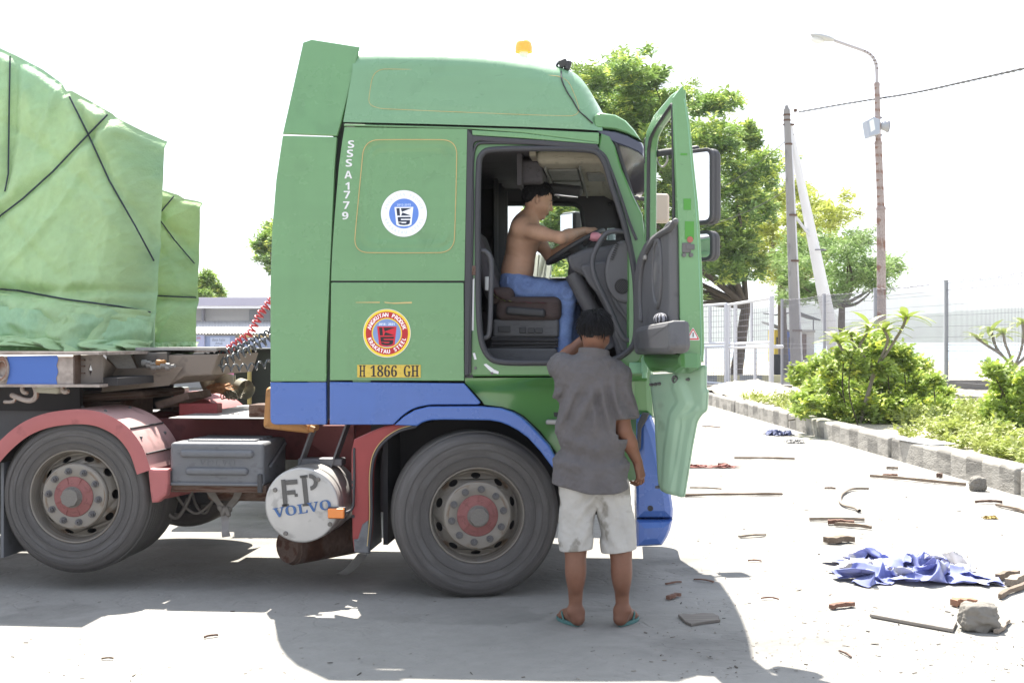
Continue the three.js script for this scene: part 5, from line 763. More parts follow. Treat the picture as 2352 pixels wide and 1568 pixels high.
// ---- the open driver door
{
  const hinge = at(1474, 600, 8.10), edge = at(1559, 600, 7.22); hinge.y = edge.y = 0;
  const u = edge.clone().sub(hinge), len = u.length(); u.normalize();
  const dW = new THREE.Matrix4().makeBasis(u, new V3(0, 1, 0), new V3().crossVectors(u, new V3(0, 1, 0))).setPosition(hinge), dI = dW.clone().invert(), eD = new V3(0, EYE, 0).applyMatrix4(dI);
  const D = (px, py, w = 0) => { const d = new V3((px - CX) / FOC, -(py - CY) / FOC, -1).transformDirection(dI), t = (w - eD.z) / d.z; return new V2(eD.x + d.x * t, eD.y + d.y * t); };
  const DU = (px, py, u0) => { const d = new V3((px - CX) / FOC, -(py - CY) / FOC, -1).transformDirection(dI), t = (u0 - eD.x) / d.x; return new V3(u0, eD.y + d.y * t, eD.z + d.z * t); };
  const DP = (a, w = 0) => pairs(a).map(([x, y]) => D(x, y, w));
  const door = new THREE.Group(); door.name = 'driver_door'; door.applyMatrix4(tI.clone().multiply(dW)); truck.add(door); door.userData.label = 'open driver door with grey inner panel';
  const dp = (n, g, m, l) => part(door, n, g, m, l);
  const paint = M.greenPale.clone(); paint.color = lin(0.13, 0.36, 0.15);
  const hole = roundPts(DP([1490, 600, 1491.5, 345, 1496, 318, 1507, 296, 1547, 238, 1550.5, 505, 1540, 522, 1500, 566]), 0.02, 3);
  dp('window_frame', plate(DP([1479, 640, 1479, 345, 1484, 302, 1500, 266, 1541, 217, 1557, 206, 1557, 640]), 0, 0.05, 0.012, [hole]), M.green);
  dp('rubber_seal', tube([...hole.map((p) => new V3(p.x, p.y, 0.004))], 0.011, 120, 6, true), M.black);
  dp('door_shell', plate(DP([1476, 590, 1557, 560, 1558, 850, 1540, 858, 1480, 838]), -0.008, 0.12, 0.02), M.green);
  // free edge facing the camera
  const rp = [[1547, 224, 1568, 197], [1548, 240, 1575, 226], [1550, 319, 1584.5, 281], [1553, 400, 1594, 377], [1556, 465, 1604, 470], [1560, 553, 1610, 560], [1561, 632, 1614, 640], [1562, 740, 1617, 740], [1562, 800, 1618, 800], [1564, 838, 1616, 832]];
  const left = rp.map(([x, y]) => DU(x, y, len)), right = rp.map(([, , x, y]) => DU(x, y, len));
  const sh = new THREE.Shape(ccw([...left.map((p) => new V2(-p.z, p.y)), ...right.reverse().map((p) => new V2(-p.z, p.y - 0.0))].map((p) => new V2(p.x, p.y))));
  const strip = new THREE.ExtrudeGeometry(sh, { depth: 0.03, bevelEnabled: true, bevelThickness: 0.006, bevelSize: 0.006, bevelOffset: -0.006, bevelSegments: 2 }); strip.rotateY(Math.PI / 2).translate(len - 0.03, 0, 0);
  dp('door_edge', strip, M.green);
  const fl = rp.filter((_, i) => i > 0).map(([x, y, a, b]) => { const p = DU(x + 0.86 * (a - x), lerp(y, b, 0.86), len); p.x += 0.004; return p; }); dp('edge_seal', tube(fl, 0.005, 40, 5), M.greenPale);
  { const s = rnd, wr = [[1567, 470, 18, 26, 0.5], [1570, 530, 22, 42, 0.9], [1560, 355, 16, 5, 0.6]]; const pg = M.greenGloss; const gs = wr.map(([x, y, w, h]) => { const p = DU(x + w / 2 + 3, y, len + 0.0068); return rb(0.002, h * 0.0024, w * 0.0024, 0.001, p.x, p.y, p.z); }); parts(door, 'worn_paint', gs, S(lin(0.07, 0.27, 0.04), { roughness: 0.5 })); }
  const lk = DU(1577, 570, len + 0.007); dp('door_lock', merge(rb(0.015, 0.055, 0.05, 0.005, lk.x, lk.y, lk.z), cyl(new V3(lk.x, lk.y - 0.04, lk.z + 0.015), new V3(lk.x + 0.012, lk.y - 0.04, lk.z + 0.015), 0.012, 0.012, 12), cyl(new V3(lk.x, lk.y - 0.04, lk.z - 0.025), new V3(lk.x + 0.012, lk.y - 0.04, lk.z - 0.025), 0.012, 0.012, 12), rb(0.012, 0.03, 0.05, 0.004, lk.x + 0.004, lk.y + 0.005, lk.z - 0.02)), M.nut);
  const rd = DU(1585, 551, len + 0.007); dp('reflector', cyl(rd, rd.clone().add(new V3(0.006, 0, 0)), 0.017, 0.017, 18), S(lin(0.35, 0.10, 0.08), { roughness: 0.4 }));
  const bo = DU(1602, 826, len + 0.007); dp('bolt', merge(cyl(bo, bo.clone().add(new V3(0.012, 0, 0)), 0.013, 0.013, 10)), M.nut);
  // warning triangle
  const wt = DU(1592, 768, len + 0.0075), tri = (r, x) => { const s = new THREE.Shape(roundPts([new V2(0, r), new V2(-r * 0.95, -r * 0.72), new V2(r * 0.95, -r * 0.72)], r * 0.25, 4)); return new THREE.ExtrudeGeometry(s, { depth: 0.0015, bevelEnabled: false }).rotateY(Math.PI / 2).translate(wt.x + x, wt.y - 0.004, wt.z); };
  const ws = dp('warning_sticker', tri(0.043, 0), M.white); part(ws, 'red_border', tri(0.038, 0.0012), S(lin(0.62, 0.05, 0.05), { roughness: 0.5 })); part(ws, 'white_field', tri(0.0275, 0.0024), M.white); part(ws, 'exclamation_mark', rb(0.002, 0.024, 0.006, 0.001, wt.x + 0.0045, wt.y - 0.004, wt.z), M.black);
  // grey inner lining: padded panel, arm rest hollow, storage bin
  const pan = dp('inner_panel', plate(roundPts(DP([1558, 507, 1551, 508, 1541, 523, 1515, 540, 1496, 560, 1482, 590, 1474, 630, 1472, 690, 1474, 735, 1470, 770, 1476, 815, 1556, 815, 1559, 800]), 0.02), 0.05, 0.06, 0.02), M.panelGrey);
  const e = D(1512, 627, 0.05), e2 = D(1523, 560, 0.05); const ring = new THREE.TorusGeometry(1, 0.12, 8, 32).scale(0.10, 0.19, 0.12).translate(e.x, e.y, 0.052); part(pan, 'speaker_bulge', merge(ring, new THREE.SphereGeometry(1, 24, 12).scale(0.09, 0.18, 0.02).translate(e.x, e.y, 0.048)), M.panelGrey);
  part(pan, 'panel_roll', capTube([...DP([1474, 735, 1472, 690, 1474, 630, 1482, 590, 1496, 560, 1515, 540, 1541, 523, 1552, 509], 0.055)].map((p) => new V3(p.x, p.y, 0.055)), 0.018, 60, 8), M.panelGrey);
  const pw = D(1486, 592, 0.05); part(pan, 'inside_handle', rb(0.05, 0.03, 0.02, 0.008, pw.x, pw.y, 0.06), M.steelLight);
  const binP = DP([1474, 752, 1500, 746, 1548, 738, 1552, 736, 1556, 800, 1550, 813, 1478, 812, 1472, 800], 0.10);
  const bin = dp('storage_bin', plate(roundPts(binP, 0.03), 0.14, 0.12, 0.03), M.panelGrey);
  const rg = D(1505, 738, 0.1); part(bin, 'rag', new THREE.IcosahedronGeometry(0.05, 3).scale(1.4, 0.7, 0.8).translate(rg.x + 0.05, rg.y + 0.01, 0.08), S(lin(0.3, 0.3, 0.34), { roughness: 0.9, map: rep(tex(64, (u, v) => (Math.sin(u * 40 + 3 * nA(u, v)) > 0.2 ? 0.9 : 0.12)), 2) }));
  dp('door_bottom', plate(DP([1476, 812, 1560, 812, 1562, 845, 1545, 858, 1490, 856, 1478, 838], 0.02), 0.02, 0.13, 0.03), M.greenGloss);
  // lower step cover hanging under the door: its own plane, turned more to the camera
  const A = at(1485, 900, 7.62), B = at(1622, 900, 7.20); A.y = B.y = 0; const su = B.clone().sub(A).normalize();
  const sW = new THREE.Matrix4().makeBasis(su, new V3(0, 1, 0), new V3().crossVectors(su, new V3(0, 1, 0))).setPosition(A), sI = sW.clone().invert(), eS = new V3(0, EYE, 0).applyMatrix4(sI);
  const Sx = (px, py) => { const d = new V3((px - CX) / FOC, -(py - CY) / FOC, -1).transformDirection(sI), t = -eS.z / d.z; return new V2(eS.x + d.x * t, eS.y + d.y * t); };
  const SP = (a) => pairs(a).map(([x, y]) => Sx(x, y));
  const out = roundPts(SP([1489, 868, 1492, 860, 1545, 858, 1562, 850, 1617, 838, 1617, 893, 1622, 898, 1619, 945, 1608, 952, 1597, 968, 1587, 1019, 1577, 1082, 1567, 1145, 1514, 1128, 1509, 1108, 1501, 966]), 0.02, 3);
  const spine = SP([1560, 890, 1575, 925, 1552, 960, 1540, 1040, 1535, 1120]), spine2 = SP([1600, 940, 1572, 960, 1560, 1040, 1545, 1140]);
  const zf = (x, y) => { const d = distLine(x, y, spine), e3 = distLine(x, y, [...out, out[0]]); return 0.018 * sstep(0.07, 0.02, d) - 0.008 * sstep(0.0, 0.02, distLine(x, y, spine2)) + 0.01 * sstep(0, 0.02, e3); };
  const skirt = new THREE.Group(); skirt.name = 'door_step_cover'; skirt.applyMatrix4(dI.clone().multiply(sW)); door.add(skirt);
  const sk = part(skirt, 'cover_skin', merge(skin(out, zf, 0.012), plate(out, -0.012, 0.012, 0.003)), M.greenPale); sk.material = P(lin(0.34, 0.52, 0.37), { roughness: 0.5, clearcoat: 0.2, map: grimeTex });
  const bts = []; for (const [x, y] of [[1499, 884], [1508, 883], [1517, 882], [1513, 1119], [1583, 872]]) { const p = Sx(x, y); bts.push(cyl(new V3(p.x, p.y, 0), new V3(p.x, p.y, 0.02), 0.010, 0.008, 10)); } for (const [x, y, r] of [[1554, 872, 0.018]]) { const p = Sx(x, y); bts.push(new THREE.TorusGeometry(r, 0.006, 6, 18).translate(p.x, p.y, 0.014)); } parts(skirt, 'bolt', bts, M.nut);
  // door mirrors, beyond the door as seen from here
  const mir = (x0, y0, x1, y1, Za, Zb, name) => {
    const a = at(x0, y1, Za), b = at(x1, y1, Zb), tp0 = at(x1, y0, Zb); const wv = new V3(b.x - a.x, 0, b.z - a.z), w = wv.length(); wv.normalize(); const h = tp0.y - b.y;
    const mW = new THREE.Matrix4().makeBasis(wv, new V3(0, 1, 0), new V3().crossVectors(wv, new V3(0, 1, 0))).setPosition((a.x + b.x) / 2, (tp0.y + b.y) / 2, (a.z + b.z) / 2);
    const g = new THREE.Group(); g.name = 'wing_mirror'; g.applyMatrix4(dI.clone().multiply(mW)); door.add(g);
    part(g, 'mirror_housing', plate(roundPts([new V2(-w / 2, -h / 2), new V2(w / 2, -h / 2), new V2(w / 2, h / 2), new V2(-w / 2, h / 2)], 0.05, 5), -0.0, 0.09, 0.03), M.rubberTrim);
    part(g, 'mirror_frame', plate(roundPts([new V2(-w / 2, -h / 2), new V2(w / 2, -h / 2), new V2(w / 2, h / 2), new V2(-w / 2, h / 2)], 0.05, 5), 0.02, 0.03, 0.006, [roundPts([new V2(-w / 2 + 0.02, -h / 2 + 0.02), new V2(w / 2 - 0.02, -h / 2 + 0.02), new V2(w / 2 - 0.02, h / 2 - 0.02), new V2(-w / 2 + 0.02, h / 2 - 0.02)], 0.035, 5)]), M.rubberTrim);
    part(g, 'mirror_glass', plate(roundPts([new V2(-w / 2 + 0.018, -h / 2 + 0.018), new V2(w / 2 - 0.018, -h / 2 + 0.018), new V2(w / 2 - 0.018, h / 2 - 0.018), new V2(-w / 2 + 0.018, h / 2 - 0.018)], 0.035, 5), 0.006, 0.004, 0), M.mirror);
  };
  mir(1548, 339, 1640, 513, 7.75, 7.55); mir(1560, 529, 1641, 599, 7.75, 7.6);
  const toD = (x, y, Z) => at(x, y, Z).applyMatrix4(dI);
  dp('mirror_arm', merge(capTube([toD(1487, 372, 8.02), toD(1500, 358, 7.98), toD(1520, 352, 7.9), toD(1560, 347, 7.75), toD(1600, 343, 7.72)], 0.022, 40, 8), capTube([toD(1600, 500, 7.72), toD(1602, 545, 7.7)], 0.018, 6, 8), rb(0.06, 0.16, 0.05, 0.02, toD(1489, 345, 8.03).x, toD(1489, 345, 8.03).y, toD(1489, 345, 8.03).z)), M.rubberTrim);
  dp('cable_loop', tube([toD(1508, 350, 7.95), toD(1510, 372, 7.94), toD(1522, 384, 7.92), toD(1533, 370, 7.9), toD(1532, 355, 7.9)], 0.006, 30, 6), M.steelLight);
}
// ================================================================ trailer and its covered load
const TG = (o) => { o.position.copy(TO); o.rotation.y = YAW; return o; };
{
  const tr = TG(thing('flatbed_trailer', 'rusty flatbed trailer with a blue painted side beam', 'trailer')), tq = (n, g, m, l) => part(tr, n, g, m, l);
  const x0 = L(-420, 815, 0).x, yT = L(120, 816, 0).y, yB = L(120, 886, 0).y, xs = (x, z = 0) => L(x, 850, z).x;
  tq('deck', bx(xs(236) - x0, 0.02, W - 0.1, (x0 + xs(236)) / 2, yT + 0.01, -W / 2), M.rust);
  tq('beam_flange', merge(bx(xs(236) - x0, 0.018, 0.14, (x0 + xs(236)) / 2, yT - 0.002 + 0.014, 0.0), bx(xs(236) - x0, 0.018, 0.14, (x0 + xs(236)) / 2, yB, -0.01)), M.rust);
  tq('side_beam', bx(xs(178) - x0, yT - yB - 0.02, 0.02, (x0 + xs(178)) / 2, (yT + yB) / 2, 0.035), M.rust);
  const bl = ccw(LP([16, 819, 60, 818, 131, 817, 133, 826, 129, 840, 133, 855, 128, 870, 131, 884, 122, 888, 14, 885, 20, 860], 0.046));
  tq('painted_panel', plate(bl, 0.05, 0.004, 0), S(M.blue.color, { roughness: 0.6, map: rep(tex(256, (u, v) => { const s = sstep(0.74, 0.78, nB(u, v)); return [lerp(0.95, 1, s), lerp(0.95, 0.75, s), lerp(0.95, 0.6, s)]; }), 1.3) }));
  const rg = L(5, 848, 0.05); tq('lashing_ring', new THREE.TorusGeometry(0.055, 0.016, 8, 24).scale(0.7, 1.2, 1).translate(rg.x, rg.y, 0.06), M.rust);
  // recess with an elongated hole, then the tapering nose
  const hole = LP([206, 835, 211, 850, 207, 865, 202, 850], -0.05);
  tq('recess_web', plate(LP([176, 817, 234, 815, 234, 880, 176, 883], -0.05), -0.05, 0.015, 0, [hole]), S(lin(0.24, 0.21, 0.19), { roughness: 0.85, map: rep(grimeTex, 3) }));
  tq('recess_rib', merge(...[[828], [842], [858]].map(([y]) => { const p = L(184, y, -0.03); return bx(0.05, 0.008, 0.02, p.x, p.y, -0.04); }), bx(0.012, yT - yB, 0.09, xs(176), (yT + yB) / 2, 0)), M.rustDark);
  const nose = S(lin(0.27, 0.225, 0.19), { roughness: 0.85, map: rep(grimeTex, 1.2) });
  const V = (x, y, z) => L(x, y, z); const quad = (a, b, c, d) => sheet(6, 6, (u, v) => a.clone().lerp(b, u).lerp(d.clone().lerp(c, u), v), (u, v) => [u, v]);
  tq('nose_side', quad(V(233, 816, 0.0), V(266, 847, -0.72), V(233, 900, -0.72), V(233, 880, 0.0)), nose);
  tq('nose_top', quad(V(237, 812, -0.7), V(298, 814, -0.74), V(314, 848, -0.78), V(268, 847, -0.72)), M.steelLight);
  tq('skid_plate', quad(V(264, 848, -0.72), V(420, 843, -0.8), V(388, 886, -0.8), V(230, 902, -0.74)), nose);
  tq('nose_body', merge(plate(LP([240, 818, 500, 814, 484, 862, 420, 866, 388, 884, 240, 896], -0.8), -0.82, 1.0, 0.01)), nose);
  tq('nose_face', merge(plate(LP([322, 811, 380, 810, 380, 846, 318, 848, 300, 815], -0.76), -0.78, 0.1, 0.006)), S(lin(0.15, 0.14, 0.13), { roughness: 0.8, map: rep(grimeTex, 3) }));
  tq('front_plate', merge(bx(xs(505, -0.9) - xs(320, -0.9), 0.02, 1.0, (xs(505, -0.9) + xs(320, -0.9)) / 2, yT + 0.035, -1.32)), M.steelLight);
  tq('under_frame', merge(bx(xs(90) - x0, 0.3, 0.05, (x0 + xs(90)) / 2, yB - 0.05, -0.65), bx(xs(180) - x0, 0.25, 0.05, (x0 + xs(180)) / 2, yB - 0.12, -1.75), bx(0.3, 0.05, 2.2, xs(60), yB + 0.02, -W / 2), bx(0.3, 0.05, 2.2, xs(-150), yB + 0.02, -W / 2), bx(0.3, 0.05, 2.2, xs(200), yB + 0.02, -W / 2)), M.dark);
  const hk = (a, r) => capTube(pairs(a).map(([x, y]) => L(x, y, -0.02)), r, 24, 7);
  tq('hook', hk([52, 884, 50, 896, 54, 902, 60, 903], 0.014), M.rust); tq('hook', hk([143, 884, 142, 897, 147, 901, 154, 900], 0.016), M.rust);
  tq('winch_handle', merge(hk([76, 884, 82, 898, 81, 912, 72, 920, 58, 920, 27, 909], 0.018), hk([36, 912, 30, 922, 10, 924], 0.012)), M.rust);
  tq('folded_canvas', merge(rb(0.16, 0.05, 0.14, 0.02, L(115, 895, -0.05).x, L(115, 895, -0.05).y, -0.06, 0, 0, -0.05), rb(0.13, 0.03, 0.14, 0.012, L(120, 890, -0.05).x, L(120, 889, -0.05).y, -0.04, 0, 0, 0.1)), M.strap);
}
const tarpTex = tex(1024, (u, v) => { const s = sstep(0.42, 0.62, nG(u, v)), d = nH(u * 1, v), e = 0.92 + 0.3 * (d - 0.5) + 0.14 * (nK(u, v) - 0.5); return [lerp(0.82, 0.96, s) * e, lerp(0.94, 0.98, s) * e, lerp(0.84, 0.78, s) * e]; });
const tarpMat = (c) => P(c, { roughness: 0.62, map: rep(tarpTex, 0.45), bumpMap: rep(speckTex, 4), bumpScale: 0.004, transmission: 0.16, thickness: 0 });
function tarpLoad(name, label, o) {       // a canvas pulled over a stack, tied down; near side traced, with a round front end
  const g = TG(thing(name, label, 'tarpaulin load')), zn = o.z0, x1 = o.x1, x0 = o.x0, yb = o.yb, top = o.top;
  const hAt = (x) => { for (let i = 0; i + 1 < top.length; i++) if (x <= top[i + 1].x) return lerp(top[i].y, top[i + 1].y, clamp((x - top[i].x) / (top[i + 1].x - top[i].x), 0, 1)); return top[top.length - 1].y; };
  const ropes = o.ropes.map((r) => r.map(([a, b]) => { const p = L(a, b, zn - 0.15); return new V2(p.x, p.y); }));
  const disp = (x, y) => {
    let d = 0.018 * pn(x * 2.1 + 5, y * 1.7, o.s) + 0.012 * pn(x * 6, y * 3 + x * 2, o.s + 4);
    const h = (y - yb) / 2;
    d += 0.022 * Math.sin(x * 9 + y * 3.2 + 2.2 * pn(x * 2, y * 2, 7)) * sstep(1.3, 0.1, h) * 0.8 + 0.006 * pn(x * 22, y * 9, 3) + 0.012 * (1 - Math.abs(pn(x * 3 + y * 2.4, y * 1.1 - x * 1.2, o.s + 9)) * 2);
    const cr = (a, w) => Math.pow(1 - Math.min(1, Math.abs(a) * w), 2); 
    d += 0.028 * cr(pn(x * 1.5 - y * 1.1 + 3, y * 0.5 + x * 0.3, o.s + 31), 5) - 0.026 * cr(pn(x * 1.1 + y * 1.6, y * 0.4, o.s + 47), 6) + 0.012 * cr(pn(x * 4.5, y * 1.3 + x, o.s + 3), 4) + 0.008 * cr(pn(x * 7 - y * 5, y * 6, o.s + 8), 4);
    d += 0.02 * cr(Math.sin(x * 11 + 2.5 * pn(x * 2, y * 1.4, 6)), 2.2) * sstep(0.9, 0.05, h);
    for (const r of ropes) { const e = distLine(x, y, r); d -= 0.04 * Math.exp(-e * e / 0.0016) - 0.012 * Math.exp(-Math.pow(e - 0.1, 2) / 0.004); }
    d += -0.05 * Math.exp(-(((y - o.yTie) / 0.035) ** 2)) + 0.05 * sstep(o.yTie, o.yTie - 0.15, y) + 0.03 * Math.sin(x * 14 + 3 * pn(x * 3, y * 4, 2)) * sstep(o.yTie, o.yTie - 0.1, y);
    return d * (0.35 + 0.65 * sstep(0.0, 0.12, hAt(x) - y)) * (0.4 + 0.6 * sstep(0, 0.1, x1 - x));
  };
  const zNear = (x, y) => zn - o.lean * Math.max(0, y - yb) - 0.38 * Math.pow(sstep(x1 - 0.42, x1 + 0.02, x), 2.2) + disp(x, y);
  const depth = o.depth, nx = 130, ny = 110, xe = (z) => Math.min(x1, L(o.pxEnd, 600, z).x) - 0.01;
  const face = sheet(nx, ny, (u, v) => { const x = lerp(x0, x1, u), y = lerp(yb, hAt(x), v), r = sstep(0.94, 1, v); return new V3(x + o.edge * 0, y, zNear(x, y) - 0.06 * r * r); }, (u, v) => { const x = lerp(x0, x1, u); return [x, lerp(yb, hAt(x), v)]; });
  const roofS = sheet(nx, 16, (u, v) => { const x = lerp(x0, x1, u), y = hAt(x), zf = zNear(x, y) - 0.06; const z = lerp(zf, zn - depth, v), xx = x0 + (x - x0) * (lerp(x1, xe(z), sstep(0, 0.15, v)) - x0) / (x1 - x0); return new V3(xx, y - 0.45 * v * depth + 0.02 * pn(x * 4, v * 5) * Math.sin(v * 3.14), z); }, (u, v) => [lerp(x0, x1, u), v * depth]);
  const end = sheet(14, 40, (u, v) => { const y = lerp(yb, hAt(x1), v), z = zNear(x1, y) - (v > 0.99 ? 0.06 : 0); const zz = lerp(z, zn - depth, u); return new V3(lerp(x1, xe(zz), sstep(0, 0.15, u)), y - 0.45 * u * depth * v, zz); }, (u, v) => [u, v * 2]);
  const back = sheet(20, 4, (u, v) => { const x = lerp(x0, xe(zn - depth), u), y = lerp(yb, hAt(x) - 0.45 * depth, v); return new V3(x, y, zn - depth); });
  const cov = part(g, 'tarpaulin', merge(face, roofS, end, back), o.mat);
  const on = (px, py) => { let p = L(px, py, zn - 0.2); for (let k = 0; k < 6; k++) p = L(px, py, zNear(clamp(p.x, x0, x1), p.y) + 0.02); return p; };
  o.ropes.forEach((r) => { const pts = []; for (let i = 0; i + 1 < r.length; i++) for (let k = 0; k < 14; k++) pts.push(on(lerp(r[i][0], r[i + 1][0], k / 14), lerp(r[i][1], r[i + 1][1], k / 14))); pts.push(on(...r[r.length - 1])); part(g, 'rope', tube(pts, o.rr, 120, 6), S(lin(0.035, 0.045, 0.06), { roughness: 0.9 })); });
  for (const f of o.flaps) {    // loose folded edges: overlapping strips of canvas
    const { pts, hgt, out, n, s } = f; const c = new THREE.CatmullRomCurve3(pts.map(([x, y]) => on(x, y)));
    const sh = sheet(200, 18, (u, v) => { const p = c.getPointAt(u), w = v * (1 + 0.35 * pn(u * n * 0.6, 3, s)); const tri = (q) => Math.abs(((q % 1) + 1) % 1 * 2 - 1), a = u * n * 1.7 + 1.3 * pn(u * n * 0.7, v * 1.2, s), b = u * n * 0.6 - v * 0.8 + 1.5 * pn(u * n * 0.4, v, s + 5), e = Math.sin(Math.min(1, v * 1.25) * 1.57);
      return new V3(p.x + 0.06 * pn(u * n, v * 2, s + 3) * v, p.y - hgt * w + 0.05 * pn(u * n * 0.5, 1, s) * v, p.z + out * e * (0.25 + 0.75 * tri(a) * (0.4 + 0.6 * v) + 0.35 * tri(b)) + 0.02 * pn(u * n * 6, v * 5, s)); }, (u, v) => [u * 3, v * 0.4 + 0.3 * s]);
    part(g, 'loose_flap', sh, o.mat);
  }
  return g;
}
{
  const z0 = -1.0, mk = (a) => LP(a, z0 - 0.2), yb = L(100, 806, z0).y, top = mk([-260, -10, 20, 121, 80, 152, 131, 188, 140, 206, 152, 204, 200, 230, 248, 258, 254, 265, 300, 290, 332, 304, 348, 309]);
  tarpLoad('tarpaulin_load', 'larger green tarpaulin bundle at the left, tied with crossing dark ropes', { s: 1, z0, lean: 0.12, depth: 1.25, yb, top, x0: top[0].x, x1: L(357, 700, z0 - 0.38).x, yTie: L(100, 668, z0).y, edge: 0, pxEnd: 352, mat: tarpMat(lin(0.44, 0.615, 0.40)), rr: 0.0065,
    ropes: [[[-60, 545], [0, 496], [50, 458], [120, 395], [180, 332], [246, 264]], [[158, 222], [200, 306], [250, 415], [310, 520], [353, 600]], [[22, 130], [20, 240], [18, 400], [10, 440]], [[-40, 662], [40, 668], [150, 688], [270, 704], [345, 718]]],
    flaps: [{ pts: [[-40, 668], [60, 682], [150, 695], [260, 706], [348, 714]], hgt: 0.17, out: 0.06, n: 1.6, s: 2 }, { pts: [[-30, 700], [80, 712], [200, 722], [300, 730], [350, 742]], hgt: 0.27, out: 0.12, n: 2.2, s: 5 }, { pts: [[-40, 766], [60, 772], [180, 776], [280, 776], [352, 784]], hgt: 0.10, out: 0.22, n: 4, s: 8 }] });
  const z2 = -1.55, mk2 = (a) => LP(a, z2 - 0.15), yb2 = L(400, 804, z2).y, top2 = mk2([290, 420, 340, 428, 392, 443, 400, 450, 420, 452, 446, 461]);
  tarpLoad('tarpaulin_load', 'smaller, lower tarpaulin bundle in yellowish green behind the trailer nose', { s: 21, z0: z2, lean: 0.06, depth: 0.8, yb: yb2, top: top2, x0: top2[0].x, x1: L(453, 650, z2 - 0.38).x, yTie: L(400, 690, z2).y, edge: 0, pxEnd: 449, mat: tarpMat(lin(0.47, 0.64, 0.34)), rr: 0.0055,
    ropes: [[[340, 510], [360, 498], [398, 452]], [[340, 470], [362, 500], [400, 552], [446, 606]], [[340, 679], [400, 682], [450, 684]]],
    flaps: [{ pts: [[345, 786], [380, 786], [420, 785], [456, 786]], hgt: 0.10, out: 0.14, n: 3, s: 12 }] });
}
// ---- coiled hoses between truck and trailer
{
  const hose = (label, a, z, r, turns, tr, mat, lead) => { const g = TG(thing('coiled_hose', label, 'hose')); part(g, 'coil', helix(pairs(a).map(([x, y], i, l) => L(x, y, z)), r, turns, tr), mat); if (lead) part(g, 'hose_end', tube(pairs(lead).map(([x, y]) => L(x, y, z)), tr * 1.1, 20, 6), mat); };
  const red = S(lin(0.5, 0.05, 0.06), { roughness: 0.35 }), grey = P(lin(0.09, 0.10, 0.11), { roughness: 0.25, clearcoat: 0.6 });
  hose('red coiled air hose rising to the back of the cab', [640, 668, 616, 700, 598, 722, 586, 745, 572, 768, 545, 788, 520, 806, 498, 818], -1.15, 0.026, 17, 0.0075, red);
  hose('upper black coiled hose, next to the red one', [640, 752, 612, 768, 586, 783, 560, 796, 530, 808, 505, 817, 480, 820, 462, 823], -1.05, 0.026, 14, 0.0085, grey, [462, 823, 452, 831, 420, 828, 380, 832, 350, 836]);
  hose('middle black coiled hose with the tightest turns', [640, 768, 612, 784, 585, 798, 558, 812, 521, 829, 481, 838, 440, 842, 424, 842], -0.95, 0.027, 17, 0.0085, grey, [424, 842, 412, 838, 390, 838, 345, 838]);
  hose('lowest black coiled hose, stretched out to the cab', [640, 834, 612, 837, 570, 844, 523, 846, 494, 847, 460, 848, 430, 846], -0.9, 0.024, 11, 0.007, grey, [430, 846, 400, 846, 360, 843]);
  const cp = TG(thing('hose_coupling', 'cluster of metal hose couplings on the trailer nose', 'coupling')); for (let i = 0; i < 6; i++) { const p = L(332 + i * 11, 834 + (i % 3) * 5, -0.72); part(cp, 'coupling', merge(cyl(p, p.clone().add(new V3(0.05, 0.01 * (i % 2), 0.02)), 0.016, 0.012, 10), cyl(p.clone().add(new V3(-0.02, 0, 0)), p.clone().add(new V3(0.01, 0, 0)), 0.022, 0.022, 8)), i === 3 ? M.yellowJug : M.steelLight); }
}
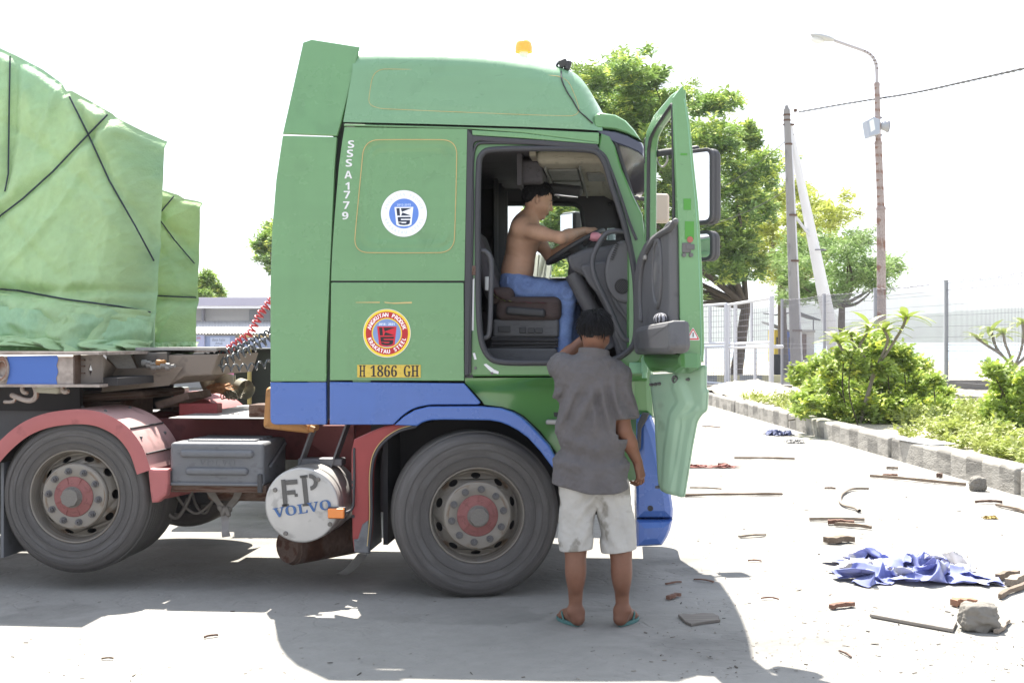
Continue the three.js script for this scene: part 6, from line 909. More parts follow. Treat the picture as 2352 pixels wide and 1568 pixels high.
// ---- odds and ends lying on the chassis
{
  const roll = (label, x, y, z, R, wd, ax) => { const g = TG(thing('strap_roll', label, 'strap')); const p = L(x, y, z), pts = []; for (let i = 0; i <= 160; i++) { const a = i / 160 * 2 * Math.PI * 5, r = lerp(0.02, R, i / 160); pts.push([Math.cos(a) * r, Math.sin(a) * r]); } const s = sheet(160, 3, (u, v) => { const q = pts[Math.round(u * 160)]; return new V3(q[0], q[1], (v - 0.5) * wd); }); s.applyMatrix4(new THREE.Matrix4().makeRotationFromEuler(new THREE.Euler(...ax))); part(g, 'webbing', s.translate(p.x, p.y, p.z), M.strap); };
  roll('rolled webbing strap lying flat behind the cab', 512, 878, -1.9, 0.10, 0.085, [1.35, 0.2, 0]); roll('rolled webbing strap leaning on its edge beside the flat roll', 558, 893, -1.85, 0.085, 0.08, [0.3, 0.9, 0]); roll('second flat rolled webbing strap under the hoses', 480, 882, -1.95, 0.07, 0.08, [1.3, 0.5, 0]);
  const tw = TG(thing('twine_bundle', 'tangled pale twine beside the rolled straps', 'twine')), c = L(530, 905, -1.8), pts = []; for (let i = 0; i < 60; i++) pts.push(new V3(c.x + rr(-0.07, 0.07), c.y + rr(-0.05, 0.05), c.z + rr(-0.06, 0.06))); part(tw, 'twine', tube(pts, 0.005, 500, 5), M.strap);
  const rg = TG(thing('orange_rag', 'crumpled orange rag by the straps', 'rag')), q = L(505, 893, -1.8); const rgg = new THREE.IcosahedronGeometry(0.07, 4), rp = rgg.attributes.position; for (let i = 0; i < rp.count; i++) { const k = 1 + 0.5 * pn(rp.getX(i) * 30, rp.getY(i) * 30, rp.getZ(i) * 30); rp.setXYZ(i, rp.getX(i) * k * 1.4, rp.getY(i) * k * 0.6, rp.getZ(i) * k); } rgg.computeVertexNormals(); part(rg, 'cloth', rgg.translate(q.x, q.y, q.z), S(lin(0.5, 0.26, 0.14), { roughness: 0.9 }));
  const j = TG(thing('jerrycan', 'dirty orange brown plastic jerrycan under the rear of the cab', 'jerrycan')); part(j, 'can_body', plate(roundPts(LP([611, 890, 640, 886, 690, 960, 716, 978, 713, 996, 680, 993, 604, 984], -0.12), 0.03), -0.08, 0.3, 0.04), M.yellowJug); const jc = L(708, 985, -0.05); part(j, 'can_lid', cyl(new V3(jc.x, jc.y, -0.09), new V3(jc.x + 0.03, jc.y - 0.01, -0.09), 0.02, 0.02, 12), M.yellowJug);
  const wb = TG(thing('wood_block', 'dark squared timber block beside the jerrycan', 'timber')), w = L(592, 944, -0.5); part(wb, 'timber', rb(0.2, 0.085, 0.3, 0.006, w.x + 0.05, w.y, -0.6), M.rustDark);
  // knotted straps hanging down under the battery box
  const st = TG(thing('hanging_strap', 'grey webbing strap hanging in a knot under the battery box', 'strap')), z = -0.25, band = (a, wd) => { const c = new THREE.CatmullRomCurve3(pairs(a).map(([x, y]) => L(x, y, z))); return sheet(30, 2, (u, v) => { const p = c.getPointAt(u), t = c.getTangentAt(u); return new V3(p.x - t.y * (v - 0.5) * wd, p.y + t.x * (v - 0.5) * wd, p.z + 0.012 * Math.sin(u * 9 + v * 2)); }); };
  part(st, 'strap_loop', merge(band([478, 1122, 490, 1142, 505, 1160, 516, 1176], 0.042), band([552, 1122, 540, 1145, 528, 1162, 520, 1178], 0.042)), M.strapDark); part(st, 'knot', merge(capTube([[505, 1166], [514, 1174], [526, 1170]].map(([x, y]) => L(x, y, z)), 0.022, 12, 8), capTube([[511, 1180], [518, 1168], [524, 1182]].map(([x, y]) => L(x, y, z + 0.02)), 0.018, 12, 8)), M.strapDark); part(st, 'strap_tail', merge(band([518, 1176, 516, 1196, 517, 1215, 519, 1234], 0.05)), S(lin(0.25, 0.24, 0.24), { roughness: 0.9 }));
  // folded towel on the seat
  const tw2 = TG(thing('towel', 'red and lime green towel folded on the driver seat', 'towel')), tz = -0.62, cl = (a, col) => { const c = new THREE.CatmullRomCurve3(pairs(a).map(([x, y]) => L(x, y, tz))); part(tw2, 'cloth', sheet(30, 12, (u, v) => { const p = c.getPointAt(u); return new V3(p.x, p.y + 0.008 * pn(u * 9, v * 6), lerp(-0.34, -0.86, v)); }), S(col, { roughness: 1 })); };
  cl([1138, 672, 1144, 682, 1160, 692, 1185, 696], lin(0.33, 0.42, 0.05)); cl([1142, 668, 1152, 682, 1175, 694, 1215, 698, 1262, 699], lin(0.3, 0.03, 0.06)); 
}
// ================================================================ rubbish on the ground
{
  const used_ = {}; const G = onGround;
  const woodVar = [M.wood, S(lin(0.38, 0.33, 0.28), { roughness: 0.9, map: M.wood.map }), S(lin(0.24, 0.19, 0.15), { roughness: 0.9, map: M.wood.map })]; let wi = 0;
  const stick = (name, label, cat, x0, y0, x1, y1, w, h, mat, tilt = 0) => { const a = G(x0, y0), b = G(x1, y1), l = a.distanceTo(b), g = new THREE.BoxGeometry(l, h, w, 14, 1, 1), p = g.attributes.position; const s = wi * 3.7; for (let i = 0; i < p.count; i++) { const t = p.getX(i) / l; p.setY(i, p.getY(i) * (0.8 + 0.3 * pn(t * 6, s)) + 0.010 * (1 - 4 * t * t) * (0.5 + pn(s, 3))); p.setZ(i, p.getZ(i) * (0.8 + 0.4 * pn(t * 5, s + 9)) + w * 0.6 * pn(t * 2.2, s + 3)); } g.computeVertexNormals(); g.rotateZ(tilt).rotateY(Math.atan2(-(b.z - a.z), b.x - a.x)); const m = a.clone().lerp(b, 0.5); g.translate(m.x, h / 2 + 0.004 + Math.abs(tilt) * l * 0.4, m.z); anchor(solo(name, label, cat, toCreasedNormals(g, 0.6), mat || woodVar[wi % 3])); wi++; };
  const D = 'wooden stick';
  stick('wood_stick', 'long thin stick lying farthest back on the concrete', D, 1687, 1055, 1826, 1057, 0.05, 0.03);
  stick('wood_stick', 'short split stick just left of the long pale lath', D, 1585, 1123, 1658, 1126, 0.03, 0.02);
  stick('wood_lath', 'long pale lath reaching from behind the open door', 'wooden lath', 1572, 1142, 1797, 1139, 0.06, 0.03);
  stick('wood_pole', 'long thin pole lying towards the small grey rock', 'wooden pole', 2000, 1098, 2218, 1118, 0.05, 0.04);
  stick('wood_offcut', 'short wood offcut near the kerb, farther of two', 'wood offcut', 2038, 1079, 2063, 1080, 0.08, 0.04); stick('wood_offcut', 'short wood offcut beside the long thin pole', 'wood offcut', 2028, 1095, 2063, 1096, 0.07, 0.03, M.woodRed); stick('wood_offcut', 'small dark cube of wood beyond the long thin pole', 'wood offcut', 2153, 1099, 2164, 1100, 0.06, 0.06, M.rustDark);
  stick('wood_stick', 'upper of three slats stacked right of the blue bumper', 'wooden slat', 1860, 1198, 1986, 1199, 0.05, 0.035); stick('wood_stick', 'middle slat of the three stacked together', 'wooden slat', 1902, 1207, 1963, 1209, 0.07, 0.05, M.woodRed); stick('wood_stick', 'lowest and nearest slat of the three stacked together', 'wooden slat', 1920, 1210, 2001, 1218, 0.045, 0.035);
  stick('timber_block', 'thick timber block lying alone above the blue cloth', 'timber', 1898, 1250, 1957, 1247, 0.10, 0.055, woodVar[2]);
  stick('wood_stick', 'dark stick just left of the nearest kerb block', D, 2240, 1157, 2303, 1158, 0.05, 0.03, M.rustDark); stick('wood_stick', 'stick cut by the right edge below the kerb', D, 2295, 1165, 2362, 1182, 0.045, 0.03);
  stick('wood_splinter', 'forked wood splinter in front of the blue cloth', 'wood splinter', 1910, 1402, 1960, 1394, 0.05, 0.03, M.woodRed); stick('wood_splinter', 'thin twig near the bottom edge on the lit concrete', 'twig', 1928, 1499, 1957, 1514, 0.012, 0.01, M.rustDark);
  stick('wood_chip', 'thick reddish wood chip beside the sandals, nearer one', 'wood chip', 1536, 1380, 1562, 1372, 0.035, 0.025, M.woodRed); stick('wood_chip', 'thin reddish wood chip beside the bumper shadow', 'wood chip', 1530, 1345, 1564, 1340, 0.02, 0.012, M.woodRed); stick('wood_chip', 'brown sliver crossing the edge of the truck shadow', 'wood chip', 1595, 1334, 1640, 1340, 0.02, 0.01, M.woodRed);
  stick('timber_block', 'squared timber at the right edge, farthest of three', 'timber', 2292, 1336, 2342, 1326, 0.06, 0.045, woodVar[2]); stick('timber_block', 'pale squared timber at the right edge, middle one', 'timber', 2313, 1348, 2370, 1334, 0.07, 0.05, woodVar[1]); stick('timber_block', 'long thin timber at the right edge, nearest of three', 'timber', 2297, 1378, 2362, 1348, 0.04, 0.035, woodVar[2]);
  stick('brick', 'reddish brick piece behind the big concrete lump', 'brick', 2194, 1396, 2237, 1392, 0.08, 0.045, M.brick);
  stick('wood_stick', 'broken pale stick left of the three slats', D, 1700, 1237, 1758, 1232, 0.04, 0.02, woodVar[1]); stick('wood_stick', 'short dark twig on the lit concrete at lower left', 'twig', 468, 1468, 500, 1463, 0.015, 0.012, M.rustDark); stick('wood_stick', 'tiny straight stick near the bottom left corner', 'twig', 232, 1517, 260, 1516, 0.012, 0.010, woodVar[2]); stick('wood_stick', 'thin dark lath left of the red rag', D, 1615, 981, 1650, 984, 0.08, 0.02, M.rustDark);
  stick('wood_stick', 'thin short twig right of the bent strip', 'twig', 1895, 1124, 1920, 1125, 0.04, 0.02, M.rustDark); stick('wood_stick', 'tiny twig between bumper shadow and blue cloth', 'twig', 1718, 1291, 1750, 1292, 0.02, 0.012, M.woodRed); stick('wood_stick', 'short twig below the blue cloth at centre', 'twig', 1748, 1378, 1790, 1380, 0.015, 0.01, M.woodRed);
  // bent strip
  const cs = pairs([1996, 1121, 1965, 1121, 1938, 1131, 1930, 1148, 1942, 1160, 1966, 1166, 1975, 1172]).map(([x, y]) => G(x, y, 0.03)); anchor(solo('bent_strip', 'thin bent strip curling like a hook', 'strip', tube(cs, 0.018, 60, 6).scale(1, 0.8, 1), woodVar[1]));
  // thin board with a turned-up edge, broken plywood in the shade, slab on the kerb
  const poly = (name, label, cat, px, h, th, mat) => { const pts = pairs(px).map(([x, y]) => G(x, y, h)); const s = new THREE.Shape(ccw(pts.map((p) => new V2(p.x, -p.z)))); const g = new THREE.ExtrudeGeometry(s, { depth: th, bevelEnabled: true, bevelSize: 0.003, bevelThickness: 0.003, bevelSegments: 1, bevelOffset: -0.003 }).rotateX(-Math.PI / 2).translate(0, h - th, 0); anchor(solo(name, label, cat, g, mat)); };
  poly('thin_board', 'flat pale board leading up to the big concrete lump', 'board', [1998, 1411, 2020, 1404, 2190, 1418, 2199, 1428, 2190, 1446, 2100, 1430], 0.022, 0.015, S(lin(0.42, 0.40, 0.38), { roughness: 0.9, map: M.wood.map }));
  poly('plywood_scrap', 'broken piece of plywood in the shadow near the sandals', 'plywood', [1558, 1412, 1570, 1410, 1590, 1412, 1612, 1409, 1640, 1410, 1652, 1416, 1648, 1422, 1655, 1424, 1620, 1428, 1588, 1434, 1575, 1428], 0.016, 0.012, S(lin(0.27, 0.25, 0.23), { roughness: 0.95, map: M.wood.map }));
  anchor(solo('cardboard', 'white flattened cardboard lying on top of the kerb', 'cardboard', bx(0.34, 0.012, 1.15, kerbX(17.2) + 0.17, 0.305, -17.2, 0, 0.1, 0.04), S(lin(0.5, 0.5, 0.5), { roughness: 0.9 })));
  // concrete lump and rocks
  const rock = (name, label, cat, x, y, w, h, d, s, mat) => { const p = G(x, y), g0 = new THREE.IcosahedronGeometry(1, 12), g = mergeVertices(g0.deleteAttribute('normal').deleteAttribute('uv')), q = g.attributes.position; for (let i = 0; i < q.count; i++) { const X = q.getX(i), Y = q.getY(i), Z = q.getZ(i), box = 0.72 / Math.max(Math.abs(X), Math.abs(Y) * 0.95, Math.abs(Z)), k = lerp(1, box, 0.45) * (1 + 0.22 * pn(X * 1.6 + s, Y * 1.6, Z * 1.6) + 0.10 * pn(X * 5, Y * 5 + s, Z * 5) + 0.05 * pn(X * 14, Y * 14, Z * 14 + s) + 0.03 * pn(X * 32, Y * 32, Z * 32)); q.setXYZ(i, X * k * w / 2, Math.max(Y * k, -0.8) * h / 2, Z * k * d / 2); } g.computeVertexNormals(); g.computeBoundingBox(); norm(g); g.translate(p.x, -g.boundingBox.min.y - 0.004, p.z); const o = solo(name, label, cat, g, mat); return anchor(o); };
  rock('concrete_lump', 'big broken lump of grey concrete in the right foreground', 'concrete lump', 2250, 1448, 0.245, 0.19, 0.2, 3, M.gravel); rock('rock', 'grey rock standing in front of the kerb', 'rock', 2247, 1128, 0.2, 0.19, 0.18, 13, M.gravel);
  stick('wood_chip', 'wood chip leaning on the big concrete lump', 'wood chip', 2290, 1458, 2318, 1432, 0.04, 0.025, woodVar[1]);
  // cloths
  const patchTex = tex(512, (u, v) => { const t = sstep(0.5, 0.54, nS(u, v) * 0.6 + nB(u, v) * 0.4), e = 0.9 + 0.2 * (nD(u, v) - 0.5); return [lerp(0.52, 0.86, t) * e, lerp(0.55, 0.85, t) * e, lerp(0.78, 0.86, t) * e]; }, true);
  const cloth = (name, label, cx, cy, w, d, hgt, s, col, nx = 150, ny = 90, patch = false) => { const c = G(cx, cy); const g = sheet(nx, ny, (u, v) => { const a = (u - 0.5) * 2, b = (v - 0.5) * 2, q = 1 - 0.22 * pn(a * 2.2 + s, b * 2.2, 1) * 2; let x = a * w / 2 * q + 0.07 * w * pn(a * 3, b * 4 + s, 5) * 2, z = b * d / 2 * q + 0.12 * d * pn(a * 5 + s, b * 3, 9) * 2; const wx = a + 0.25 * pn(a * 2, b * 2, s + 20), wy = b + 0.3 * pn(a * 2.3, b * 2, s + 30), r = Math.pow(1 - Math.min(1, Math.abs(pn(wx * 1.7 + s, wy * 1.3, s)) * 3.2), 1.5), r2 = 1 - Math.min(1, Math.abs(pn(wx * 3.6 + s, wy * 3, s + 2)) * 2.6); const e = sstep(1.05, 0.72, Math.max(Math.abs(a), Math.abs(b))); const y = 0.006 + hgt * (0.25 + 0.75 * e) * (0.55 * Math.max(0, r) + 0.32 * Math.max(0, r2) + 0.12 * Math.max(0, pn(a * 18, b * 16, s))) * (0.5 + 0.8 * Math.max(0, 0.5 + pn(a * 1.4 + s, b * 1.2, 4))); return new V3(c.x + x, y, c.z + z); }, (u, v) => [u * w, v * d]); anchor(solo(name, label, 'cloth', g, P(col, { roughness: 0.85, transmission: 0.1, thickness: 0, map: patch ? rep(patchTex, 1.1) : rep(speckTex, 2) }))); };
  cloth('blue_cloth', 'big crumpled blue and white cloth spread on the concrete', 2088, 1318, 0.92, 0.92, 0.15, 3.3, lin(1, 1, 1), 220, 140, true);
  cloth('blue_rag', 'small dark blue rag lying against the foot of the kerb', 1790, 1000, 0.42, 0.5, 0.12, 9.1, lin(0.16, 0.19, 0.38), 60, 50); cloth('red_rag', 'small torn red rag left of the long lath', 1625, 1074, 0.75, 0.3, 0.05, 5.7, lin(0.42, 0.13, 0.10), 70, 40);
  cloth('paper_scrap', 'white crumpled paper near the kerb foot', 1828, 1018, 0.28, 0.3, 0.08, 15.7, lin(0.6, 0.58, 0.55), 50, 40); cloth('dry_leaf', 'single dry orange leaf right of the bent strip', 2276, 1192, 0.13, 0.1, 0.03, 25.7, lin(0.55, 0.38, 0.08), 30, 20);
  // loose chips and grit: too many to count
  const chip = new THREE.BoxGeometry(1, 0.35, 0.4), n = 1500, m = new THREE.InstancedMesh(chip, S(lin(1, 1, 1), { roughness: 1 }), n), o = new THREE.Object3D(), c = new THREE.Color();
  for (let i = 0; i < n; i++) { const px = i % 6 ? rr(1480, 2352) : rr(0, 2352), py = i % 6 ? 960 + 600 * Math.pow(rnd(), 0.8) : rr(1380, 1567), p = G(px, py); o.position.set(p.x, 0.004, p.z); o.rotation.set(rr(-0.2, 0.2), rr(0, 6.3), rr(-0.2, 0.2)); const s = i < 400 ? 0.004 + 0.016 * Math.pow(rnd(), 4) : 0.003 + 0.006 * rnd(); o.scale.set(s * rr(0.8, 3), s * rr(0.4, 1), s); o.updateMatrix(); m.setMatrixAt(i, o.matrix); const k = rr(0.15, 0.9); c.setRGB(0.3 * k, 0.26 * k, 0.22 * k); m.setColorAt(i, c); }
  m.name = 'ground_litter'; meta(shadows(m), 'loose wood chips and grit scattered over the concrete', 'litter', null, 'stuff'); scene.add(m);
}
// ================================================================ people: one smooth skin each, meshed from blended tapered limbs
const smin = (a, b, k) => { if (k <= 0) return Math.min(a, b); const h = Math.max(k - Math.abs(a - b), 0) / k; return Math.min(a, b) - h * h * k * 0.25; };
const smax = (a, b, k) => -smin(-a, -b, k);
function cone(a, b, ra, rbb) {          // tapered capsule
  const dx = b.x - a.x, dy = b.y - a.y, dz = b.z - a.z, l2 = dx * dx + dy * dy + dz * dz, ax = a.x, ay = a.y, az = a.z;
  return (x, y, z) => { const px = x - ax, py = y - ay, pz = z - az, t = clamp((px * dx + py * dy + pz * dz) / l2, 0, 1), ex = px - dx * t, ey = py - dy * t, ez = pz - dz * t; return Math.sqrt(ex * ex + ey * ey + ez * ez) - (ra + (rbb - ra) * t); };
}
function ell(c, r, rot) {          // ellipsoid, optionally turned
  const inv = rot ? rot.clone().invert() : null, v = new V3();
  return (x, y, z) => { v.set(x - c.x, y - c.y, z - c.z); if (inv) v.applyQuaternion(inv); const k0 = Math.hypot(v.x / r.x, v.y / r.y, v.z / r.z), k1 = Math.hypot(v.x / (r.x * r.x), v.y / (r.y * r.y), v.z / (r.z * r.z)); return k1 < 1e-9 ? -Math.min(r.x, r.y, r.z) : k0 * (k0 - 1) / k1; };
}
const blend = (l, k) => (x, y, z) => { let d = 1e9; for (const f of l) d = smin(d, f(x, y, z), k); return d; };
function meshSDF(f, lo, hi, h) {         // surface nets over the blocks that the surface crosses
  const nx = Math.ceil((hi.x - lo.x) / h) + 1, ny = Math.ceil((hi.y - lo.y) / h) + 1, nz = Math.ceil((hi.z - lo.z) / h) + 1, B = 8, F = new Float32Array(nx * ny * nz);
  const id = (i, j, k) => (k * ny + j) * nx + i, reach = h * B * 0.5 * 1.7321 * 1.5 + h;
  for (let k = 0; k < nz; k += B) for (let j = 0; j < ny; j += B) for (let i = 0; i < nx; i += B) {
    const c = f(lo.x + (i + B / 2) * h, lo.y + (j + B / 2) * h, lo.z + (k + B / 2) * h), skip = Math.abs(c) > reach;
    for (let c3 = k; c3 < Math.min(k + B, nz); c3++) for (let b = j; b < Math.min(j + B, ny); b++) for (let a = i; a < Math.min(i + B, nx); a++) F[id(a, b, c3)] = skip ? c : f(lo.x + a * h, lo.y + b * h, lo.z + c3 * h);
  }
  const vid = new Int32Array(nx * ny * nz).fill(-1), pos = [], idx = [];
  for (let k = 0; k + 1 < nz; k++) for (let j = 0; j + 1 < ny; j++) for (let i = 0; i + 1 < nx; i++) {
    const v = [F[id(i, j, k)], F[id(i + 1, j, k)], F[id(i, j + 1, k)], F[id(i + 1, j + 1, k)], F[id(i, j, k + 1)], F[id(i + 1, j, k + 1)], F[id(i, j + 1, k + 1)], F[id(i + 1, j + 1, k + 1)]];
    let n = 0; for (const q of v) if (q < 0) n++; if (n === 0 || n === 8) continue;
    let sx = 0, sy = 0, sz = 0, m = 0; const E = (p, q) => { if ((v[p] < 0) === (v[q] < 0)) return; const t = v[p] / (v[p] - v[q]); sx += (p & 1) + ((q & 1) - (p & 1)) * t; sy += (p >> 1 & 1) + ((q >> 1 & 1) - (p >> 1 & 1)) * t; sz += (p >> 2) + ((q >> 2) - (p >> 2)) * t; m++; };
    E(0, 1); E(2, 3); E(4, 5); E(6, 7); E(0, 2); E(1, 3); E(4, 6); E(5, 7); E(0, 4); E(1, 5); E(2, 6); E(3, 7);
    vid[id(i, j, k)] = pos.length / 3; pos.push(lo.x + (i + sx / m) * h, lo.y + (j + sy / m) * h, lo.z + (k + sz / m) * h);
  }
  const quad = (a, b, c, d, s) => { if (a < 0 || b < 0 || c < 0 || d < 0) return; if (s) idx.push(a, b, c, a, c, d); else idx.push(a, c, b, a, d, c); };
  for (let k = 1; k + 1 < nz; k++) for (let j = 1; j + 1 < ny; j++) for (let i = 1; i + 1 < nx; i++) {
    const o = F[id(i, j, k)] < 0;
    if (o !== F[id(i + 1, j, k)] < 0) quad(vid[id(i, j - 1, k - 1)], vid[id(i, j, k - 1)], vid[id(i, j, k)], vid[id(i, j - 1, k)], o);
    if (o !== F[id(i, j + 1, k)] < 0) quad(vid[id(i - 1, j, k - 1)], vid[id(i - 1, j, k)], vid[id(i, j, k)], vid[id(i, j, k - 1)], o);
    if (o !== F[id(i, j, k + 1)] < 0) quad(vid[id(i - 1, j - 1, k)], vid[id(i, j - 1, k)], vid[id(i, j, k)], vid[id(i - 1, j, k)], o);
  }
  const g = new THREE.BufferGeometry(); g.setAttribute('position', new THREE.Float32BufferAttribute(pos, 3)); g.setIndex(idx);
  const uv = new Float32Array(pos.length / 3 * 2); for (let i = 0; i < pos.length / 3; i++) { uv[2 * i] = pos[3 * i] + pos[3 * i + 2] * 0.7; uv[2 * i + 1] = pos[3 * i + 1]; } g.setAttribute('uv', new THREE.BufferAttribute(uv, 2));
  g.computeVertexNormals(); return g;
}
const boxOf = (pts, m) => { const b = new THREE.Box3().setFromPoints(pts); return [b.min.subScalar(m), b.max.addScalar(m)]; };
// head in its own axes: face towards +z, up +y
const v3 = (x, y, z) => new V3(x, y, z);
function headField(c, q, s = 1) {
  const base = blend([ell(v3(0, 0.030, -0.014), v3(0.076, 0.090, 0.096)), cone(v3(0, -0.02, 0.03), v3(0, -0.083, 0.052), 0.060, 0.030), ell(v3(0, -0.045, 0.0), v3(0.062, 0.05, 0.065)), ell(v3(0.036, -0.022, 0.05), v3(0.03, 0.026, 0.028)), ell(v3(-0.036, -0.022, 0.05), v3(0.03, 0.026, 0.028))], 0.035);
  const fine = blend([cone(v3(-0.034, 0.026, 0.078), v3(0.034, 0.026, 0.078), 0.0105, 0.0105), cone(v3(0, 0.016, 0.084), v3(0, -0.020, 0.104), 0.008, 0.0115), ell(v3(0.012, -0.026, 0.092), v3(0.009, 0.008, 0.011)), ell(v3(-0.012, -0.026, 0.092), v3(0.009, 0.008, 0.011)), ell(v3(0, -0.049, 0.086), v3(0.022, 0.0065, 0.011)), ell(v3(0, -0.060, 0.083), v3(0.019, 0.0075, 0.011)), ell(v3(0, -0.086, 0.066), v3(0.018, 0.014, 0.014))], 0.008);
  const mouth = cone(v3(-0.022, -0.0545, 0.092), v3(0.022, -0.0545, 0.092), 0.0018, 0.0018), es = [-1, 1].map((k) => ell(v3(k * 0.031, 0.007, 0.088), v3(0.015, 0.009, 0.012))), ey = [-1, 1].map((k) => ell(v3(k * 0.031, 0.006, 0.072), v3(0.014, 0.0105, 0.012)));
  const ears = [-1, 1].map((k) => { const r = new THREE.Quaternion().setFromEuler(new THREE.Euler(-0.15, k * 0.45, k * 0.1)); const o = ell(v3(k * 0.079, 0.0, -0.008), v3(0.009, 0.033, 0.021), r), i = ell(v3(k * 0.086, 0.002, -0.003), v3(0.006, 0.02, 0.011), r); return (x, y, z) => smax(o(x, y, z), -i(x, y, z), 0.006); });
  const inv = q.clone().invert(), v = new V3();
  return (X, Y, Z) => { v.set(X - c.x, Y - c.y, Z - c.z).applyQuaternion(inv).divideScalar(s); const { x, y, z } = v; let d = base(x, y, z); if (d > 0.08) return d * s; d = smin(d, fine(x, y, z), 0.014); for (const e of es) d = smax(d, -e(x, y, z), 0.012); for (const e of ey) d = smin(d, e(x, y, z), 0.004); d = smax(d, -mouth(x, y, z), 0.004); for (const e of ears) d = smin(d, e(x, y, z), 0.006); return d * s; };
}
function hairField(c, q, s, line, seedN, strand) {     // a cap over the skull ended by a hairline
  const cap = ell(v3(0, 0.037, -0.021), v3(0.0835, 0.0975, 0.0985)), inv = q.clone().invert(), v = new V3();
  return (X, Y, Z) => { v.set(X - c.x, Y - c.y, Z - c.z).applyQuaternion(inv).divideScalar(s); const { x, y, z } = v; let d = cap(x, y, z); if (d > 0.06) return d * s; const a = Math.atan2(x, -z); d += 0.0045 * pn(x * 40 + seedN, y * 14, z * 40) + strand * Math.abs(pn(a * 11 + seedN, y * 9 + 3, 1)) + strand * 0.7 * pn(a * 26, y * 18, z * 20 + seedN); return smax(d, line(x, y, z) + 0.006 * pn(x * 70, z * 70, seedN), 0.008) * s; };
}
function tufts(c, q, s, n, line, len, sd) {       // short locks over the cap
  const gs = []; let k = 0, guard = 0;
  while (k < n && guard++ < n * 6) {
    const th = Math.acos(rr(-0.5, 1)), ph = rr(0, 6.283), d = new V3(Math.sin(th) * Math.cos(ph), Math.cos(th), Math.sin(th) * Math.sin(ph)), p = new V3(d.x * 0.086, 0.036 + d.y * 0.097, -0.016 + d.z * 0.104);
    if (line(p.x, p.y, p.z) > -0.004) continue; k++;
    const crown = new V3(0.01, 0.12, -0.05), fl = p.clone().sub(crown); fl.addScaledVector(d, -fl.dot(d)).normalize(); const l = len * rr(0.6, 1.3), e = p.clone().addScaledVector(fl, l).addScaledVector(d, l * rr(-0.05, 0.22)), m = p.clone().lerp(e, 0.55).addScaledVector(d, 0.006);
    const cv = new THREE.QuadraticBezierCurve3(p, m, e), g = new THREE.TubeGeometry(cv, 4, 1, 4, false), P_ = g.attributes.position; for (let i = 0; i < P_.count; i++) { const t = Math.floor(i / 5) / 4, o = cv.getPoint(t), w = 0.0042 * (1 - 0.85 * t); P_.setXYZ(i, o.x + (P_.getX(i) - o.x) * w, o.y + (P_.getY(i) - o.y) * w, o.z + (P_.getZ(i) - o.z) * w); } g.computeVertexNormals(); gs.push(g);
  }
  const g = merge(gs); g.scale(s, s, s).applyQuaternion(q).translate(c.x, c.y, c.z); return g;
}
const lookQ = (fwd, roll = 0) => { const f = fwd.clone().normalize(), r = new V3().crossVectors(new V3(0, 1, 0), f).normalize(), u = new V3().crossVectors(f, r), m = new THREE.Matrix4().makeBasis(r, u, f); return new THREE.Quaternion().setFromRotationMatrix(m).multiply(new THREE.Quaternion().setFromAxisAngle(new V3(0, 0, 1), roll)); };
// a hand: palm along dir, back of the hand towards up; fingers given by bend angles; thumb on side +1 or -1
function hand(w, dir, back, side, bends, s = 1, spread = 0.12) {
  const d = dir.clone().normalize(), b = back.clone().addScaledVector(d, -back.dot(d)).normalize(), r = new V3().crossVectors(d, b).multiplyScalar(side), P_ = (a, c, e) => w.clone().addScaledVector(d, a * s).addScaledVector(r, c * s).addScaledVector(b, e * s), l = [];
  l.push(cone(P_(0.0, 0, 0), P_(0.03, 0, 0), 0.023 * s, 0.022 * s));
  for (const c of [-0.026, -0.009, 0.009, 0.026]) l.push(cone(P_(0.02, c * 0.75, 0), P_(0.085, c, 0.0), 0.015 * s, 0.0125 * s));
  const fingers = [[0.026, [0.042, 0.024, 0.02]], [0.009, [0.046, 0.028, 0.022]], [-0.009, [0.043, 0.026, 0.021]], [-0.026, [0.034, 0.02, 0.018]]], out = [];
  fingers.forEach(([c, L3], i) => { let p = P_(0.088 - Math.abs(c - 0.009) * 0.25, c, 0), a = bends[i][0], rad = (i === 3 ? 0.0078 : 0.009) * s; const fs = []; const sd = (c / 0.026) * spread; L3.forEach((len, k) => { if (k) a += bends[i][k]; const v = d.clone().multiplyScalar(Math.cos(a)).addScaledVector(b, -Math.sin(a)).addScaledVector(r, sd * (1 - k * 0.3)).normalize(), e = p.clone().addScaledVector(v, len * s); fs.push(cone(p, e, rad, rad * 0.88)); p = e; rad *= 0.92; }); out.push(blend(fs, 0.004)); });
  const t0 = P_(0.022, 0.024, -0.006), t1 = P_(0.05, 0.046, -0.016), t2 = P_(0.078, 0.05, -0.028), t3 = P_(0.1, 0.046, -0.04); out.push(blend([cone(t0, t1, 0.016 * s, 0.0115 * s), cone(t1, t2, 0.011 * s, 0.0098 * s), cone(t2, t3, 0.0098 * s, 0.008 * s)], 0.006));
  const palm = blend(l, 0.014); return (x, y, z) => { let m = palm(x, y, z); if (m > 0.16) return m; let e = 1e9; for (const f of out) e = Math.min(e, f(x, y, z)); return smin(m, e, 0.007); };
}
const skinTex = tex(512, (u, v) => { const a = 0.9 + 0.25 * (nA(u, v) - 0.5) + 0.1 * (nD(u, v) - 0.5), r = nB(v, u); return [a, a * lerp(0.93, 1.02, r), a * lerp(0.9, 1.02, r)]; });
const skinMat = (c) => P(c, { roughness: 0.52, map: rep(skinTex, 2.2), bumpMap: rep(speckTex, 9), bumpScale: 0.0006, specularIntensity: 0.6 });
const hairMat = P(lin(0.009, 0.0085, 0.010), { roughness: 0.6, specularIntensity: 0.5 });
const clothTex = tex(512, (u, v) => { const a = 0.92 + 0.28 * (nA(u, v) - 0.5) + 0.12 * (nD(u, v) - 0.5); return [a, a, a]; });
const shoulderQ = new THREE.Quaternion();

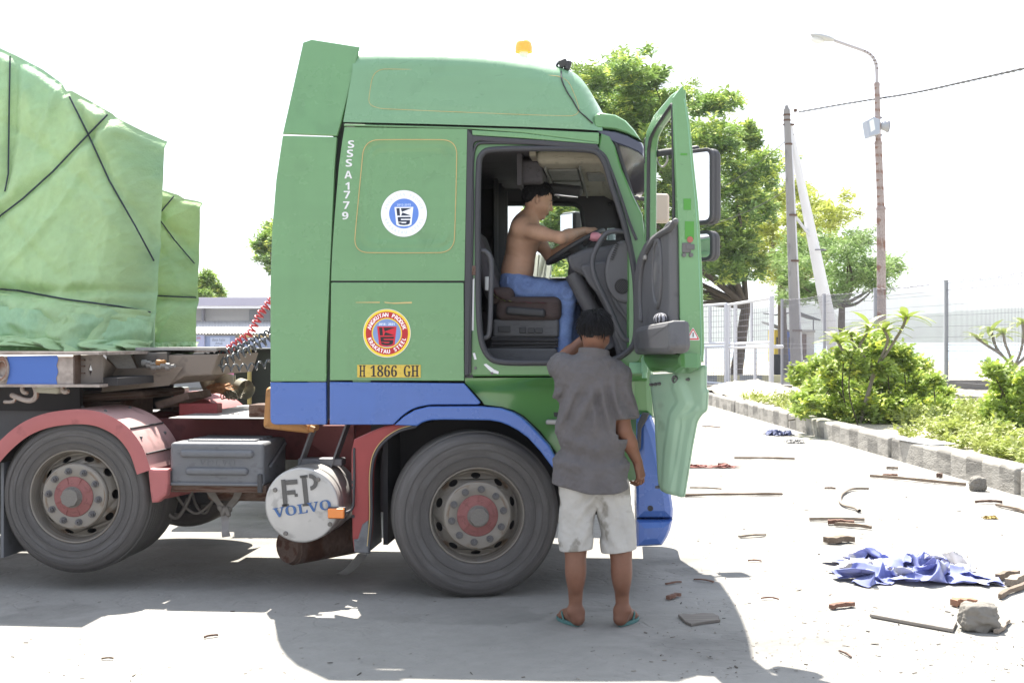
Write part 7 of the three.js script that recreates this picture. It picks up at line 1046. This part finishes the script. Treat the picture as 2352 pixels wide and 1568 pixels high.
// ---------------------------------------------------------------- the driver
{
  const man = thing('person', 'person with bare torso and blue jeans sitting in the cab, hands on steering wheel', 'person');
  const D = (x, y, z) => L(x, y, z).applyMatrix4(tM), fx = new V3(1, 0, 0).transformDirection(tM), fz = new V3(0, 0, 1).transformDirection(tM);
  const zc = -0.62, hc = D(1236, 463, zc), hq = lookQ(fx.clone().multiplyScalar(0.9).addScaledVector(fz, -0.12).add(new V3(0, -0.34, 0)));
  const skinF = [], sF = (f) => { skinF.push(f); };
  const sh = [D(1194, 526, zc + 0.155), D(1214, 526, zc - 0.165)], el = [D(1288, 547, -0.345), D(1265, 592, -0.86)], wr = [D(1341, 531, zc + 0.06), D(1336, 552, zc - 0.10)];
  const chest = D(1203, 548, zc), belly = D(1192, 600, zc), pel = D(1186, 655, zc), neck = D(1213, 503, zc);
  const torsoQ = new THREE.Quaternion().setFromRotationMatrix(new THREE.Matrix4().makeBasis(fx, new V3(0, 1, 0), fz)).multiply(new THREE.Quaternion().setFromAxisAngle(new V3(0, 0, 1), -0.2));
  const torso = [ell(chest, v3(0.105, 0.16, 0.165), torsoQ), ell(belly, v3(0.097, 0.16, 0.135), torsoQ), ell(D(1188, 628, zc), v3(0.10, 0.13, 0.145), torsoQ), cone(D(1200, 517, zc + 0.13), D(1205, 514, zc - 0.13), 0.055, 0.055), cone(D(1204, 520, zc), D(1222, 488, zc), 0.062, 0.054), cone(D(1226, 540, zc + 0.08), D(1228, 545, zc - 0.08), 0.05, 0.05), ell(D(1190, 548, zc + 0.09), v3(0.055, 0.09, 0.06), torsoQ)];
  const body = blend(torso, 0.06);
  const ribs = (x, y, z) => 0.0008 * Math.sin((y - chest.y) * 150 + (x - chest.x) * 60) * sstep(0.13, 0.05, Math.abs(y - chest.y + 0.08));
  const arm = (i) => blend([ell(sh[i], v3(0.062, 0.06, 0.058)), cone(sh[i], sh[i].clone().lerp(el[i], 0.55), 0.052, 0.047), cone(sh[i].clone().lerp(el[i], 0.4), el[i], 0.047, 0.037), cone(el[i], el[i].clone().lerp(wr[i], 0.4), 0.039, 0.040), cone(el[i].clone().lerp(wr[i], 0.3), wr[i], 0.041, 0.026)], 0.022);
  const rimDir = fx.clone().multiplyScalar(0.866).add(new V3(0, 0.5, 0));
  const bend = [[0.35, 0.7, 0.5], [0.4, 0.75, 0.5], [0.45, 0.8, 0.55], [0.55, 0.8, 0.55]];
  const hR = hand(wr[0], D(1366, 530, zc + 0.03).sub(wr[0]), fz.clone().multiplyScalar(0.45).add(new V3(0, 1, 0)), -1, bend), hL = hand(wr[1], D(1366, 540, zc - 0.12).sub(wr[1]), fz.clone().multiplyScalar(-0.5).add(new V3(0, 1, 0)), 1, bend);
  const head = headField(hc, hq, 1.0), aR = arm(0), aL = arm(1);
  const navel = ell(D(1228, 622, zc), v3(0.012, 0.012, 0.02));
  const all = (x, y, z) => { let d = body(x, y, z) + ribs(x, y, z); d = smin(d, aR(x, y, z), 0.03); d = smin(d, aL(x, y, z), 0.03); d = smin(d, head(x, y, z), 0.016); d = smin(d, hR(x, y, z), 0.008); d = smin(d, hL(x, y, z), 0.008); return d; };
  const [lo, hi] = boxOf([hc, chest, pel, ...sh, ...el, ...wr, D(1375, 530, zc)], 0.17);
  part(man, 'body', meshSDF(all, lo, hi, 0.0042), skinMat(lin(0.53, 0.325, 0.225)));
  const eyes = []; for (const k of [-1, 1]) eyes.push(new THREE.SphereGeometry(0.0108, 12, 8).translate(k * 0.031, 0.006, 0.0745)); const eg = merge(eyes).applyQuaternion(hq).translate(hc.x, hc.y, hc.z); part(man, 'eyes', eg, S(lin(0.05, 0.04, 0.04), { roughness: 0.2 })); const lp = merge(new THREE.SphereGeometry(1, 14, 8).scale(0.020, 0.0055, 0.010).translate(0, -0.0495, 0.0885), new THREE.SphereGeometry(1, 14, 8).scale(0.018, 0.0065, 0.0105).translate(0, -0.0600, 0.0855)).applyQuaternion(hq).translate(hc.x, hc.y, hc.z); part(man, 'lips', lp, skinMat(lin(0.36, 0.15, 0.11))); const bw = merge([-1, 1].map((k) => tube([v3(k * 0.014, 0.027, 0.0915), v3(k * 0.03, 0.032, 0.088), v3(k * 0.048, 0.027, 0.075)], 0.0042, 10, 5))).applyQuaternion(hq).translate(hc.x, hc.y, hc.z); part(man, 'eyebrows', bw, hairMat);
  const line = (x, y, z) => { const f = 0.060 - y - 0.3 * Math.max(0, 0.05 - Math.abs(x)); const side = z > 0.035 ? f : lerp(-0.006, f, sstep(-0.02, 0.045, z)) - y * 0 ; const lim = z > 0.05 ? 0.074 : z > 0.012 ? 0.03 + (z - 0.012) * 0.95 : z > -0.02 ? 0.030 : lerp(0.03, -0.045, sstep(-0.02, -0.06, z)); return lim - y; };
  part(man, 'hair', merge(meshSDF(hairField(hc, hq, 1, line, 4, 0.002), hc.clone().subScalar(0.16), hc.clone().addScalar(0.16), 0.004), tufts(hc, hq, 1, 420, line, 0.026, 3)), hairMat);
  // jeans
  const hip = [D(1190, 664, zc + 0.095), D(1196, 662, zc - 0.095)], kn = [D(1302, 674, zc + 0.12), D(1309, 670, zc - 0.12)], an = [D(1292, 806, zc + 0.17), D(1318, 800, zc - 0.1)], jF = [ell(D(1188, 660, zc), v3(0.125, 0.105, 0.175), torsoQ), ell(D(1189, 640, zc), v3(0.108, 0.06, 0.158), torsoQ)];
  const legs = [0, 1].map((i) => blend([cone(hip[i], kn[i], 0.088, 0.066), cone(kn[i], an[i], 0.067, 0.056), ell(kn[i], v3(0.07, 0.07, 0.068)), ell(hip[i].clone().lerp(kn[i], 0.4).add(v3(0, -0.012, 0)), v3(0.16, 0.075, 0.085))], 0.03)), pelv = blend(jF, 0.04);
  const waistY = D(1185, 628, zc).y;
  const jeans = (x, y, z) => { let d = pelv(x, y, z); for (const l of legs) d = smin(d, l(x, y, z), 0.03); if (d > 0.05) return d; d += 0.006 * pn(x * 16, y * 22, z * 10) + 0.004 * Math.abs(pn(x * 34 + y * 20, y * 30, z * 18)); const kd = Math.hypot(x - kn[0].x, y - kn[0].y); d += 0.006 * Math.sin(kd * 130) * Math.exp(-kd * kd / 0.008); const hd = Math.hypot(x - hip[0].x - 0.06, y - hip[0].y - 0.03); d += 0.005 * Math.sin(hd * 120) * Math.exp(-hd * hd / 0.006); return smax(smax(d, y - waistY - 0.25 * (hip[0].x - x) * 0.2, 0.012), D(1292, 812, zc).y - y, 0.01); };
  const [jl, jh] = boxOf([...hip, ...kn, ...an, D(1185, 625, zc)], 0.14); const denim = S(lin(0.19, 0.28, 0.52), { roughness: 0.95, map: rep(tex(512, (u, v) => { const g = 0.85 + 0.5 * (nA(u, v) - 0.5) + 0.25 * (nK(u, v) - 0.5); return [g, g, lerp(1, g, 0.8)]; }), 2.5) });
  const jm = part(man, 'jeans', meshSDF(jeans, jl, jh, 0.006), denim);
  const seamPt = [D(1215, 642, zc + 0.16), D(1250, 648, zc + 0.19), D(1290, 656, zc + 0.185)]; part(jm, 'belt_loop', rb(0.014, 0.05, 0.012, 0.004, D(1166, 645, zc + 0.15).x, D(1166, 645, zc + 0.15).y, D(1166, 645, zc + 0.16).z), denim);
  // feet
  const ft = an.map((a, i) => blend([cone(a.clone().add(v3(0, -0.02, 0)), a.clone().add(v3(0, -0.07, 0)), 0.04, 0.04), cone(a.clone().add(v3(-0.03, -0.085, 0)), a.clone().addScaledVector(fx, 0.17).add(v3(0, -0.095, 0)), 0.036, 0.028)], 0.03)); const [fl, fh] = boxOf([...an, ...an.map((a) => a.clone().addScaledVector(fx, 0.2).add(v3(0, -0.1, 0)))], 0.08); part(man, 'feet', meshSDF(blend(ft, 0.005), fl, fh, 0.006), skinMat(lin(0.30, 0.15, 0.095)));
  anchor(man);
}
// ---------------------------------------------------------------- the man standing at the step, seen from behind
{
  const man = thing('person', 'person in grey polo shirt and pale shorts standing beside the open truck door', 'person');
  const Z0 = 7.42, A = (x, y, d = 0) => at(x, y, Z0 - d);      // d: metres nearer to the camera
  const hc = A(1367, 768, -0.02), hq = lookQ(v3(0.46, -0.34, -0.83), 0.04);
  const sk = lin(0.215, 0.105, 0.068);
  const shL = A(1296, 848, 0.0), elL = A(1283, 838, -0.26), wrL = A(1346, 775, -0.34), shR = A(1423, 866, 0.0), elR = A(1433, 990, 0.03), wrR = A(1465, 1062, -0.03);
  const up = [cone(A(1362, 832), A(1366, 790, -0.02), 0.062, 0.056), ell(A(1360, 858, 0), v3(0.14, 0.06, 0.075)), ell(A(1358, 930, 0), v3(0.17, 0.2, 0.1)), ell(A(1362, 1060, 0), v3(0.165, 0.18, 0.11)), cone(A(1318, 858), A(1404, 866), 0.045, 0.045)];
  const armF = (s, e, w) => blend([ell(s, v3(0.06, 0.062, 0.06)), cone(s, e, 0.053, 0.042), cone(e, e.clone().lerp(w, 0.4), 0.043, 0.043), cone(e.clone().lerp(w, 0.3), w, 0.044, 0.028)], 0.022);
  const aL = armF(shL, elL, wrL), aR = armF(shR, elR, wrR);
  const bnd = [[0.35, 0.6, 0.5], [0.5, 0.75, 0.5], [0.6, 0.8, 0.5], [0.7, 0.8, 0.55]];
  const hR = hand(wrR, A(1474, 1102, -0.04).sub(wrR), v3(0.75, 0.1, 0.6), -1, bnd, 1.0, 0.16), hL = hand(wrL, A(1390, 765, -0.4).sub(wrL), v3(0, 1, 0.2), -1, bnd);
  const hip = [A(1325, 1110), A(1405, 1112)], kn = [A(1322, 1262, 0.02), A(1426, 1268, 0.02)], an = [A(1322, 1404), A(1430, 1402)];
  const heel = [A(1327, 1436), A(1425, 1430)], toe = [A(1292, 1418, -0.22), A(1453, 1415, -0.21)];
  heel.forEach((h) => { h.y = 0.042; }); toe.forEach((t) => { t.y = 0.03; });
  const leg = (i) => { const s = i ? 1 : -1, calf = kn[i].clone().lerp(an[i], 0.32).add(v3(0, 0, 0.025)); const ball = heel[i].clone().lerp(toe[i], 0.75), f = toe[i].clone().sub(heel[i]).normalize(), r = v3(-f.z, 0, f.x); const toes = []; for (let k = -2; k <= 2; k++) { const b = ball.clone().addScaledVector(r, k * 0.017); toes.push(cone(b, b.clone().addScaledVector(f, 0.055 - Math.abs(k * s + (k > 0 ? 0 : 0)) * 0.006).setY(0.026), 0.0105, 0.009)); } const lg = blend([cone(hip[i], kn[i], 0.07, 0.058), cone(kn[i], an[i], 0.056, 0.035), ell(calf, v3(0.058, 0.13, 0.062)), cone(an[i], heel[i].clone().add(v3(0, 0.012, 0)), 0.036, 0.034), cone(heel[i], ball, 0.034, 0.028), cone(an[i].clone().add(v3(0, -0.01, -0.02)), ball.clone().add(v3(0, 0.01, 0)), 0.034, 0.022), cone(ball.clone().addScaledVector(r, -0.026), ball.clone().addScaledVector(r, 0.026), 0.022, 0.022), ell(an[i].clone().add(v3(0.035, 0, 0)), v3(0.012, 0.014, 0.014)), ell(an[i].clone().add(v3(-0.035, 0, 0)), v3(0.012, 0.014, 0.014))], 0.03), tf = blend(toes, 0.004); return (x, y, z) => { const d = lg(x, y, z); return d > 0.2 ? d : smin(d, tf(x, y, z), 0.008); }; };
  const l0 = leg(0), l1 = leg(1), head = headField(hc, hq, 0.98), bd = blend(up, 0.06);
  const all = (x, y, z) => { let d = bd(x, y, z); d = smin(d, l0(x, y, z), 0.02); d = smin(d, l1(x, y, z), 0.02); d = smin(d, aL(x, y, z), 0.03); d = smin(d, aR(x, y, z), 0.03); d = smin(d, head(x, y, z), 0.018); d = smin(d, hR(x, y, z), 0.008); d = smin(d, hL(x, y, z), 0.008); return d; };
  const [lo, hi] = boxOf([hc, shL, elL, wrL, shR, elR, wrR, A(1480, 1130), A(1400, 770, -0.45), ...heel, ...toe], 0.15); lo.y = -0.02;
  part(man, 'body', meshSDF(all, lo, hi, 0.0048), skinMat(sk));
  const line = (x, y, z) => { const lim = z > 0.045 ? 0.06 : z > 0.01 ? 0.03 : z > -0.03 ? lerp(-0.01, 0.03, sstep(-0.03, 0.01, z)) : lerp(-0.01, -0.062, sstep(-0.03, -0.06, z)); return lim - y; };
  part(man, 'hair', merge(meshSDF(hairField(hc, hq, 1.02, line, 9, 0.006), hc.clone().subScalar(0.17), hc.clone().addScalar(0.17), 0.0036), tufts(hc, hq, 1.02, 900, line, 0.045, 8)), hairMat);
  // polo shirt: hanging cloth with folds
  const hemY = (x) => A(1362, 1126).y - 0.035 * Math.sin((x - hip[0].x) * 9) * 0.4 + 0.02 * Math.pow((x - A(1362, 0).x) / 0.2, 2);
  const slL = shL.clone().lerp(elL, 0.62), slR = shR.clone().lerp(elR, 0.80), dR = elR.clone().sub(shR).normalize(), dL = elL.clone().sub(shL).normalize();
  const row = [[814, 1362, 0.085, 0.09], [832, 1361, 0.14, 0.108], [856, 1359, 0.182, 0.122], [900, 1357, 0.195, 0.128], [960, 1358, 0.198, 0.132], [1020, 1361, 0.198, 0.130], [1070, 1361, 0.208, 0.145], [1140, 1361, 0.224, 0.165]].map(([y, x, a, b]) => { const p = A(x, y); return [p.y, p.x, a, b]; }), cz = -Z0 - 0.005;
  const tor = (x, y, z) => { let i = 0; while (i < row.length - 2 && y < row[i + 1][0]) i++; const t = clamp((row[i][0] - y) / (row[i][0] - row[i + 1][0]), 0, 1), s = t * t * (3 - 2 * t) * 0.4 + t * 0.6, cx = lerp(row[i][1], row[i + 1][1], s), a = lerp(row[i][2], row[i + 1][2], s), b = lerp(row[i][3], row[i + 1][3], s); const q = Math.pow(Math.pow(Math.abs((x - cx) / a), 2.3) + Math.pow(Math.abs((z - cz) / b), 2.3), 1 / 2.3); let d = (q - 1) * Math.min(a, b) * 0.9; return Math.max(d, (y - row[0][0]) * 0.9); };
  const sleeves = [blend([cone(shR.clone().add(v3(-0.02, 0.005, 0)), slR, 0.076, 0.084), ell(shR, v3(0.07, 0.07, 0.07))], 0.03), blend([cone(shL.clone().add(v3(0.02, 0, 0)), slL, 0.078, 0.082), ell(shL, v3(0.068, 0.072, 0.07))], 0.03)];
  const nk = A(1364, 822, -0.005), yoke = A(1350, 870).y;
  const folds = (x, y, z) => {
    const rx = x - A(1423, 0).x, ry = y - shR.y, lx = x - A(1300, 0).x, ly = y - shL.y, down = sstep(shR.y + 0.02, shR.y - 0.12, y), low = sstep(A(0, 960).y, A(0, 1040).y, y);
    let f = 0;
    f += 0.0135 * Math.sin((x - nk.x) * 75 + (y - nk.y) * 22 + 2.5 * pn(x * 6, y * 4, 2)) * down * sstep(A(0, 1040).y, A(0, 940).y, y) * sstep(-0.08, 0.06, x - nk.x + 0.02);      // drawn towards the right armpit
    f += 0.012 * Math.sin((x - nk.x) * 62 - (y - nk.y) * 30 + 2 * pn(x * 6, y * 4, 8)) * down * sstep(A(0, 1030).y, A(0, 930).y, y) * sstep(0.08, -0.05, x - nk.x);
    f += 0.012 * Math.sin((y - 0.9) * 38 + 3.4 * (x - nk.x) * (x < nk.x ? 9 : -6) * 0.5 + 2.2 * pn(x * 5, y * 3, 5)) * low * sstep(A(0, 1090).y, A(0, 1055).y, y);      // slack above the waist
    f += 0.016 * Math.sin((x - nk.x) * 34 + 2 * pn(x * 4, y * 4, 11)) * sstep(A(0, 1040).y, A(0, 1125).y, y);
    f += 0.006 * pn(x * 24, y * 15, z * 10) + 0.0035 * pn(x * 55, y * 40, z * 30);
    return f;
  };
  const collar = (x, y, z) => { const dx = x - nk.x, dz = z - nk.z - 0.005, r = Math.hypot(dx, dz), yy = y - (nk.y + 0.012 - dx * 0.10 + dz * 0.12); const R = 0.079 + 0.10 * Math.max(0, -yy) ; return Math.max(Math.abs(r - R) - 0.009, Math.abs(yy) - 0.034) ; };
  const shirt = (x, y, z) => {
    let d = smin(tor(x, y, z), Math.min(sleeves[0](x, y, z), sleeves[1](x, y, z)), 0.045); if (d > 0.06 && y < 1.3) return d;
    d += folds(x, y, z);
    const eR = (x - slR.x) * dR.x + (y - slR.y) * dR.y + (z - slR.z) * dR.z, nearR = sleeves[0](x, y, z) < 0.03 && x > A(1412, 0).x; if (nearR) d = smax(d, eR, 0.01);
    const eL = (x - slL.x) * dL.x + (y - slL.y) * dL.y + (z - slL.z) * dL.z; if (z < cz - 0.1) d = smax(d, eL, 0.01);
    d = smax(d, hemY(x) - y, 0.008); d = smin(d, collar(x, y, z), 0.010); return d;
  };
  const [sl, shh] = boxOf([A(1250, 805, 0.05), A(1460, 1150, 0.05), A(1250, 1150, -0.2), elL, slR], 0.14);
  const sm = S(lin(0.115, 0.107, 0.111), { roughness: 1, map: rep(clothTex, 2), bumpMap: rep(speckTex, 12), bumpScale: 0.0012 });
  const shm = part(man, 'polo_shirt', meshSDF(shirt, sl, shh, 0.005), sm);
  const cuff = new THREE.TorusGeometry(0.079, 0.006, 8, 40).applyQuaternion(new THREE.Quaternion().setFromUnitVectors(new V3(0, 0, 1), dR)).translate(slR.x - dR.x * 0.012, slR.y - dR.y * 0.012, slR.z - dR.z * 0.012); part(shm, 'sleeve_cuff', cuff, sm);
  // shorts
  const crotch = A(1365, 1180).y, legS = (i) => { const b = A(i ? 1420 : 1327, 1268, 0.0), t = hip[i].clone().add(v3(i ? -0.005 : 0.0, 0.05, 0)); return cone(t, b, 0.1, i ? 0.104 : 0.102); };
  const s0 = legS(0), s1 = legS(1), seat = ell(A(1364, 1120), v3(0.165, 0.13, 0.11));
  const shorts = (x, y, z) => { let d = smin(smin(s0(x, y, z), s1(x, y, z), 0.02), seat(x, y, z), 0.05); if (d > 0.06) return d; const gap = Math.abs(x - A(1365, 0).x - 0.01); const hk = 0.25 + 0.75 * sstep(A(0, 1262).y, A(0, 1235).y, y); d += 0.010 * hk * Math.sin(x * 42 + 3 * pn(x * 5, y * 4, 3)) * sstep(crotch + 0.1, crotch - 0.1, y) + 0.008 * hk * Math.sin((y * 46) + gap * 70 + 3 * pn(x * 6, y * 5, 1)) * sstep(0.16, 0.0, gap) + 0.006 * hk * pn(x * 19, y * 12, z * 12) + 0.003 * pn(x * 50, y * 36, z * 30); if (y < crotch + 0.04) d = smax(d, 0.004 + 0.09 * (crotch - y) - gap, 0.012); const hem = (x < A(1365, 0).x ? A(0, 1258).y + (A(1365, 0).x - x) * -0.10 : A(0, 1272).y + (A(1365, 0).x - x) * -0.12 ); return smax(smax(d, hem - y, 0.006), y - A(0, 1098).y, 0.01); };
  const [gl, gh] = boxOf([A(1275, 1075), A(1460, 1290)], 0.16);
  const stainT = tex(512, (u, v) => { const s = sstep(0.52, 0.74, nB(u, v)) * 0.45, a = 0.95 + 0.2 * (nA(u, v) - 0.5); return [a * (1 - s), a * (1 - s * 1.04), a * (1 - s * 1.12)]; });
  part(man, 'shorts', meshSDF(shorts, gl, gh, 0.005), S(lin(0.44, 0.425, 0.40), { roughness: 1, map: rep(stainT, 1.6), bumpMap: rep(speckTex, 12), bumpScale: 0.001 }));
  // flip-flops
  const teal = S(lin(0.06, 0.15, 0.14), { roughness: 0.8 });
  heel.forEach((h, i) => { const f = toe[i].clone().sub(h).setY(0).normalize(), r = v3(-f.z, 0, f.x), c = h.clone().lerp(toe[i], 0.5).setY(0), pts = []; for (let k = 0; k < 40; k++) { const a = k / 40 * 6.283, u = Math.cos(a), w = Math.sin(a); pts.push(new V2(u * 0.142 + 0.018, w * (0.042 + 0.010 * u - 0.008 * Math.cos(2 * a)))); } const g = new THREE.ExtrudeGeometry(new THREE.Shape(pts), { depth: 0.012, bevelEnabled: true, bevelSize: 0.003, bevelThickness: 0.003, bevelSegments: 2 }); g.applyMatrix4(new THREE.Matrix4().makeBasis(f, r.clone().negate(), v3(0, 1, 0)).setPosition(c.x, 0.004, c.z)); const fo = part(man, 'flip_flop', g, teal); const mid = c.clone().addScaledVector(f, 0.085).setY(0.05), e = (s) => c.clone().addScaledVector(f, -0.01).addScaledVector(r, s * 0.042).setY(0.016); part(fo, 'strap', merge(tube([e(1), c.clone().addScaledVector(f, 0.035).addScaledVector(r, 0.036).setY(0.055), mid.clone().setY(0.056)], 0.006, 16, 6), tube([e(-1), c.clone().addScaledVector(f, 0.035).addScaledVector(r, -0.036).setY(0.055), mid.clone().setY(0.056)], 0.006, 16, 6)), teal); });
  anchor(man);
}
// ================================================================ repeats share a group
{
  const groups = { wood_stick: 'wood scraps lying on the concrete', wood_offcut: 'wood scraps lying on the concrete', wood_chip: 'wood chips lying on the concrete', wood_splinter: 'wood splinters and twigs on the concrete', timber_block: 'squared timbers on the concrete', coiled_hose: 'coiled hoses between truck and trailer', strap_roll: 'rolled straps on the chassis', tarpaulin_load: 'tarpaulin covered loads on the trailer', gate: 'white gate leaves', low_wall: 'low walls by the fence', power_cable: 'overhead cables', shade_tree: 'shade trees behind the truck', roadside_tree: 'trees on the left behind the trailer', bush: 'bushes along the fence', frangipani: 'young frangipani trees', shop_banner: 'banners under the shop awning', person: 'people at the truck' };
  for (const o of scene.children) { const g = groups[o.name.replace(/_\d{3}$/, '')]; if (g && o.userData.label) o.userData.group = g; }
}
renderer.render(scene, camera);
